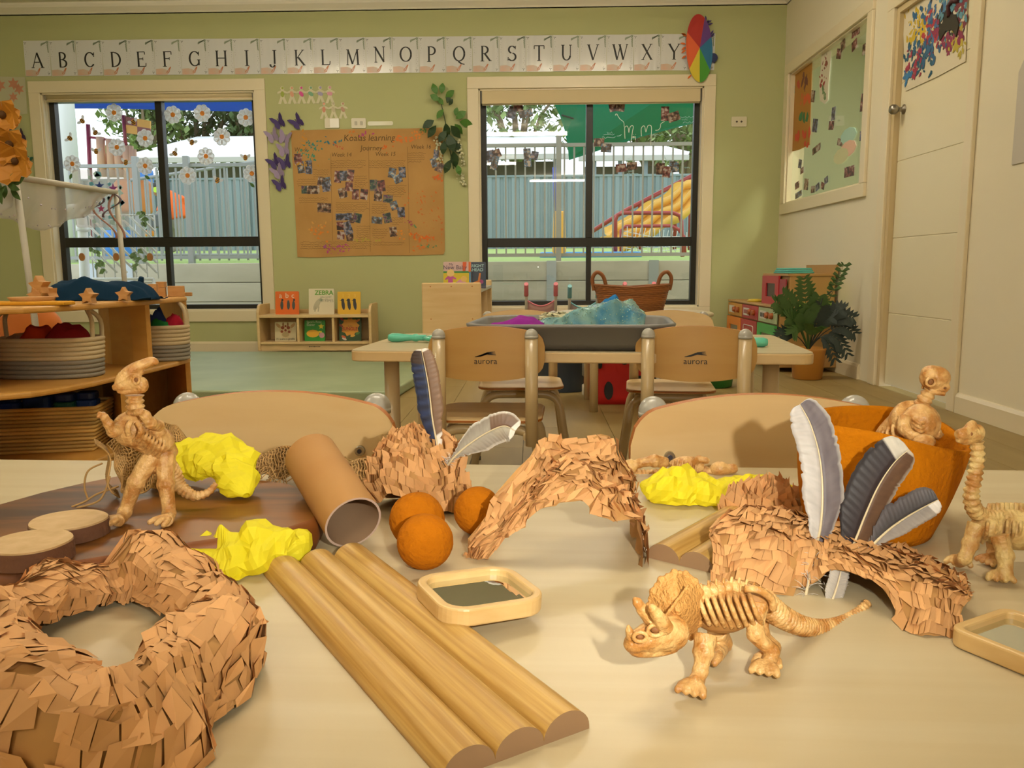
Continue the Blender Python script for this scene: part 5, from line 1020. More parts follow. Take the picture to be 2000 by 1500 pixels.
for sx in (-1, 1): B().tube(spline([(sx*.178, 0, hb-.01), (sx*.186, 0, hb+.045), (sx*.165, 0, hb+.075), (sx*.135, 0, hb+.055), (sx*.118, 0, hb-.005)], 6), .009, 8).obj('handle', m_wk, wb)
tag(B().lathe([(.0, 0), (.06, .002), (.064, .01), (.05, .02), (.015, .028), (.01, .04), (.014, .046), (0, .05)], 20, cap=False).obj('toy_pot_lid', mat('red_enamel', 'd0482c', .3)), 'red toy pot lid resting in the wicker basket', 'lid').location = (at_y(1262, 584, 3.9).x, 3.9, hr+.075)
m_sf = mat('stroller_white', 'c9c4b8', .4)
def stroller(lab, l, r, top, Y, col, fcol):
    a, c = at_y(l, top, Y), at_y(r, top, Y); o_ = Vector(((a.x+c.x)/2, Y, 0)); t = thing('doll_stroller', lab, 'stroller', o_, group='doll strollers'); hw = (c.x-a.x)/2; zt = a.z; m = mat('grip_'+col, col, .5); fm = mat('fabric_'+fcol, fcol, .8, var=None)
    for sx in (-1, 1):
        B().tube(bent([(sx*hw, -.05, zt), (sx*hw, -.03, zt-.1), (sx*hw, .25, .05)], .03), .009, 8).obj('side_tube', m_sf, t); B().tube([(sx*hw, -.07, zt+.012), (sx*hw, -.055, zt), (sx*hw, -.045, zt-.06)], .013, 8).obj('grip', m, t)
        B().tube([(sx*hw, .02, .26), (sx*hw, -.12, .05)], .009, 8).obj('rear_tube', m_sf, t)
        for y in (-.12, .25): B().cyl((sx*hw-.012, y, .045), (sx*hw+.012, y, .045), .045, n=18).obj('wheel', mat('wheel_grey', '6a6a6a', .6), t)
    B().grid(lambda u, v: Vector(((u-.5)*2*hw*.96, -.03+.16*v+.05*math.sin(PI*v), lerp(zt-.085, .2, v)-.035*math.sin(PI*u))), 14, 10).obj('seat_fabric', fm, t, solid=.004)
    B().tube([((u-.5)*2*hw*.96, -.03, zt-.085-.035*math.sin(PI*u)) for u in [i/14 for i in range(15)]], .005, 6).obj('seat_piping', m, t)
    return t
stroller('pink doll stroller with white frame beside the wooden cabinet', 1028, 1085, 558, 4.9, 'e0808e', 'e8bcc4')
s2 = stroller('blue gripped doll stroller with coloured diamond fabric', 1112, 1166, 562, 4.95, '7fc0cc', 'c9b8c0')
for i in range(6):
    for j in range(3): B().prism(rotp([(-.014, 0), (0, .014), (.014, 0), (0, -.014)], 0, -.065+i*.026+(j % 2)*.013, 0), 0, .001, FR((0, -.052-.014*j, at_y(1112, 562, 4.95).z-.165-.022*j), (1, 0, 0), (0, 0, 1), (0, -1, 0))).obj('fabric_diamond', mat('diamond_%d' % ((i+j) % 4), ['e08aa0', 'e8c878', '8ab8e0', 'a8d8b0'][(i+j) % 4], .8), s2)
stroller('pink gripped doll stroller mostly hidden behind the wicker basket', 1218, 1274, 557, 5.0, 'e07a86', 'e8bcc4')
# bins under and behind the tables
rb = at_z(1200, 785, 0); rbt = thing('ladybird_bin', 'red fabric toy bin with black ladybird spots', 'toy bin', (at_y(1215, 750, 4.05).x, 4.1, 0)); hwb = .155; hb2 = .27
def binside(u, v): a = 2*PI*u; k = lerp(.92, 1, v); x = hwb*k*max(-1, min(1, 1.35*math.cos(a))); y = .14*k*max(-1, min(1, 1.35*math.sin(a))); return Vector((x, y, hb2*v))
B().grid(binside, 40, 6, cu=True).obj('bin_wall', mat('red_fabric', 'c8201e', .6), rbt, solid=.006); B().box((0, 0, .005), (.27, .24, .01)).obj('bin_base', mat('red_fabric', 'c8201e', .6), rbt)
for x, z, rx_, rz_2 in ((-.12, .2, .012, .022), (-.075, .07, .022, .045), (.08, .11, .034, .034), (.135, .2, .02, .025), (.0, .22, .02, .022)):
    B().prism(disc(rx_, 16, x, z, rz_2), .1335+.012*z/.27, .1405+.012*z/.27, LF).obj('spot', m_ink, rbt)
bbt = thing('blue_bin', 'dark blue plastic toy bin under the far table', 'toy bin', (at_y(1098, 740, 4.4).x, 4.45, 0))
B().lathe([(.12, .0), (.125, .004), (.15, .28), (.158, .285), (.158, .295), (.145, .295), (.118, .012)], 30, sy=.8).obj('bin_body', mat('navy_plastic', '3d4c60', .4), bbt)
wbt = thing('white_bottle', 'white and grey bottle standing between the blue and red bins', 'bottle', (at_y(1147, 760, 4.25).x, 4.28, 0))
B().lathe([(.024, 0), (.026, .004), (.026, .055), (.018, .06)], 18).obj('base', mat('white_plastic2', 'd8d2c4', .4), wbt); B().lathe([(.017, .06), (.017, .1)], 18).obj('label_band', mat('red_band', 'b8483c', .5), wbt); B().lathe([(.02, .1), (.026, .105), (.026, .2), (.01, .215)], 18).obj('upper_body', mat('grey_plastic', '8f8c84', .4), wbt)
gbt = thing('green_tub', 'green round plastic tub beyond the far table', 'tub', (at_y(1398, 760, 4.5).x, 4.6, 0)); B().lathe([(.1, 0), (.11, .005), (.122, .13), (.128, .132), (.128, .14), (.115, .14), (.1, .012)], 30).obj('tub_body', mat('green_plastic', '2f7a38', .4), gbt)
pnt = thing('plush_toy', 'black and white plush toy on the floor beside the ladybird bin', 'plush toy', (at_y(1325, 752, 4.2).x, 4.25, 0)); m_pl = mat('plush_white', 'd8d4c8', .95); m_pb = mat('plush_black', '26242a', .95)
B().ball((0, 0, .06), (.055, .05, .06), 14).obj('body', m_pl, pnt); B().ball((-.02, -.02, .125), .04, 14).obj('head', m_pl, pnt)
for sx in (-1, 1): B().ball((-.02+sx*.03, -.015, .16), .014, 8).obj('ear', m_pb, pnt); B().ball((sx*.055, -.02, .07), (.02, .02, .045), 10).obj('arm', m_pb, pnt); B().ball((sx*.035, -.05, .018), (.022, .03, .018), 10).obj('leg', m_pb, pnt)
# play kitchen
kx, ky0, ky1, kz = 1.55, 5.2, 6.5, .405; KO = Vector((kx, ky0, 0)); kt = thing('play_kitchen', 'wooden play kitchen with orange, red and green doors in the corner', 'play kitchen', KO); kw = (ky1-ky0)/3
KF = FR((0, 0, 0), (0, 1, 0), (0, 0, 1), (-1, 0, 0)); m_kw = mat('kitchen_birch', 'b98f52', .5)
def kb_(u0, u1, v0, v1, w0, w1, m, n, par=kt, **kw_): return B().prism([(u0, v0), (u1, v0), (u1, v1), (u0, v1)], w0, w1, KF).obj(n, m, par, **kw_)
B().box2((.012, 0, .03), (.38, ky1-ky0, kz)).obj('cabinet_body', m_kw, kt, bevel=.004); B().box2((-.006, -.006, kz), (.385, ky1-ky0+.006, kz+.014)).obj('worktop', m_kw, kt, bevel=.003)
DC = [('3fa04a', 'green'), ('b02c34', 'red'), ('d97a1e', 'orange')]
for i, (c, nm) in enumerate(DC):
    u0 = i*kw; m = mat('door_'+nm, c, .4)
    pnl = kb_(u0+.008, u0+kw-.008, kz-.1, kz-.006, .0, .006, mat('panel_%s' % nm, ['a9b88a', 'b03038', 'c98a2e'][i], .4), 'control_panel')
    for k in range(2): B().cyl((-.006, u0+.1+.1*k, kz-.052), (-.028, u0+.1+.1*k, kz-.052), .022, .018, 14).obj('knob', mat('wood_knob', 'a85a2a', .5), pnl)
    pl_ = kb_(u0+.23, u0+kw-.05, kz-.08, kz-.028, .006, .009, mat('panel_white', 'd8d4c4', .4), 'display_card', pnl)
    for k in range(4): kb_(u0+.25+k*.032, u0+.27+k*.032, kz-.068, kz-.04, .009, .0105, m_ink if i == 0 else mat('panel_mark', '8a2a2c', .5), 'display_mark', pnl) if i < 2 else None
    dr = B()
    if i == 1: dr.prism([(u0+.01, .05), (u0+kw-.01, .05), (u0+kw-.01, kz-.11), (u0+.01, kz-.11)], 0, .014, KF)
    else:
        for (a, c2, e, f) in ((.01, .09, .05, kz-.11), (kw-.09, kw-.01, .05, kz-.11), (.09, kw-.09, kz-.17, kz-.11), (.09, kw-.09, .05, .1)): dr.prism([(u0+a, e), (u0+c2, e), (u0+c2, f), (u0+a, f)], 0, .014, KF)
    d_ = dr.obj('door', m, kt)
    if i == 1:
        for s_ in (.13, .08): B().tube([(-.015, u0+kw/2+x, .16+z) for x, z in rrect(s_*2, s_*1.5, .02, 3)], .003, 6, closed=True).obj('door_outline', mat('panel_white', 'd8d4c4', .4), d_)
    else: kb_(u0+.09, u0+kw-.09, .1, kz-.17, .001, .004, mat('door_window', '7a7466', .2), 'door_window', d_)
mw = thing('toy_microwave', 'wooden toy microwave with red door on the play kitchen', 'toy microwave', KO+Vector((.07, .05, kz+.014)))
mwb = B().box2((.012, 0, 0), (.3, .55, .19)).obj('case', m_kw, mw, bevel=.004)
b = B()
for (a, c2, e, f) in ((.16, .24, .0, .19), (.45, .54, .0, .19), (.24, .45, .14, .19), (.24, .45, 0, .05)): b.prism([(a, e), (c2, e), (c2, f), (a, f)], 0, .012, KF)
d_ = b.obj('door', mat('door_red', 'b02c34', .4), mw); kb_(.24, .45, .05, .14, .0, .004, mat('oven_dark', '3a2a22', .3), 'door_window', d_); kb_(.02, .15, .02, .17, 0, .008, mat('panel_crimson', '9a2a34', .4), 'control_panel', mw)
B().box2((-.002, -.005, .19), (.31, .56, .205)).obj('top_board', m_kw, mw); B().box2((.295, -.005, .205), (.31, .56, .26)).obj('splash_back', m_kw, mw)
tt = thing('turquoise_towel', 'folded turquoise towel on top of the toy microwave', 'towel', KO+Vector((.1, .1, kz+.22)))
for k in range(3): B().prism(rrect(.17-.01*k, .36-.02*k, .03, 4, .08, .2), .012*k, .012*k+.011).obj('towel_fold', mat('turquoise_cloth', '5fb4a8', .9), tt, bevel=.004)
tag(B().lathe([(0, 0), (.05, .0), (.055, .006), (.04, .02)], 16).obj('yellow_bowl', mat('yellow_plastic', 'd0b02c', .4)), 'small yellow toy bowl on the play kitchen worktop', 'bowl').location = KO+Vector((.06, .78, kz+.014))
tag(B().prism(rrect(.24, .18, .02), 0, .02).obj('lime_tray', mat('lime_plastic', '9ac83a', .4)), 'lime green tray at the near end of the play kitchen', 'tray').location = KO+Vector((.2, -.02+.06, kz+.014)) if False else KO+Vector((.25, -.0, kz+.014))
# potted plant
pp = thing('potted_plant', 'large leafy artificial plant in an amber woven pot by the right wall', 'plant', (at_y(1578, 700, 4.9).x, 4.9, 0)); PPO = Vector(pp.location)
B().lathe([(.075, 0), (.085, .006), (.1, .17), (.104, .185), (.096, .188), (.092, .17), (.0, .165)], 30, cap=False).obj('pot', mat('amber_pot', 'b97e32', .45, wave=(60, .6, (0, 0, 1))), pp)
m_fr = mat('frond_green', '3c5a26', .5, island=.2); m_fd = mat('frond_dark', '22302a', .5, island=.2)
def frond(px, py, bend, m, n=8, L=.082, Y=4.85, face=1):
    tip = at_y(px, py, Y)-PPO; base = Vector((0, 0, .17)); mid = base.lerp(tip, .5)+Vector((0, 0, bend)); ax = [((1-t)**2)*base+2*t*(1-t)*mid+t*t*tip for t in [i/14 for i in range(15)]]
    B().tube(ax, [.004*(1-i/18) for i in range(15)], 5).obj('stalk', m, pp); b = B()
    for i in range(n):
        t = .5+.5*i/(n-1); k = int(t*14); p = ax[k]; d = (ax[min(k+1, 14)]-ax[max(k-1, 0)]).normalized(); sd = d.cross(Vector((0, -1, .25))).normalized()
        for sg in (-1, 1):
            u = (sd*sg+d*.75+Vector((0, 0, -.25))).normalized(); Ll = L*(1-.35*abs(t-.72)/.28)*random.uniform(.85, 1.1); w_ = d*Ll*.25
            b.add([p-w_*.4, p+u*Ll*.5+w_, p+u*Ll, p+u*Ll*.5-w_, p+w_*.4], [(0, 4, 1, 2, 3)])
    b.obj('leaf', m, pp, solid=.0012)
for a in ((1530, 575, .1, m_fr), (1515, 590, .12, m_fr), (1570, 545, .06, m_fr), (1582, 600, .05, m_fr), (1548, 650, .14, m_fr), (1540, 620, .1, m_fr), (1600, 580, .06, m_fr), (1605, 600, .04, m_fd), (1625, 620, .1, m_fd), (1665, 620, .14, m_fd), (1668, 650, .16, m_fd), (1655, 690, .2, m_fd), (1630, 700, .2, m_fd), (1520, 660, .12, m_fd), (1590, 640, .06, m_fr), (1570, 615, .04, m_fr), (1645, 605, .12, m_fd)): frond(*a)
B().tube([Vector((0, 0, .17)), at_y(1606, 583, 4.85)-PPO, at_y(1625, 568, 4.88)-PPO], .0035, 6).obj('stalk', m_fd, pp); frond(1648, 518, .0, m_fr, 8, .045, 4.9)
for i in range(6):
    a = at_y(1628, 566, 4.88).lerp(at_y(1648, 520, 4.88), i/5)-PPO
    for sg in (-1, 1): B().add([a, a+Vector((sg*.03, 0, .025)), a+Vector((sg*.045, -.01, .01)), a+Vector((sg*.02, 0, -.004))], [(0, 1, 2, 3)]).obj('leaf', m_fr, pp, solid=.001)
# ---------------- the curved shelf unit on the left
fr_px = [(-140, 772), (-60, 775), (0, 772), (60, 767), (120, 758), (180, 747), (240, 733), (300, 719), (345, 708), (372, 700)]
F_ = [at_z(x, y, .33) for x, y in fr_px]; front = [(p.x, p.y) for p in F_]; dirv = Vector((-.15, 1)).normalized()
un = thing('curved_shelf_unit', 'curved wooden storage unit with open shelves beside the canopy', 'shelf unit', (front[4][0], front[4][1], 0)); UO = Vector((front[4][0], front[4][1], 0))
fl_ = [(x-UO.x, y-UO.y) for x, y in front]; back = [(x-.30, y+.42) for x, y in fl_][::-1]; plan = fl_+back
inset = [(x*1+.0, y+.02) for x, y in fl_]+[(x, y) for x, y in back]
m_un = mat('amber_birch', 'c48e3e', .42, var=('cf9c50', 5, (.6, 5, 5), .7))
# upper board reaches a touch less far than the middle one
for z0, z1, n in ((.548, .566, 'top_board'), (.315, .333, 'middle_shelf'), (.075, .095, 'bottom_shelf')): B().prism(plan, z0, z1).obj(n, m_un, un, bevel=.006)
B().prism([(x*.98, y+.05) for x, y in fl_]+back, 0, .075).obj('plinth', m_un, un)
def rad_panel(i, z0, z1, k=.02, n='divider', t0=.03, t1=.9):
    a = Vector((*fl_[i], 0)); d = (Vector((*back[len(back)-1-i], 0))-a); p0 = a+d*t0; p1 = a+d*t1; s_ = d.cross(Vector((0, 0, 1))).normalized()*.009
    B().prism([((p0+s_).x, (p0+s_).y), ((p1+s_).x, (p1+s_).y), ((p1-s_).x, (p1-s_).y), ((p0-s_).x, (p0-s_).y)], z0, z1).obj(n, m_un, un)
rad_panel(9, .333, .548, n='end_panel', t0=.1); rad_panel(9, .095, .315, n='end_panel', t0=.1); rad_panel(6, .095, .315); rad_panel(1, .333, .548); rad_panel(1, .095, .315)
# tall divider: a curved panel between the two baskets
q0 = Vector((*fl_[7], 0))+Vector((-.03, .03, 0)); cpn = [(q0.x-.30, q0.y+.26), (q0.x-.24, q0.y+.14), (q0.x-.16, q0.y+.06), (q0.x-.06, q0.y+.015), (q0.x, q0.y)]
B().prism(cpn+[(x+.008, y+.016) for x, y in cpn[::-1]], .333, .548).obj('curved_divider', m_un, un)
B().prism([(x+.05, y-.02) for x, y in back]+[(x+.05, y-.036) for x, y in back[::-1]], .095, .315).obj('back_panel', m_un, un)
# rope baskets
def rope_basket(lab, c, sx, sy, h, rz, n=9, fill=None):
    t = thing('rope_basket', lab, 'basket', c, rz, group='rope baskets on the curved unit'); 
    for k in range(n):
        s_ = 1-.05*(1-k/(n-1)); m = mat('rope_grey', '8f887a', .9, bump=(260, .6)) if k < n*.42 else mat('rope_cream', 'cbb892', .9, bump=(260, .6)); z = h/n*(k+.5)
        B().tube([(sx*s_*math.copysign(abs(math.cos(a))**.7, math.cos(a)), sy*s_*math.copysign(abs(math.sin(a))**.7, math.sin(a)), z) for a in [2*PI*i/48 for i in range(48)]], h/n*.56, 8, closed=True).obj('rope_coil', m, t)
    B().lathe([(sx*.9, .002), (sx*.95, .01)], 30, sy=sy/sx).obj('base', mat('rope_grey', '8f887a', .9), t)
    for s_ in (-1, 1):
        B().tube(spline([(s_*sx*.96, -.03, h*.8), (s_*(sx-.005), -.028, h+.05), (s_*(sx-.03), 0, h+.085), (s_*(sx-.005), .028, h+.05), (s_*sx*.96, .03, h*.8)], 5), .007, 8).obj('handle', mat('rope_cream', 'cbb892', .9), t)
    return t
b1 = at_z(88, 742, .333); B1 = (at_y(96, 700, b1.y+.08).x, b1.y+.09, .334); rope_basket('large cream and grey rope basket holding red cloths', B1, .155, .085, .125, .05)
e_ = at_y(332, 670, F_[8].y+.10); B2 = (e_.x-.005, F_[8].y+.07, .334); rope_basket('smaller rope basket at the end of the curved unit holding scarves', B2, .082, .075, .13, .3)
cloth('red_cloth', 'dark red cloth folded in the large rope basket', 'cloth', (B1[0]+.06, B1[1], .435), .075, .06, .055, '8a1c20', 3, rz=.2, n=14, sharp=1.8); cloth('orange_red_cloth', 'orange red cloth tucked in the large rope basket', 'cloth', (B1[0]-.03, B1[1]-.01, .435), .05, .055, .045, 'b83a16', 5, n=12, sharp=2)
cloth('patterned_cloth', 'pale brown patterned cloth at the open side of the large basket', 'cloth', (B1[0]-.09, B1[1]+.02, .43), .07, .06, .04, '9a7a66', 7, mat('pattern_cloth', '8a6a5a', .9, var=('b89a80', 40, (1, 1, 1), .9)), n=14)
cloth('blue_scarf', 'navy blue scarf standing in the smaller rope basket', 'cloth', (B2[0]-.028, B2[1], .44), .04, .05, .07, '2c3f74', 11, n=12, sharp=1.5); cloth('green_scarf', 'green scarf bunched in the smaller rope basket', 'cloth', (B2[0]-.0, B2[1]-.03, .44), .045, .03, .042, '24783a', 13, n=12); cloth('crimson_scarf', 'crimson scarf folded in the smaller rope basket', 'cloth', (B2[0]+.04, B2[1], .44), .035, .045, .055, 'a81c34', 17, n=12, sharp=1.5)
# woven tray with bottles
wt0 = at_z(95, 888, .095); wv = thing('seagrass_basket', 'rectangular seagrass basket of blue containers on the bottom shelf', 'basket', (at_y(70, 840, wt0.y+.06).x, wt0.y+.1, .096), .22)
hwv = .135; b = B()
for k in range(12):
    z = .135*k/11; s_ = .9+.1*k/11; b.tube([(x*s_*(1), y*s_, z+.004+.02*(x/.18)) if False else (x*s_, y*s_, z+.005) for x, y in [(px_*(1+.02*math.sin(i*PI+k*PI)), py_*(1+.02*math.sin(i*PI+k*PI))) for i, (px_, py_) in enumerate([q for a in range(4) for q in [[(lerp(-.19, .19, j/20), -.1) for j in range(20)], [(.19, lerp(-.1, .1, j/10)) for j in range(10)], [(lerp(.19, -.19, j/20), .1) for j in range(20)], [(-.19, lerp(.1, -.1, j/10)) for j in range(10)]][a]])]], .0062, 5, closed=True)
b.obj('woven_wall', mat('seagrass', 'c8a058', .8, island=.3), wv)['kind'] = 'stuff'; B().box((0, 0, .004), (.33, .17, .006)).obj('base', mat('seagrass_base', '9a7436', .9), wv)
for k, (dx, dy, c, lab) in enumerate(((-.11, -.02, '27407a', 'blue square toy container at the open end of the seagrass basket'), (-.02, .0, '2c4a86', 'large blue toy container in the middle of the seagrass basket'), (.07, -.01, '24604a', 'green toy container beside the blue ones in the seagrass basket'), (.12, .03, '2f4f90', 'small blue toy container at the far end of the seagrass basket'))):
    t = thing('toy_container', lab, 'container', (wv.location.x+dx, wv.location.y+dy+.03, .106), .2); h = .165+.02*(k == 1)
    B().prism(rrect(.085-.02*(k > 1), .09-.02*(k > 1), .018, 4), 0, h*.85).obj('container_body', mat('tint_'+c, c, .35), t, bevel=.006); B().prism(rrect(.08-.02*(k > 1), .085-.02*(k > 1), .018, 4), h*.85, h).obj('lid', mat('tint_lid', '1f2f5a', .35), t, bevel=.005)
# things on the unit's top board
ZT = .5665
def tp(px, py): p = at_z(px, py, ZT); return Vector((p.x, p.y, ZT))
m_bl = mat('beech_block', 'b98448', .55, var=('c8965a', 20, (1, 1, 4), .6)); SF2 = LF
def yof(px): return F_[3].y+.16
def on_top(px, dy=.12):
    x = (px-1041)/1592; # follow the front curve and step inward
    best = min(F_, key=lambda q: abs(q.x/q.y-x)); y = best.y+dy; return Vector((at_y(px, 580, y).x, y, ZT))
def starblock(px, dy, r, lab, rz=0, z=0, rot=0):
    p = on_top(px, dy); t = B().prism(star2(r, r*.52, 5, 0, 0, PI/2+rot), -.016, .016, LF).obj('star_block', m_bl, bevel=.002); lo_ = min(v.co.z for v in t.data.vertices); t.location = p+Vector((0, 0, z-lo_)); t.rotation_euler = (0, 0, rz); return tag(t, lab, 'star block', 'wooden star blocks')
starblock(174, .03, .026, 'wooden star block standing in front of the dark blue cloth'); starblock(243, .04, .026, 'wooden star block standing near the upturned cloth corner', .15); starblock(289, .10, .028, 'wooden star block beside the cube tower', .4, 0, .2)
starblock(80, .26, .032, 'wooden star block balanced on the block pile by the window reveal', -.2, .026, .05); starblock(70, .25, .026, 'wooden star block leaning low on the block pile', .6, .0, .3); starblock(98, .30, .026, 'wooden star block at the back of the block pile', -.5, .0, .5)
def block(px, dy, d, lab, rz=0, z=0): p = on_top(px, dy); t = B().box((0, 0, d[2]/2), d).obj('wooden_block', m_bl, bevel=.002); t.location = p+Vector((0, 0, z)); t.rotation_euler = (0, 0, rz); return tag(t, lab, 'block', 'wooden blocks')
block(163, .34, (.07, .03, .022), 'flat wooden block under a cube behind the blue cloth', 0); block(165, .34, (.026, .026, .024), 'wooden cube on a flat block behind the blue cloth', 0, .0225); block(212, .36, (.034, .03, .046), 'upright wooden block behind the middle of the blue cloth'); block(248, .36, (.036, .03, .048), 'upright wooden block behind the cloth beside the canopy pole')
block(315, .12, (.036, .036, .034), 'lower cube of the small tower near the end of the unit', .3); block(317, .12, (.03, .03, .022), 'upper cube of the small tower near the end of the unit', .1, .0345); block(300, .18, (.03, .03, .05), 'tall block behind the small cube tower', .2); block(345, .14, (.06, .03, .04), 'wide rounded block near the end of the unit', .4); block(362, .05, (.05, .03, .014), 'thin flat block at the very end of the unit', .3)
tag(B().lathe([(.0, 0), (.05, 0), (.065, .022), (.06, .022)], 8).obj('wood_dish', m_bl), 'shallow wooden dish under the star pile', 'dish').location = on_top(62, .20)
p_ = on_top(200, .17); cl_ = cloth('navy_cloth', 'dark navy blue cloth draped over blocks on the unit top', 'cloth', p_, .18, .09, .07, '123048', 21, rz=.1, n=34, sharp=1.3)
tag(B().tube(spline([on_top(258, .13), on_top(272, .12)+Vector((0, 0, .03)), on_top(279, .11)+Vector((0, 0, .075))], 5), [.02-.0012*i for i in range(11)], 10).obj('cloth_point', mat('cloth_123048', '123048', .9)), 'upturned pointed corner of the navy cloth', 'cloth')
p_ = on_top(85, .07); tag(B().prism(rotp([(-.2, -.05), (.09, -.055), (.10, -.01), (.05, .0), (.075, .03), (-.05, .055), (-.2, .05)], .0), 0, .010).obj('yellow_cloth', mat('mustard_felt', 'd0941c', .9, bump=(200, .4)), bevel=.003), 'mustard yellow felt cloth folded at the front of the unit top', 'cloth').location = p_
cu_ = at_y(25, 632, 3.6); tag(B().ball((0, 0, 0), (.17, .07, .13), 20).obj('orange_cushion', mat('orange_velvet', 'b8641c', .9, sheen=.4)), 'orange velvet cushion on the bench behind the curved unit', 'cushion').location = (cu_.x, 3.7, .40)
tag(B().prism(rrect(.9, .5, .05), .0, .26).obj('low_bench', m_un, bevel=.01), 'low wooden bench behind the curved unit under the cushion', 'bench').location = (cu_.x-.1, 3.72, 0)
# ---------------- the groundskeeper outside
pn = at_y(325, 485, 18); ps = thing('person', 'person in orange work shirt and dark cap bending over a garden tool', 'person', (pn.x, 18, turf_z(18))); PZ = Vector(ps.location)
def bp(px, py, dy=0): return at_y(px, py, 18+dy)-PZ
J = [bp(347, 425), bp(330, 393), bp(318, 382), bp(311, 372), bp(310, 366), bp(322, 396, -.15), bp(309, 418, -.35), bp(303, 430, -.4), bp(337, 398, .15), bp(330, 420, -.2), bp(318, 430, -.35), bp(352, 452, -.1), bp(358, 482, -.05), bp(349, 488, -.2), bp(340, 455, .1), bp(343, 486, .1), bp(334, 490, .0)]
E_ = [(0, 1), (1, 2), (2, 3), (3, 4), (2, 5), (5, 6), (6, 7), (2, 8), (8, 9), (9, 10), (0, 11), (11, 12), (12, 13), (0, 14), (14, 15), (15, 16)]
Rr = [.17, .19, .11, .07, .10, .075, .055, .045, .075, .055, .045, .085, .06, .05, .085, .06, .05]
me = bpy.data.meshes.new('body'); me.from_pydata(J, E_, []); ob = bpy.data.objects.new('body', me); COL.objects.link(ob); ob.parent = ps
ob.modifiers.new('skin', 'SKIN'); sv = me.skin_vertices[0].data
for i, r in enumerate(Rr): sv[i].radius = (r, r)
sv[0].use_root = True; md = ob.modifiers.new('sub', 'SUBSURF'); md.levels = 2; md.render_levels = 2; me.materials.append(mat('work_trousers', '8a8478', .9))
hd = B().ball(bp(308, 371), (.11, .12, .14), 16).obj('head', mat('skin_tone', 'a9795c', .6), ps)
B().ball(bp(308, 369)+Vector((0, 0, .04)), (.125, .135, .11), 16, half=True).tube([bp(305, 371)+Vector((-.05, 0, .02)), bp(301, 373)+Vector((-.08, 0, .0))], .06, 8, flat=.3).obj('cap', mat('dark_cap', '2c3034', .8), ps)
B().cyl(bp(311, 372)+Vector((0, -.12, 0)), bp(311, 372)+Vector((0, -.17, 0)), .06, n=14).obj('ear_muff', mat('lime_muff', 'b4d838', .5), ps)
sh = B()
for k in range(13):
    pass
tor = spline([bp(349, 428), bp(340, 405), bp(330, 390), bp(319, 381)], 5); sh.tube(tor, [.20+.03*math.sin(PI*i/15)-.05*(i/15)**3 for i in range(len(tor))], 14)
sh.tube(spline([bp(319, 384, -.12), bp(316, 400, -.2), bp(310, 414, -.34)], 4), [.10, .10, .095, .09, .085, .08, .075, .07, .068], 12); sh.tube(spline([bp(332, 388, .12), bp(352, 388, .1), bp(359, 392, .0)], 4), [.11, .105, .1, .095, .09, .085, .08, .08, .08], 12)
sh.obj('work_shirt', mat('hi_vis_orange', 'e8641c', .8), ps, remesh=.03, smooth=3)
wk = thing('garden_tool', 'black and orange garden blower held by the worker', 'garden tool', PZ+bp(310, 445, -.5)); W0 = bp(310, 445, -.5)
B().tube([bp(318, 430, -.4)-W0, bp(300, 440, -.5)-W0, bp(283, 455, -.6)-W0, bp(272, 462, -.6)-W0], [.05, .05, .045, .06], 10).obj('nozzle', mat('tool_black', '2e2e30', .5), wk); B().prism(rrect(.4, .28, .08), -.12, .12, FR(bp(305, 432, -.45)-W0, (1, 0, 0), (0, 0, 1), (0, -1, 0))).obj('motor', mat('tool_grey', '4c5054', .5), wk, bevel=.03); B().prism(rrect(.3, .12, .05), -.1, .1, FR(bp(286, 456, -.6)-W0, (1, 0, 0), (0, 0, 1), (0, -1, 0))).obj('guard', mat('tool_orange', 'd8862a', .5), wk, bevel=.02)
# ================================================================== the foreground table
TZ = .46
def T3(px, py, Y): return at_y(px, py, Y)
def pxm(y, z=TZ): return math.hypot(y, CAM.z-z)/1592      # metres per pixel at that distance
# ---- dark timber slab and wood slices
m_slab = mat('dark_timber', '3e220c', .4, var=('80501c', 8, (.7, 4, 4), .4), spec=.35); m_live = mat('live_edge', '8a4f1c', .5, var=('6a3a14', 20, (1, 1, 3), .8))
SZ = TZ+.022; top_px = [(-60, 1003), (0, 985), (80, 963), (160, 944), (230, 930), (330, 925), (450, 930), (560, 945), (612, 965), (622, 990), (608, 1015), (560, 1030), (470, 1044), (380, 1058), (300, 1070), (200, 1086), (120, 1100), (50, 1108), (-60, 1116)]
tp_ = [at_z(x, y, SZ) for x, y in top_px]; so_ = at_z(280, 1010, TZ)
sl = thing('timber_slab', 'dark polished live edge timber slab under the standing skeleton', 'timber slab', so_); P = [(p.x-so_.x, p.y-so_.y) for p in tp_]
cx, cy = sum(p[0] for p in P)/len(P), sum(p[1] for p in P)/len(P)
b = B(); n = len(P); rings = []
for k, (s_, z) in enumerate(((1.02, .0005), (1.035, .008), (1.03, .016), (1.0, .022))):
    b.v += [Vector((cx+(x-cx)*s_, cy+(y-cy)*s_+.001*math.sin(i*2.3+k), z)) for i, (x, y) in enumerate(P)]
for k in range(3):
    for i in range(n): b.f.append([k*n+i, k*n+(i+1) % n, (k+1)*n+(i+1) % n, (k+1)*n+i]); b.sm.append(True); b.mi.append(1)
b.f.append(list(range(n))[::-1]); b.sm.append(False); b.mi.append(1); b.f.append([3*n+i for i in range(n)]); b.sm.append(False); b.mi.append(0)
b.obj('slab', [m_slab, m_live], sl)
m_face = mat('cut_wood', 'd0b284', .7, var=('c0a070', 90, (1, 1, 1), .7)); m_bk2 = mat('brown_bark', '6e4a34', .9, bump=(180, .9))
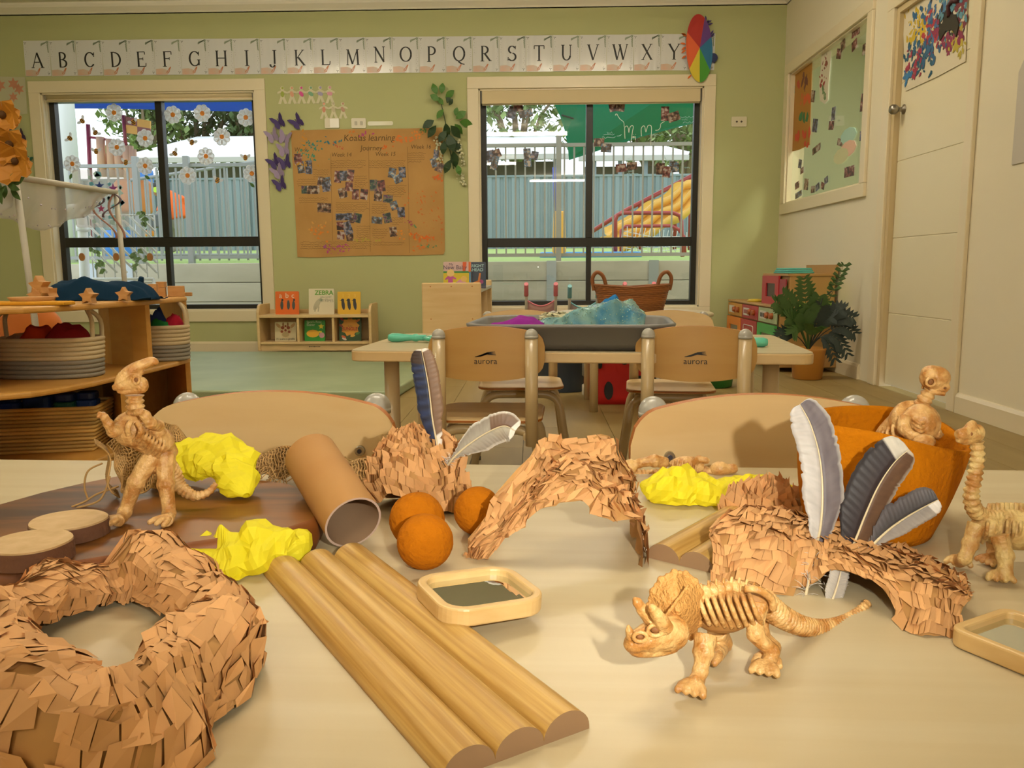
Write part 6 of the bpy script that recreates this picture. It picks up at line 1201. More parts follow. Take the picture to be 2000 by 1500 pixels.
def slice_(px, py, w, lab, z0, th=.011):
    c = at_z(px, py, z0+th); r = w/2*pxm(c.y, z0); t = thing('wood_slice', lab, 'wood slice', (c.x, c.y, z0), group='round wood slices')
    rr = [r*(1+.03*math.sin(2*a+px)+.015*math.sin(5*a)) for a in [2*PI*i/40 for i in range(40)]]
    pf = lambda k: [(rr[i]*k*math.cos(2*PI*i/40), rr[i]*k*math.sin(2*PI*i/40)) for i in range(40)]
    B().prism(pf(.975), .0003, th).obj('cut_face', m_face, t); B().prism(pf(1.0), 0, th-.0012).obj('bark', m_bk2, t)
slice_(134, 1014, 140, 'round wood slice with bark rim beside the skeleton foot', SZ+.0003); slice_(60, 1056, 152, 'round wood slice with bark rim at the table side, in front of the other', SZ+.0003, .012)
# ---- honeycomb kraft paper
m_kr = mat('kraft_tab', 'd29e66', .75, island=.13); m_kb = mat('kraft_slit_shade', 'b98a50', .85, bump=(60, .3))  # under-sheet coloured darker, the shade of the slits put into it
def honey(name, label, org, fn, nu, nv, lift=.003, jit=.5, cu=False, cr=.003, k=0, skip=.04, out=1, lf=.006):
    t = thing(name, label, 'craft paper', org, group='honeycomb kraft paper'); e = 1e-3
    def S(u, v):
        p = fn(u, v); p = p+Vector((nz(p, 24, k+6), nz(p, 24, k+7), nz(p, 24, k+8)))*lf; p.z = max(p.z, TZ+.0012); return p+Vector((nz(p, 60, k), nz(p, 60, k+1), nz(p, 60, k+2)))*cr+Vector((nz(p, 150, k+3), nz(p, 150, k+4), nz(p, 150, k+5)))*cr*.5
    def N(u, v):
        a = fn(u+e, v)-fn(u-e, v); c = fn(u, v+e)-fn(u, v-e); q = a.cross(c); return q.normalized()*out if q.length > 1e-12 else Vector((0, 0, 1))
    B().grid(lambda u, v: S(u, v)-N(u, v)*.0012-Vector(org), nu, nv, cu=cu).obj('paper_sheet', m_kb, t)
    b = B(); o_ = Vector(org)
    for j in range(nv):
        for i in range(nu):
            if random.random() < skip: continue
            u0 = (i+(.5 if j % 2 else 0))/nu; v0 = (j+.5)/nv; du = .5/nu*random.uniform(.88, 1.05); dv = .62/nv*random.uniform(.9, 1.12)
            if not cu and (u0+du > 1.02): continue
            l1, l2 = lift*random.uniform(.3, 1)+.0004, lift*random.uniform(-.4, .5)+.0004; tw = lift*jit*random.uniform(-1, 1)
            nn = N(u0, min(max(v0, .01), .99)); q = []
            for (a, c, h) in ((-du, -dv, l1+tw), (du, -dv, l1-tw), (du, dv, l2-tw), (-du, dv, l2+tw)): q.append(S(u0+a, min(max(v0+c, 0), 1))+nn*h-o_)
            b.add(q, [(0, 1, 2, 3)])
    b.obj('paper_tabs', m_kr, t)['kind'] = 'stuff'; return t
# big ring at the lower corner
RP = [(250, 1128, .026), (330, 1132, .026), (398, 1170, .024), (415, 1235, .024), (390, 1310, .028), (325, 1378, .031), (225, 1420, .035), (110, 1430, .036), (20, 1385, .032), (-30, 1310, .028), (10, 1240, .022), (80, 1195, .018), (160, 1150, .024)]
def ringf(pts, zc=.9, sq=1.0, open_=.0):
    C_ = [Vector((*at_z(x, y, TZ+.5*r)[:2], TZ)) for x, y, r in pts]; R_ = [r for _, _, r in pts]; n = len(C_)
    def f(u, v):
        u = u % 1.0; i = int(u*n) % n; t = u*n-int(u*n); a, c, d, e = C_[(i-1) % n], C_[i], C_[(i+1) % n], C_[(i+2) % n]
        p = .5*((2*c)+(d-a)*t+(2*a-5*c+4*d-e)*t*t+(3*c-a-3*d+e)*t**3); tg = (d-a).lerp(e-c, t).normalized(); sd = tg.cross(Vector((0, 0, 1))); r = lerp(R_[i], R_[(i+1) % n], t)
        ang = lerp(-.35, PI+.35, v); return p+sd*(r*.82*math.cos(ang)*(1+.12*math.sin(u*31)))+Vector((0, 0, max(.0015, r*sq*(math.sin(ang)+.32)*(1+.18*math.sin(u*23+1)))))
    return f
honey('kraft_paper_ring', 'large ring of crumpled honeycomb kraft paper at the near corner', at_z(190, 1270, TZ), ringf(RP), 70, 16, .0018, .35, True, .005, 1, lf=.013)
# nest at the back
nc = at_z(815, 1003, TZ); nr = 104*pxm(nc.y)
def nestf(u, v):
    a = 2*PI*u; s_ = math.sin(v*PI/2*.98+.02); zz = max(0, math.cos(v*PI/2)); hx = 1+.08*math.sin(3*a)
    x = nr*s_*math.cos(a)*hx; y = nr*.62*s_*math.sin(a); lift = .018*max(0, math.cos(a+PI/2+.45))**6*v**3
    return Vector((nc.x+x-.1*nr*zz, nc.y+.02+y, TZ+.001+max(0, .066*zz**.8+lift)))
honey('kraft_paper_nest', 'mound of honeycomb kraft paper holding two feathers behind the felt balls', (nc.x, nc.y, TZ), nestf, 40, 14, .0042, .8, True, .004, 3, out=-1, lf=.008)
# arch tunnel in the middle
la, ra = at_z(1050, 1088, TZ), at_z(1248, 1102, TZ); lb, rb2 = at_z(898, 1092, TZ), at_z(1232, 1000, TZ)
def archf(u, v):
    a = la.lerp(lb, v); c = ra.lerp(rb2, v); th = PI*u; m_ = a.lerp(c, .5-.5*math.cos(th)); h = lerp(.043, .066, max(0, v)**.6)*(1+.08*math.sin(v*7)); z = h*max(0, math.sin(th))**(lerp(.75, 1.9, min(1, max(0, v))) if u < .5 else .75)
    out = -.03*(1-u)**4*(1-v) ; return Vector((m_.x+out, m_.y+.006*math.sin(5*th), TZ+.001+z))
honey('kraft_paper_arch', 'arched tunnel of honeycomb kraft paper in the middle of the table', at_z(1110, 1060, TZ), archf, 26, 17, .003, .8, False, .006, 6, lf=.013)
# long folded arch on the right
L_ = [at_z(1395, 1140, TZ), at_z(1530, 1160, TZ), at_z(1680, 1190, TZ), at_z(1790, 1235, TZ), at_z(1895, 1240, TZ)]
H_ = [T3(1385, 1015, L_[0].y+.03), T3(1500, 1025, L_[1].y+.035), T3(1640, 1060, L_[2].y+.035), T3(1770, 1110, L_[3].y+.035), T3(1880, 1185, L_[4].y+.02)]
K_ = [at_z(1450, 1030, TZ), at_z(1560, 1030, TZ), at_z(1690, 1060, TZ), at_z(1790, 1090, TZ), at_z(1880, 1150, TZ)]
Ls, Hs, Ks = spline(L_, 6), spline(H_, 6), spline(K_, 6)
def foldf(u, v):
    x = max(0, min(1, u))*24; i = min(int(x), 23); t = x-i; l, h, k = Ls[i].lerp(Ls[i+1], t), Hs[i].lerp(Hs[i+1], t), Ks[i].lerp(Ks[i+1], t)
    gap = .030*max(0, math.sin(PI*(u-.28)/.42)) if .28 < u < .70 else 0
    l = l+Vector((0, .012 if gap else 0, gap*.75)); p = (1-v)**2*l+2*v*(1-v)*(h+Vector((0, -.006, .022)))+v*v*k if v < 1.01 else k
    return Vector((p.x, p.y, max(TZ+.001, p.z)))
honey('kraft_paper_fold', 'long folded sheet of honeycomb kraft paper pierced by feathers', at_z(1650, 1150, TZ), foldf, 40, 15, .0022, .6, False, .004, 9, lf=.010)
sc2 = at_z(1500, 1010, TZ)
honey('kraft_paper_shreds', 'tuft of expanded kraft paper behind the yellow tissue and folded sheet', (sc2.x, sc2.y, TZ), lambda u, v: Vector((sc2.x+.034*math.cos(2*PI*u)*math.sin(v*1.5), sc2.y+.022*math.sin(2*PI*u)*math.sin(v*1.5), TZ+.001+.026*math.cos(v*1.55))), 26, 9, .006, 1.2, True, .004, 12, out=-1)
# ---- crumpled yellow tissue
m_yl = mat('yellow_tissue', 'fcf034', .65, spec=.3)
nt = m_yl.node_tree; tl = nt.nodes.new('ShaderNodeBsdfTranslucent'); tl.inputs[0].default_value = C('fff64a'); mx = nt.nodes.new('ShaderNodeMixShader'); mx.inputs[0].default_value = .3
nt.links.new(nt.nodes['Principled BSDF'].outputs[0], mx.inputs[1]); nt.links.new(tl.outputs[0], mx.inputs[2]); nt.links.new(mx.outputs[0], nt.nodes['Material Output'].inputs[0])
def crumple(name, label, lobes, k, zmin, nseg=34, nr_=20):
    """lobes: (px, py, Y, r) strung into one body of crushed tissue"""
    P = spline([T3(x, y, Y) for x, y, Y, _ in lobes], 8); R_ = spline([Vector((r, 0, 0)) for *_, r in lobes], 8); n = len(P); o_ = Vector((P[n//2].x, P[n//2].y, zmin))
    def f(u, v):
        x = u*(n-1); i = min(int(x), n-2); p = P[i].lerp(P[i+1], x-i); r = lerp(R_[i].x, R_[i+1].x, x-i); tg = (P[i+1]-P[i]).normalized(); s_ = tg.cross(Vector((0, 0, 1))); s_ = s_.normalized() if s_.length > .05 else Vector((1, 0, 0)); w_ = s_.cross(tg).normalized()
        end = min(1, 6*u+.25, 6*(1-u)+.25); a = 2*PI*v; q = p+(s_*math.cos(a)*1.15+w_*math.sin(a)*.85)*r*end
        d = noise.voronoi(q*48+Vector((k*9, 0, 0)))[0]; e_ = (d[1]-d[0]); rg = abs(nz(q, 55, k))*1.4+abs(nz(q, 130, k+3))*.6
        q = p+(q-p)*(.62+.55*e_+.42*rg)
        return Vector((q.x, q.y, max(q.z, zmin+.001+.002*abs(nz(q, 200, k)))))-o_
    t = B().grid(f, nseg, nr_, cv=True, sm=False); ob_ = t.obj(name, m_yl); ob_.location = o_; return tag(ob_, label, 'tissue paper', 'crumpled yellow tissue')
Y0 = at_z(430, 985, SZ).y
crumple('yellow_tissue', 'crumpled yellow tissue arch behind the standing skeleton', [(296, 948, Y0+.045, .010), (330, 915, Y0+.055, .016), (375, 893, Y0+.05, .020), (425, 888, Y0+.045, .021), (452, 905, Y0+.035, .019), (462, 940, Y0+.02, .016), (480, 968, Y0+.005, .010)], 2, SZ)
Y1 = at_z(480, 1140, TZ).y
crumple('yellow_tissue', 'crumpled yellow tissue lying in front of the timber slab', [(388, 1100, Y1+.045, .012), (420, 1108, Y1+.03, .026), (470, 1100, Y1+.03, .027), (525, 1068, Y1+.035, .020), (570, 1072, Y1+.04, .015), (590, 1092, Y1+.035, .008)], 5, TZ, 36, 20)
Y2 = at_z(1400, 985, TZ).y
crumple('yellow_tissue', 'crumpled yellow tissue beside the fallen skeleton', [(1252, 945, Y2+.02, .010), (1290, 955, Y2+.012, .022), (1340, 960, Y2+.01, .022), (1400, 968, Y2+.01, .020), (1460, 962, Y2+.015, .018), (1510, 955, Y2+.02, .012), (1548, 950, Y2+.025, .005)], 8, TZ, 38, 20)
# ---- cardboard tube
tn = at_z(692, 1085, TZ); nr2 = .0212; p0 = at_y(691, 1043, tn.y+.012); p1 = at_y(608, 892, tn.y+.085); ct = thing('cardboard_tube', 'short brown cardboard tube lying against the timber slab', 'cardboard tube', (p0.x, p0.y, TZ)); o_ = Vector((p0.x, p0.y, TZ))
p0.z = max(p0.z, TZ+nr2*.96)
b = B().tube([p0-o_, p1-o_], nr2, 48, cap=False); b.obj('outer_wall', mat('tube_card', 'a8783e', .7, var=('b08248', 12, (1, 1, 1), .5)), ct); B().tube([p0-o_, p1-o_], nr2-.0016, 48, cap=False).obj('inner_wall', mat('tube_inside', '8f7256', .8), ct)
ax = (p1-p0).normalized()
for q in (p0, p1):
    U, W = ortho(ax); b = B(); vs = [q-o_+(U*math.cos(2*PI*i/48)+W*math.sin(2*PI*i/48))*r for r in (nr2, nr2-.0016) for i in range(48)]
    b.add(vs, [(i, (i+1) % 48, 48+(i+1) % 48, 48+i) for i in range(48)]).obj('cut_rim', mat('card_rim', 'b9a090', .8), ct)
# ---- half-round timber panels
m_hr = mat('oak_rounds', 'a9803c', .42, var=('bd9650', 14, (1, 1, 1), .8)); m_he = mat('fibre_end', '8f7050', .85)
def rounds(lab, far, near, wd, n=3):
    a, c = Vector(far), Vector(near); d = (c-a); L = d.length; ang_ = math.atan2(d.y, d.x); t = thing('half_round_panel', lab, 'timber panel', (a.x, a.y, TZ), ang_); s_ = wd/n
    m = mat('oak_rounds', 'a9803c')
    for k in range(n):
        yc_ = (k-(n-1)/2)*s_; prof = [(-s_*.5, 0)]+[(-s_*.5*math.cos(PI*i/16), .0015+s_*.42*math.sin(PI*i/16)) for i in range(17)]+[(s_*.5, 0)]
        f = FR((0, yc_, 0), (0, 1, 0), (0, 0, 1), (1, 0, 0)); b = B(); m_ = len(prof); vs = [f(u, v, w) for w in (0, L) for u, v in prof]
        b.add(vs, [(i, i+1, m_+i+1, m_+i) for i in range(m_-1)]+[(m_-1, 0, m_, 2*m_-1)], True); b.add(vs, [tuple(range(m_))[::-1], tuple(range(m_, 2*m_))], False, 1)
        b.obj('half_round_batten', [mat('oak_grain', 'a67c38', .42, var=('c8a25a', 300, (.025, 1, 1), .5)), m_he], t)
    return t
fa = (at_z(505, 1125, TZ)+at_z(727, 1085, TZ))/2; ne = (at_z(862, 1535, TZ)+at_z(1152, 1418, TZ))/2
rounds('panel of three half round oak battens lying in the foreground', fa, ne, .072)
f2_ = at_z(1490, 985, TZ); n2_ = at_z(1345, 1112, TZ); rounds('panel of half round oak battens under the folded paper and tissue', f2_+Vector((.03, .0, 0)), n2_+Vector((.005, .0, 0)), .075)
# ---- felt balls
m_fe = mat('amber_felt', 'b86c0e', .95, var=('a8600a', 45, (1, 1, 1), .8), bump=(260, .8), spec=.1)
def felt(px, py, rpx, lab, dy=0):
    c = at_z(px, py+rpx*.86, TZ); r = rpx*pxm(c.y); bq = B().ball((0, 0, 0), r, 32)
    for v in bq.v: v *= 1+.035*nz(v, 50, px)+.012*nz(v, 220, px)
    o = bq.obj('felt_ball', m_fe); p = at_y(px, py, c.y+r*.55); o.location = (p.x, p.y, TZ+r*.97); return tag(o, lab, 'felt ball', 'amber felt balls')
felt(831, 1073, 54, 'amber felt ball nearest the small framed mirror'); felt(815, 1030, 54, 'amber felt ball touching the nearest one, close to the tube'); felt(934, 1010, 47, 'amber felt ball beside the kraft paper arch')
# ---- framed mirrors
m_fw = mat('maple_frame', 'c9a468', .4, var=('d6b57c', 30, (1, 1, 4), .6)); m_mir = mat('mirror_glass', 'dfe3e0', .02, 1)
def mirror(lab, c, s, h, fw, rz, tilt=(0, 0), r=.02):
    t = thing('framed_mirror', lab, 'mirror', c, rz); t.rotation_euler = (tilt[0], tilt[1], rz); s1, s2 = s if isinstance(s, tuple) else (s, s); O = rrect(s1, s2, r, 8); I = rrect(s1-2*fw, s2-2*fw, max(.004, r-fw), 8); n = len(O); b = B()
    vs = [Vector((x, y, 0)) for x, y in O]+[Vector((x, y, h)) for x, y in O]+[Vector((x, y, h)) for x, y in I]+[Vector((x, y, h-.004)) for x, y in I]
    b.add(vs, [(i, (i+1) % n, n+(i+1) % n, n+i) for i in range(n)]+[(n+i, n+(i+1) % n, 2*n+(i+1) % n, 2*n+i) for i in range(n)]+[(2*n+i, 2*n+(i+1) % n, 3*n+(i+1) % n, 3*n+i) for i in range(n)]+[tuple(range(n))[::-1]])
    b.obj('frame', m_fw, t, bevel=.0012); B().prism(I, h-.0055, h-.004).obj('mirror', m_mir, t)
A = [at_z(782, 1132, TZ+.020), at_z(985, 1112, TZ+.014), at_z(1062, 1172, TZ+.012), at_z(905, 1204, TZ+.020)]
mc = sum(A, Vector())/4; e1 = (A[1]-A[0]); rzm = math.atan2(e1.y, e1.x); side = ((A[1]-A[0]).length+(A[2]-A[1]).length+(A[3]-A[2]).length+(A[0]-A[3]).length)/4
sa_, sb_ = ((A[1]-A[0]).length+(A[2]-A[3]).length)/2, ((A[2]-A[1]).length+(A[3]-A[0]).length)/2; print('MIR', sa_, sb_, rzm)
mirror('small square mirror in a rounded maple frame leaning on the oak battens', (mc.x, mc.y, TZ+.009), (sa_, sb_), .010, .0055, rzm, (.02, .06), .016)
qa, qb, qc = at_z(1885, 1238, TZ+.010), at_z(2000, 1284, TZ+.010), at_z(1872, 1152, TZ+.010); ra_ = math.atan2(qb.y-qa.y, qb.x-qa.x); e1 = Vector((math.cos(ra_), math.sin(ra_), 0)); e2 = Vector((-math.sin(ra_), math.cos(ra_), 0)); dd = (qc-qa).dot(e2); cc = qa+e1*.075+e2*dd/2
mirror('maple framed mirror cut by the picture edge beside the long necked skeleton', (cc.x, cc.y, TZ+.0005), (.17, dd), .010, .005, ra_, (0, 0), .008)
# ---- felt basket
FB = Vector((at_y(1720, 1000, .635).x, .635, TZ)); fbk = thing('felt_basket', 'orange felt basket holding a dinosaur skeleton', 'felt basket', FB)
def closed(P, u):
    n = len(P); x = (u % 1)*n; i = int(x) % n; t = x-int(x); a, c, d, e = P[(i-1) % n], P[i], P[(i+1) % n], P[(i+2) % n]; return .5*((2*c)+(d-a)*t+(2*a-5*c+4*d-e)*t*t+(3*c-a-3*d+e)*t**3)
FRIM = [T3(*q) for q in ((1893, 877, .615), (1840, 825, .665), (1745, 795, .69), (1630, 795, .685), (1568, 815, .645), (1600, 826, .60), (1720, 846, .578), (1825, 872, .58))]
FBOT = [at_z(x, y, TZ+.0025) for x, y in ((1818, 1035), (1795, 1000), (1700, 985), (1620, 985), (1575, 1005), (1600, 1045), (1700, 1066), (1790, 1062))]
def fbf(u, v):
    a, c = closed(FBOT, u), closed(FRIM, u); m_ = a.lerp(c, .5)+(a.lerp(c, .5)-Vector((FB.x, FB.y, a.z*.5+c.z*.5)))*.10; return (1-v)**2*a+2*v*(1-v)*m_+v*v*c-FB
B().grid(fbf, 48, 14, cu=True).obj('felt_wall', mat('orange_felt', 'c0740a', .95, var=('b56a08', 40, (1, 1, 1), .8), bump=(240, .9), spec=.1), fbk, solid=.004)
B().add([fbf(i/32, 0) for i in range(32)], [tuple(range(32))]).obj('felt_base', mat('orange_felt', 'bb6f0c'), fbk, solid=.003)
# ---- feathers
m_fth = mat('feather_vane', 'ffffff', .55, vcol=True, sheen=.2)
def feather(lab, pts, wl, wr, cf, k, n=70, cup=.15):
    """pts: quill base to tip (px,py,Y); wl/wr widths of the vanes in m"""
    P = spline([T3(*p) for p in pts], 12); m = len(P); o_ = P[0].copy(); t = thing('feather', lab, 'feather', o_, group='bird feathers'); view = Vector((0, -1, .25)).normalized()
    B().tube([p-o_+view*.0004 for p in P], [.0011*(1-.8*i/m) for i in range(m)], 6).obj('quill', mat('quill_horn', 'd8c8a4', .4), t)
    for side, w in ((-1, wl), (1, wr)):
        b = B(); b.col = []; cols = 5
        for i in range(n+1):
            s_ = .16+.84*i/n; x = s_*(m-1); q = min(int(x), m-2); p = P[q].lerp(P[q+1], x-q)-o_; tg = (P[q+1]-P[q]).normalized(); sd = tg.cross(view).normalized()*side
            prof = min(1, 3.2*(s_-.12))*math.sqrt(max(0, 1-max(0, (s_-.72)/.28)**2.2)); jag = 1+.07*nz((i*.35, side, k), 1, k)+(.12*random.uniform(-1, 0) if random.random() < .10 else 0)
            if s_ < .3: jag *= random.uniform(.6, 1.2)
            for c_ in range(cols+1):
                r = c_/cols; ww = w*prof*r*jag; pos = p+sd*ww+tg*ww*.55*(1-.5*s_)-view*(cup*ww*r)+view*.00025*math.sin(i*1.9+r*2)*r; b.v.append(pos); b.col.append(tuple(q_*(1+.16*nz((i*.8, r*2, k+side), 1, k)) for q_ in C(cf(s_, r, side, i))[:3])+(1,))
        for i in range(n):
            
            for c_ in range(cols): a = i*(cols+1)+c_; b.f.append([a, a+1, a+cols+2, a+cols+1]); b.sm.append(True); b.mi.append(0)
        b.obj('vane', m_fth, t, solid=.0003)
    b = B()
    for i in range(40):
        q = int((.04+.13*random.random())*(m-1)); p = P[q]-o_; d = Vector((random.uniform(-1, 1), random.uniform(-.6, .1), random.uniform(-.2, 1))).normalized(); L = random.uniform(.004, .011); b.tube([p, p+d*L*.6+Vector((0, 0, .001)), p+d*L], [.0003, .0002, .0001], 3)
    b.obj('down_barbs', mat('feather_down', 'd8d2c8', .9), t)['kind'] = 'stuff'
def mixc(a, b_, t):
    t = max(0, min(1, t)); A_ = [int(a[i:i+2], 16) for i in (0, 2, 4)]; B_ = [int(b_[i:i+2], 16) for i in (0, 2, 4)]; return ''.join('%02x' % int(lerp(x, y, t)) for x, y in zip(A_, B_))
YN = nc.y+.012
feather('blue black feather with brown side standing in the kraft nest', [(862, 925, YN), (856, 880, YN), (845, 820, YN), (838, 760, YN), (830, 715, YN), (823, 682, YN)], .0115, .010, lambda s, r, sd, i: ('e8e2d8' if s > .965 else mixc('181e34', '26365c', .5+.5*math.sin(i*1.1+r*4)) if s < .82 else '3a2a22') if sd < 0 else ('ddd4c8' if s > .95 or s < .3 else mixc('6a4e38', '86684e', r)), 1)
feather('pale grey feather with brown tip leaning from the kraft nest', [(872, 912, YN-.005), (890, 890, YN-.01), (920, 865, YN-.012), (955, 843, YN-.014), (985, 832, YN-.016), (1006, 842, YN-.016)], .012, .013, lambda s, r, sd, i: 'e6e0d4' if s > .9 or r > .93 else mixc('a8a294', '8a8276', r) if s < .62 else mixc('6a4e3c', '9a8a78', .5*r) if sd < 0 else mixc('b0a894', '8a7e70', r), 2)
YR = at_z(1600, 1160, TZ).y
feather('large white and grey feather standing upright in the folded paper', [(1568, 1190, YR-.005), (1588, 1090, YR+.012), (1602, 1030, YR+.025), (1606, 960, YR+.032), (1600, 890, YR+.038), (1583, 830, YR+.04), (1562, 790, YR+.04)], .0125, .0145, lambda s, r, sd, i: mixc('c4c0bd', 'a49e9c', .5+.5*nz((s*8, r*3, 1))) if sd < 0 else ('d0ccc8' if r > .88 else mixc('7c7478', '5a5258', .5+.5*nz((s*10, r*4, 2)))), 3)
feather('dark brown feather with pale tip leaning right in the folded paper', [(1600, 1205, YR-.004), (1640, 1120, YR+.008), (1668, 1060, YR+.02), (1690, 1005, YR+.028), (1715, 950, YR+.034), (1745, 905, YR+.038), (1775, 878, YR+.04)], .017, .0125, lambda s, r, sd, i: 'c2bcb0' if s > .86 and sd < 0 else (mixc('2a1c22', '1a1218', r) if sd < 0 else ('b8aea0' if r > .93 or s > .96 else mixc('6a4c34', '4a3020', .5+.5*nz((s*9, r*5, 4))))), 4)
feather('grey feather with white tip lying low before the felt basket', [(1668, 1120, YR+.01), (1700, 1070, YR+.018), (1735, 1035, YR+.024), (1770, 1010, YR+.028), (1805, 990, YR+.03), (1832, 976, YR+.03)], .012, .009, lambda s, r, sd, i: 'e0dcd8' if s > .84 and sd > 0 else (mixc('3a363a', '5a5458', r) if sd < 0 else mixc('8a8480', 'a8a29e', r)), 5)
feather('short white downy feather poking under the folded paper', [(1605, 1215, YR-.012), (1622, 1180, YR-.008), (1636, 1140, YR-.004), (1645, 1100, YR)], .006, .006, lambda s, r, sd, i: mixc('a09890', 'b8b2aa', r), 6)
# ---- hessian net
m_hs = mat('hessian', 'b08a54', .9, island=.15)
def lattice(b, fn, nu, nv, r, n=4, wob=.35):
    for i in range(nu+1):
        b.tube([fn((i+wob*math.sin(j*2.1+i))/nu if 0 < i < nu else i/nu, j/nv) for j in range(nv+1)], r, n, cap=False)
    for j in range(nv+1):
        b.tube([fn(i/nu, (j+wob*math.sin(i*2.3+j))/nv if 0 < j < nv else j/nv) for i in range(nu+1)], r, n, cap=False)
HY = at_z(270, 985, SZ).y+.02
Htop = spline([T3(208, 868, HY), T3(245, 842, HY+.03), T3(300, 826, HY+.05), T3(345, 832, HY+.06), T3(372, 862, HY+.065)], 4); Hbot = spline([T3(240, 960, HY-.015), T3(262, 962, HY-.01), T3(300, 955, HY+.01), T3(340, 935, HY+.03), T3(385, 915, HY+.045)], 4)
ho_ = Vector((HY*0+T3(290, 900, HY).x, HY, SZ)); hs = thing('hessian_net', 'open weave brown hessian draped behind the standing skeleton', 'hessian', ho_)
def hf(u, v):
    x = max(0, min(1, u))*(len(Htop)-1); i = min(int(x), len(Htop)-2); a = Htop[i].lerp(Htop[i+1], x-i); c = Hbot[i].lerp(Hbot[i+1], x-i); p = a.lerp(c, max(0, min(1, v))); return p-ho_+Vector((.002*math.sin(v*9+u*14), .004*math.sin(u*12+v*4), .002*math.sin(u*17)))
b = B(); lattice(b, hf, 34, 18, .00062, 4, .3); b.obj('net', m_hs, hs)['kind'] = 'stuff'
B().grid(lambda u, v: hf(u, v)+Vector((0, .0016, 0)), 24, 12).obj('hessian_lining', mat('hessian_dark', '94713f', .95, bump=(300, .8)), hs)
side = lambda u, v: Vector((lerp(T3(205, 880, HY).x, T3(225, 955, HY-.02).x, u), HY-.012+.01*math.sin(u*6)+.02*v, lerp(T3(205, 862, HY).z, SZ+.004, u)))-ho_+Vector((-.012*v, 0, 0))
b = B(); lattice(b, side, 14, 8, .0007); b.obj('net_side', m_hs, hs)['kind'] = 'stuff'
for k, pts in enumerate((((200, 905), (172, 920), (165, 950), (172, 975)), ((232, 950), (190, 965), (165, 980), (140, 990)), ((215, 930), (205, 960), (190, 980), (150, 992)), ((240, 955), (245, 985), (240, 1000), (236, 1012)))):
    B().tube(spline([at_z(x, y, SZ+.003+.012*(3-j)/3*(k != 3)) for j, (x, y) in enumerate(pts)], 6) if False else [q-ho_ for q in spline([T3(x, y, at_z(pts[-1][0], pts[-1][1], SZ).y+.004*(3-j)) for j, (x, y) in enumerate(pts)], 6)], .0008, 5).obj('loose_thread', m_hs, hs)
GY = at_z(540, 950, SZ).y+.03; go2 = Vector((T3(590, 930, GY).x, GY, TZ)); h2 = thing('hessian_strip', 'flattened strip of frayed hessian behind the cardboard tube', 'hessian', go2)
def hf2(u, v): px = lerp(470, 735, u); p = at_z(px, lerp(906, 950, v)+4*math.sin(u*9), TZ+.012); return p-go2+Vector((0, 0, .010*math.sin(v*PI)+.004*math.sin(u*20+v*5)+(.012 if u < .5 else .012*(1-u)*2)))
b = B(); lattice(b, hf2, 46, 12, .0007); b.obj('net', m_hs, h2)['kind'] = 'stuff'; B().grid(lambda u, v: hf2(u, v)-Vector((0, 0, .0012)), 30, 8).obj('hessian_lining', mat('hessian_dark', '94713f', .95), h2)
b = B()
for i in range(60): p = hf2(random.random()*.45, .9+.2*random.random()); b.tube([p, p+Vector((random.gauss(0, .006), -.004, .003)), p+Vector((random.gauss(0, .009), -.009+random.gauss(0, .004), -.004))], .0005, 3)
b.obj('frayed_edge', m_hs, h2)['kind'] = 'stuff'
tw_ = thing('twig', 'thin forked dry twig between the tube and the kraft nest', 'twig', at_z(690, 915, TZ)); wo_ = Vector(tw_.location)
YT = at_z(700, 912, TZ).y; B().tube([T3(738, 900, YT)-wo_, T3(705, 904, YT)-wo_, T3(680, 898, YT)-wo_, T3(673, 892, YT)-wo_], [.0011, .001, .0009, .0006], 6).obj('stem', mat('twig_bark', '8a6a34', .9), tw_); B().tube([T3(712, 903, YT)-wo_, T3(690, 909, YT)-wo_, T3(680, 908, YT)-wo_], [.0009, .0008, .0005], 6).obj('side_shoot', mat('twig_bark', '8a6a34', .9), tw_)
# ================================================================== dinosaur skeletons
m_bone = mat('bone_plastic', 'b57c3c', .42, var=('e0b676', 110, (1, 1, 1), .42), bump=(420, .6), coat=.15); m_bone2 = mat('bone_pale', 'dcc080', .42, var=('b07a3c', 70, (1, 1, 1), .4), bump=(420, .6)); m_sock = mat('bone_socket', '85562c', .7)
def vert_tube(b, pts, r0, r1, seg=.0042, amp=.22, n=10):
    """ringed vertebra column"""
    S = spline(pts, 10); L = [0]
    for i in range(1, len(S)): L.append(L[-1]+(S[i]-S[i-1]).length)
    N_ = max(8, int(L[-1]/seg)*4); P = []; R_ = []
    for k in range(N_+1):
        d = L[-1]*k/N_; i = 0
        while i < len(L)-2 and L[i+1] < d: i += 1
        P.append(S[i].lerp(S[i+1], (d-L[i])/max(1e-9, L[i+1]-L[i]))); t = k/N_; R_.append(lerp(r0, r1, t)*(1+amp*math.cos(2*PI*k/4)))
    b.tube(P, R_, n); return P, R_
def spines(b, P, R_, h, step=4, up=Vector((0, 0, 1))):
    for k in range(2, len(P)-2, step): tg = (P[k+1]-P[k-1]).normalized(); u = (up-tg*up.dot(tg)).normalized(); b.tube([P[k], P[k]+u*(R_[k]+h)], [R_[k]*.45, R_[k]*.22], 6)
def limb(b, pts, rad, n=10):
    P = spline(pts, 5); R_ = [q.x for q in spline([Vector((r, 0, 0)) for r in rad], 5)]; b.tube(P, R_, n)
    for p, r in zip(pts[1:-1], rad[1:-1]): b.ball(p, r*1.18, 10)
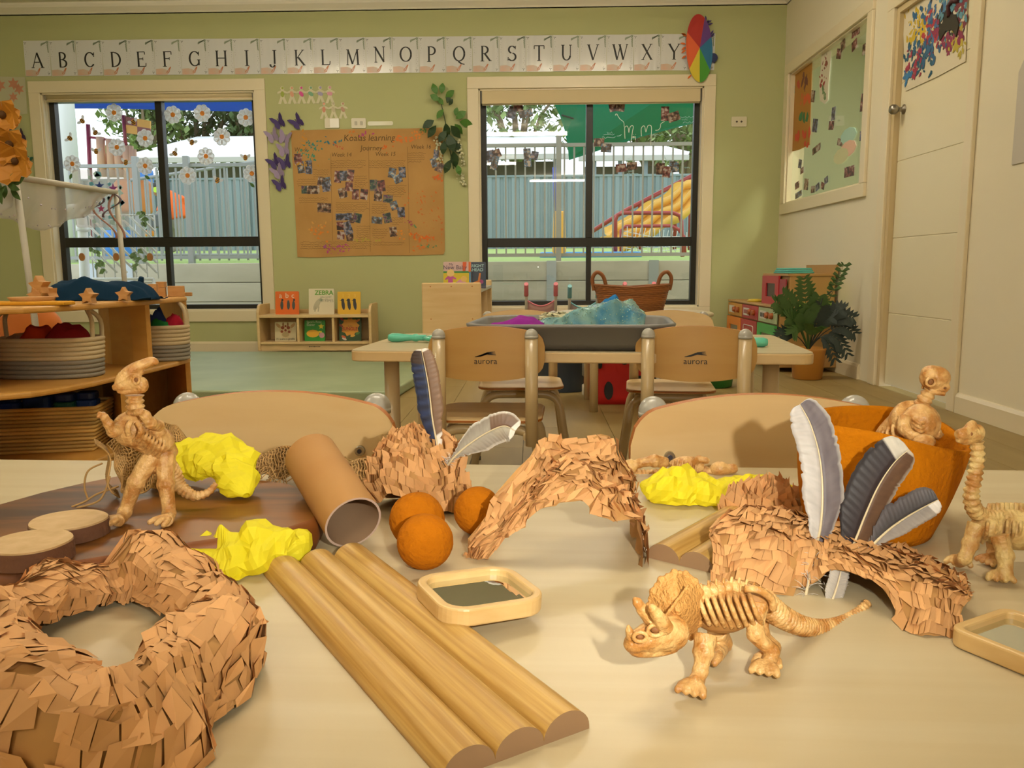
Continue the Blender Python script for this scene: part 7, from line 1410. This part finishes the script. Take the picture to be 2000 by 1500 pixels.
def toes(b, p, d, w, n=3, L=.008, r=.0022):
    d = Vector((d[0], d[1], 0)).normalized(); s_ = Vector((-d.y, d.x, 0))
    for i in range(n): o = s_*w*((i-(n-1)/2)/max(1, (n-1)/2)); e = p+o*1.2+d*L; b.tube([p+o*.4+Vector((0, 0, .002)), p+o+d*L*.6+Vector((0, 0, .001)), e], [r*1.1, r, r*.75], 8); b.ball(e, r*.8, 8)
class Dino:
    def __init__(s, name, label, org): s.t = thing(name, label, 'dinosaur', org, group='toy dinosaur skeletons'); s.o = Vector(org)
    def part(s, name, b, m=None, rm=.0006, sm=1):
        for p in b.v: p -= s.o
        return b.obj(name, m or m_bone, s.t, remesh=rm, smooth=sm)
def ground(px, py, z): return at_z(px, py, z)
# --- the horned one
fz_ = TZ; u = pxm(.40)
D1 = Dino('triceratops_skeleton', 'horned frilled toy dinosaur skeleton walking in the foreground', at_z(1420, 1310, TZ))
b = B(); P, R_ = vert_tube(b, [T3(1352, 1170, .388), T3(1385, 1155, .393), T3(1425, 1148, .398), T3(1460, 1155, .402), T3(1490, 1175, .406)], .0036, .0036, .0042); spines(b, P, R_, .0030)
P, R_ = vert_tube(b, [T3(1490, 1175, .406), T3(1520, 1200, .412), T3(1560, 1220, .422), T3(1600, 1226, .436), T3(1640, 1217, .450), T3(1675, 1197, .462), T3(1694, 1178, .468)], .0062, .0024, .0030, .2); spines(b, P, R_, .0016); spines(b, P[:len(P)*2//3], R_, .0016, 4, Vector((0, 0, -1)))
D1.part('spine', b, None, 0, 0)
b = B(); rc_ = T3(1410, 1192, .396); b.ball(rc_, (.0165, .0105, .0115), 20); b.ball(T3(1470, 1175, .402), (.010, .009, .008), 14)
D1.part('torso', b, mat('bone_brown_stain', 'a87840', .6))  # the toy's own brown wash, darker than the ribs over it
b = B()
for i in range(8):
    x = 1362+i*14.5; near = -.0125
    b.tube(spline([T3(x-2, 1158-4*math.sin(i*.4), .395+.001*i), T3(x+4, 1172, .395+near*.75), T3(x+14, 1198, .395+near), T3(x+24, 1226-abs(i-3)*2, .395+near*.6)], 5), .0013, 6)
    b.tube(spline([T3(x-2, 1158, .397), T3(x+6, 1175, .397+.010), T3(x+16, 1205, .397+.010), T3(x+24, 1222, .397+.004)], 4), .0013, 5)
b.tube(spline([T3(1455, 1150, .392), T3(1480, 1152, .390), T3(1505, 1168, .392), T3(1510, 1190, .394)], 5), [.002]*16, 8)
D1.part('ribs', b, None, 0, 0)
# frill
fr = [(1269, 1186), (1276, 1158), (1292, 1135), (1318, 1121), (1340, 1124), (1358, 1138), (1369, 1160), (1373, 1190), (1366, 1220), (1350, 1246), (1330, 1252), (1308, 1246), (1288, 1225)]
fc = T3(1322, 1192, .372); b = B(); rim = [T3(x, y, .378+.012*(1-abs(y-1185)/70)*0+(.008 if x > 1330 else .0)) for x, y in fr]; n = len(rim); vs = []
for k, (s_, bl) in enumerate(((1, 0), (.8, .002), (.5, .0045), (.2, .006))): vs += [fc+(p-fc)*s_+Vector((0, -bl, bl*.3)) for p in rim]
b.add(vs+[fc+Vector((0, -.0065, .002))], [(k*n+i, k*n+(i+1) % n, (k+1)*n+(i+1) % n, (k+1)*n+i) for k in range(3) for i in range(n)]+[(3*n+i, 3*n+(i+1) % n, 4*n) for i in range(n)], True)
vs2 = [p+Vector((.001, .0035, 0)) for p in rim]; k0 = len(b.v); b.v += vs2; b.f.append([k0+i for i in range(n)][::-1]); b.sm.append(True); b.mi.append(0)
for i in range(n): b.f.append([i, k0+i, k0+(i+1) % n, (i+1) % n]); b.sm.append(True); b.mi.append(0)
for i in range(n): b.ball(rim[i]+Vector((0, .0015, 0)), .0022, 8); b.ball(rim[i].lerp(rim[(i+1) % n], .5)+Vector((0, .0015, 0)), .0018, 8)
b.tube([T3(1345, 1142, .371), T3(1318, 1180, .3645), T3(1298, 1205, .362)], [.0008, .001, .0008], 6)
D1.part('neck_frill', b, mat('bone_rough', 'c08844', .6, var=('d29c56', 150, (1, 1, 1), .9), bump=(600, .9)), .0007, 1)
b = B(); b.tube(spline([T3(1318, 1232, .368), T3(1290, 1238, .362), T3(1262, 1246, .358), T3(1238, 1256, .356), T3(1222, 1266, .356)], 4), [.0085, .0088, .0088, .0085, .0082, .0078, .0074, .007, .0066, .006, .0056, .0052, .005, .0045, .0038, .0028, .002], 14)
b.tube(spline([T3(1312, 1255, .366), T3(1280, 1266, .36), T3(1245, 1270, .357), T3(1230, 1268, .356)], 4), [.005, .005, .0048, .0045, .0042, .004, .0038, .0036, .0034, .003, .0026, .002, .0014], 10)
b.tube(spline([T3(1284, 1222, .359), T3(1262, 1200, .356), T3(1246, 1178, .355), T3(1237, 1167, .355)], 4), [.0034]*4+[.003]*3+[.0024]*3+[.0016, .0012, .0006], 10)
b.tube(spline([T3(1302, 1228, .355), T3(1287, 1206, .351), T3(1275, 1190, .349), T3(1268, 1182, .348)], 4), [.0036]*4+[.003]*3+[.0024]*3+[.0016, .0012, .0006], 10)
b.tube([T3(1233, 1244, .354), T3(1228, 1230, .353), T3(1227, 1220, .353)], [.0026, .0018, .0005], 8); b.ball(T3(1330, 1236, .364), (.004, .004, .007), 10); b.ball(T3(1310, 1250, .36), (.003, .003, .006), 10)
for (x, y, Y, r) in ((1280, 1230, .3525, .0030), (1250, 1243, .3505, .0026)): c = T3(x, y, Y); b.tube([c+Vector((r*1.15*math.cos(a), -.0006, r*.85*math.sin(a))) for a in [2*PI*i/16 for i in range(16)]], .0011, 6, closed=True)
D1.part('skull', b, None, .00055, 1)
b = B()
for (x, y, Y, r) in ((1280, 1230, .3528, .0022), (1250, 1243, .3508, .0018)): b.ball(T3(x, y, Y), (r, .0012, r*.75), 12)
D1.part('eye_socket', b, m_sock, 0, 0)
def leg(d, name, pts, rad, tdir, tw=.005, n=4, m=None, tl=.006):
    b = B(); limb(b, pts, rad); toes(b, pts[-1], tdir, tw, n, tl, .0024); d.part(name, b, m)
g1 = ground(1355, 1345, TZ+.003); leg(D1, 'leg', [T3(1378, 1240, .378), T3(1374, 1272, .374), T3(1368, 1310, .370), Vector((g1.x, g1.y, TZ+.004))], [.006, .0048, .0036, .0045], (-.5, -1))
g2 = ground(1398, 1284, TZ+.003); leg(D1, 'leg', [T3(1400, 1232, .405), T3(1412, 1256, .412), Vector((g2.x, g2.y, TZ+.004))], [.0055, .0045, .004], (-.9, -.5))
g3 = ground(1495, 1306, TZ+.003); leg(D1, 'leg', [T3(1480, 1180, .396), T3(1476, 1238, .388), T3(1507, 1272, .388), Vector((g3.x, g3.y, TZ+.004))], [.0055, .0042, .0038, .0038], (-.4, -1))
g4 = ground(1500, 1290, TZ+.003); leg(D1, 'leg', [T3(1488, 1185, .418), T3(1486, 1235, .412), T3(1510, 1265, .41), Vector((g4.x, g4.y, TZ+.004))], [.0055, .0042, .0038, .0038], (-.4, -1))
# --- the crested biped
fy = at_z(322, 1026, SZ).y; Yp = fy+.006; D2 = Dino('parasaurolophus_skeleton', 'standing toy dinosaur skeleton with long curved head crest', at_z(280, 1030, SZ))
b = B(); vert_tube(b, [T3(263, 772, Yp), T3(264, 795, Yp), T3(268, 820, Yp+.003), T3(280, 838, Yp+.008)], .0056, .0062, .0036, .16); D2.part('neck', b, None, 0, 0)
b = B(); b.ball(T3(258, 838, Yp+.002), (.0135, .012, .013), 18); b.tube(spline([T3(258, 838, Yp), T3(285, 850, Yp+.008), T3(308, 865, Yp+.016), T3(322, 890, Yp+.022)], 5), [.012]*4+[.0125]*4+[.0115]*4+[.010]*4, 16)
for i in range(8):
    x, y = 268+i*6.5, 842+i*4.5; b.tube(spline([T3(x+8, y-18, Yp+.004+i*.0016), T3(x+6, y-4, Yp-.0125+i*.0022), T3(x, y+12, Yp-.0115+i*.0022), T3(x-12, y+24, Yp-.004+i*.002)], 5), .0012, 6)
b.tube(spline([T3(256, 822, Yp-.011), T3(250, 835, Yp-.0135), T3(252, 850, Yp-.011)], 5), .002, 8); b.tube(spline([T3(268, 826, Yp-.011), T3(275, 838, Yp-.0135), T3(272, 852, Yp-.012)], 5), .0018, 8)
D2.part('rib_cage', b, None, .0005, 1)
b = B(); b.tube(spline([T3(220, 758, Yp-.006), T3(234, 754, Yp-.005), T3(252, 748, Yp-.002), T3(268, 742, Yp)], 4), [.0016, .0022, .0026, .003, .0034, .0038, .0044, .005, .0056, .006, .0062, .0062, .006], 14)
b.tube(spline([T3(228, 752, Yp-.005), T3(240, 735, Yp-.003), T3(262, 720, Yp), T3(285, 709, Yp+.004), T3(300, 705, Yp+.006), T3(306, 712, Yp+.007)], 4), [.0018, .0024, .003, .0034, .0038, .004, .0042, .0042, .0042, .004, .0038, .0036, .0035, .0034, .0032, .003, .0028, .0026, .0024, .002, .0014], 12)
b.tube(spline([T3(244, 748, Yp-.002), T3(262, 732, Yp+.001), T3(278, 722, Yp+.003)], 4), [.0034, .0038, .0042, .0044, .0044, .004, .0036, .003, .0026], 12)
b.tube([T3(229, 763, Yp-.005), T3(245, 764, Yp-.003), T3(272, 760, Yp)], [.0018, .0026, .0036], 10); b.ball(T3(276, 752, Yp), (.005, .005, .006), 12)
c = T3(266, 742, Yp-.0062); b.tube([c+Vector((.0022*math.cos(a), 0, .0026*math.sin(a))) for a in [2*PI*i/16 for i in range(16)]], .0011, 6, closed=True)
D2.part('skull', b, None, .0006, 1); b = B(); b.ball(T3(266, 742, Yp-.0060), (.0016, .001, .002), 10); D2.part('eye_socket', b, m_sock, 0, 0)
b = B(); limb(b, [T3(240, 832, Yp-.005), T3(222, 842, Yp-.012), T3(212, 828, Yp-.016), T3(202, 812, Yp-.018)], [.0046, .0042, .0032, .003]); 
for k in range(3): b.tube([T3(202, 812, Yp-.018), T3(194+4*k, 808, Yp-.020+.003*k), T3(191+4*k, 816, Yp-.022+.003*k)], [.0022, .0019, .0013], 7)
D2.part('arm', b)
b = B(); limb(b, [T3(312, 832, Yp+.004), T3(294, 826, Yp-.008), T3(284, 812, Yp-.011), T3(274, 803, Yp-.013)], [.0042, .004, .0034, .003])
for k in range(3): b.tube([T3(274, 803, Yp-.013), T3(266+5*k, 802, Yp-.0155), T3(263+5*k, 810, Yp-.016)], [.0022, .0019, .0013], 7)
D2.part('arm', b)
b = B(); b.ball(T3(312, 893, Yp+.02), (.0115, .010, .012), 14); b.ball(T3(300, 905, Yp+.014), .008, 12); D2.part('pelvis', b)
ga = at_z(218, 1026, SZ+.003); gb = at_z(325, 1022, SZ+.003)
leg(D2, 'leg', [T3(300, 890, Yp+.012), T3(266, 942, Yp+.004), T3(244, 1000, Yp), Vector((ga.x+.003, ga.y+.003, SZ+.005))], [.0078, .0058, .0046, .0046], (-1, -.55), .006, 3, tl=.009)
leg(D2, 'leg', [T3(322, 885, Yp+.016), T3(324, 945, Yp+.008), T3(330, 1003, Yp+.004), Vector((gb.x, gb.y, SZ+.005))], [.0078, .0058, .0046, .0048], (-.5, -1), .006, 3, tl=.008)
b = B(); vert_tube(b, [T3(318, 900, Yp+.026), T3(338, 925, Yp+.034), T3(352, 950, Yp+.036), T3(378, 968, Yp+.034), T3(406, 962, Yp+.036), T3(422, 944, Yp+.04)], .0075, .002, .0032, .12); D2.part('tail', b, None, 0, 0)
# --- the long necked one
D3 = Dino('brachiosaurus_skeleton', 'long necked toy dinosaur skeleton at the picture edge', at_z(1950, 1130, TZ)); ga = at_z(1872, 1108, TZ); gb = at_z(1955, 1142, TZ); gc = at_z(1918, 1100, TZ+.002); Yb = .520
b = B(); P, R_ = vert_tube(b, [T3(1908, 862, Yb), T3(1909, 895, Yb), T3(1903, 935, Yb), T3(1897, 965, Yb), T3(1902, 992, Yb+.002), T3(1920, 1008, Yb+.008), T3(1960, 1008, Yb+.016), T3(2010, 1012, Yb+.022), T3(2060, 1030, Yb+.028)], .0040, .0062, .0040, .16); spines(b, P[len(P)//2:], R_[len(P)//2:], .003); D3.part('neck_and_spine', b, m_bone2, 0, 0)
b = B(); b.tube(spline([T3(1868, 848, Yb-.004), T3(1880, 848, Yb-.003), T3(1895, 846, Yb-.001), T3(1908, 850, Yb)], 4), [.0024, .003, .0034, .0038, .004, .0042, .0046, .005, .0054, .0056, .0055, .0052, .0048], 12); b.tube([T3(1870, 858, Yb-.004), T3(1885, 861, Yb-.002), T3(1902, 857, Yb)], [.002, .003, .0034], 10)
b.tube([T3(1894, 842, Yb-.001), T3(1899, 828, Yb), T3(1903, 822, Yb)], [.0046, .003, .0016], 10); b.ball(T3(1909, 846, Yb), (.0045, .0045, .006), 12); D3.part('skull', b, m_bone2, .0006, 1)
b = B(); b.ball(T3(1911, 848, Yb-.0045), (.0018, .001, .0016), 8); b.ball(T3(1896, 848, Yb-.0055), (.0016, .001, .0016), 8); D3.part('eye_socket', b, m_sock, 0, 0)
b = B(); b.ball(T3(1995, 1035, Yb+.018), (.030, .014, .0135), 20); b.ball(T3(1925, 1030, Yb+.006), (.009, .010, .009), 14)
for i in range(9): x = 1930+i*13; b.tube(spline([T3(x, 1012, Yb+.010+i*.0018), T3(x-1, 1025, Yb-.004+i*.0018), T3(x-4, 1045, Yb-.003+i*.0018), T3(x-12, 1060, Yb+.006+i*.0018)], 4), .0013, 6)
D3.part('rib_cage', b, m_bone2, .0005, 1)
leg(D3, 'leg', [T3(1908, 1022, Yb+.002), T3(1895, 1062, Yb), T3(1884, 1090, Yb-.002), Vector((ga.x, ga.y, TZ+.0045))], [.0058, .0048, .0042, .0048], (-.6, -1), .006, 4, m_bone2)
leg(D3, 'leg', [T3(1952, 1045, Yb-.008), T3(1963, 1085, Yb-.012), T3(1962, 1118, Yb-.016), Vector((gb.x, gb.y+.003, TZ+.0045))], [.006, .005, .0044, .005], (-.3, -1), .006, 4, m_bone2)
leg(D3, 'leg', [T3(1940, 1045, Yb+.03), T3(1942, 1080, Yb+.03), Vector((gc.x+.006, gc.y, TZ+.004))], [.0055, .0045, .0042], (-1, -.4), .005, 4)
leg(D3, 'leg', [T3(2080, 1050, Yb+.04), T3(2085, 1085, Yb+.04), Vector((at_z(2080, 1090, TZ).x, at_z(2080, 1090, TZ).y, TZ+.004))], [.006, .005, .0045], (-.5, -1), .006, 4, m_bone2)
# --- the dome headed one in the felt basket
Yf = FB.y; D4 = Dino('dome_head_skeleton', 'dome headed toy dinosaur skeleton sitting in the felt basket', (at_y(1775, 850, Yf).x, Yf, TZ+.05))
b = B(); vert_tube(b, [T3(1818, 762, Yf), T3(1806, 780, Yf+.002), T3(1795, 800, Yf+.006), T3(1770, 820, Yf+.016)], .0050, .0070, .004, .14); D4.part('neck', b, None, 0, 0)
b = B(); b.ball(T3(1826, 738, Yf), (.0115, .010, .0095), 18); b.ball(T3(1820, 728, Yf), (.008, .008, .006), 14); b.tube(spline([T3(1826, 745, Yf), T3(1842, 756, Yf-.003), T3(1850, 763, Yf-.004)], 4), [.0078, .0072, .0066, .006, .0054, .0048, .0042, .0036, .003], 12); b.tube([T3(1815, 760, Yf), T3(1832, 764, Yf-.002), T3(1847, 768, Yf-.004)], [.004, .0034, .0024], 10)
for k in range(6): a = k*.5; b.ball(T3(1806+3*math.sin(a*2), 728+7*k*.8, Yf-.002+.002*k), .0018, 6)
c = T3(1818, 746, Yf-.010); b.tube([c+Vector((.0034*math.cos(a), 0, .0034*math.sin(a))) for a in [2*PI*i/16 for i in range(16)]], .0012, 6, closed=True); D4.part('skull', b, None, .0006, 1)
b = B(); b.ball(T3(1818, 746, Yf-.0098), (.0022, .001, .0022), 10); b.ball(T3(1846, 758, Yf-.0085), (.0012, .0008, .001), 6); D4.part('eye_socket', b, m_sock, 0, 0)
b = B(); b.tube(spline([T3(1792, 815, Yf-.002), T3(1775, 835, Yf+.008), T3(1748, 855, Yf+.018), T3(1725, 885, Yf+.024)], 5), [.0165, .0175, .018, .018, .018, .0175, .017, .0165, .016, .0155, .015, .0145, .014, .013, .012, .011], 18); b.ball(T3(1798, 828, Yf-.006), (.015, .012, .016), 16)
for i in range(6): x = 1770-i*11; y = 822+i*9; b.tube(spline([T3(x+6, y-22, Yf+.012+i*.003), T3(x-4, y-6, Yf-.008+i*.003), T3(x-2, y+12, Yf-.011+i*.003), T3(x+10, y+28, Yf-.006+i*.003)], 4), .0014, 6)
for i in range(4): y = 822+i*8; b.tube(spline([T3(1782, y-4, Yf-.014), T3(1798, y+6, Yf-.0185), T3(1812, y-2, Yf-.012)], 4), .0012, 6)
D4.part('rib_cage', b, None, .0005, 1)
b = B(); limb(b, [T3(1768, 815, Yf-.012), T3(1766, 838, Yf-.018), T3(1788, 856, Yf-.028), T3(1806, 862, Yf-.034)], [.0052, .0045, .0042, .0056]); b.ball(T3(1805, 862, Yf-.034), (.0085, .006, .0055), 12); D4.part('arm', b)
b = B(); limb(b, [T3(1814, 810, Yf-.004), T3(1822, 828, Yf-.006), T3(1828, 845, Yf-.008), T3(1838, 855, Yf-.010)], [.0050, .0042, .0038, .0034]); D4.part('arm', b)
# --- the fallen one
Yl = at_z(1330, 930, TZ).y+.012; D5 = Dino('fallen_skeleton', 'toy dinosaur skeleton lying on its side at the far table edge', at_z(1330, 930, TZ))
b = B(); vert_tube(b, [T3(1225, 922, Yl), T3(1262, 926, Yl), T3(1300, 924, Yl), T3(1345, 922, Yl), T3(1380, 920, Yl)], .0042, .0048, .004, .15); vert_tube(b, [T3(1372, 918, Yl), T3(1388, 920, Yl-.002), T3(1400, 918, Yl-.003)], .004, .003, .004, .1); D5.part('spine', b, None, 0, 0)
b = B(); b.tube(spline([T3(1310, 915, Yl), T3(1340, 908, Yl), T3(1372, 912, Yl)], 4), [.006, .0075, .0085, .009, .0092, .009, .0085, .008, .007], 14)
for i in range(6): x = 1312+i*9; b.tube(spline([T3(x, 925, Yl-.006), T3(x+2, 910, Yl-.0105), T3(x+4, 899, Yl-.004)], 4), .0013, 6)
D5.part('rib_cage', b)
b = B(); b.tube(spline([T3(1388, 920, Yl-.002), T3(1405, 915, Yl-.003), T3(1420, 916, Yl-.003), T3(1440, 914, Yl-.003)], 4), [.003, .005, .0065, .0072, .0074, .0072, .0068, .006, .0055, .005, .005, .0045, .003], 12); D5.part('skull', b)
b = B(); limb(b, [T3(1300, 905, Yl-.004), T3(1278, 900, Yl-.008), T3(1248, 905, Yl-.010), T3(1230, 912, Yl-.010)], [.0062, .0058, .0045, .0055]); b.ball(T3(1231, 912, Yl-.010), (.008, .006, .008), 10); D5.part('leg', b)
b = B(); limb(b, [T3(1355, 905, Yl-.006), T3(1365, 897, Yl-.010), T3(1378, 899, Yl-.012), T3(1384, 902, Yl-.012)], [.0042, .0036, .003, .0024]); D5.part('arm', b)
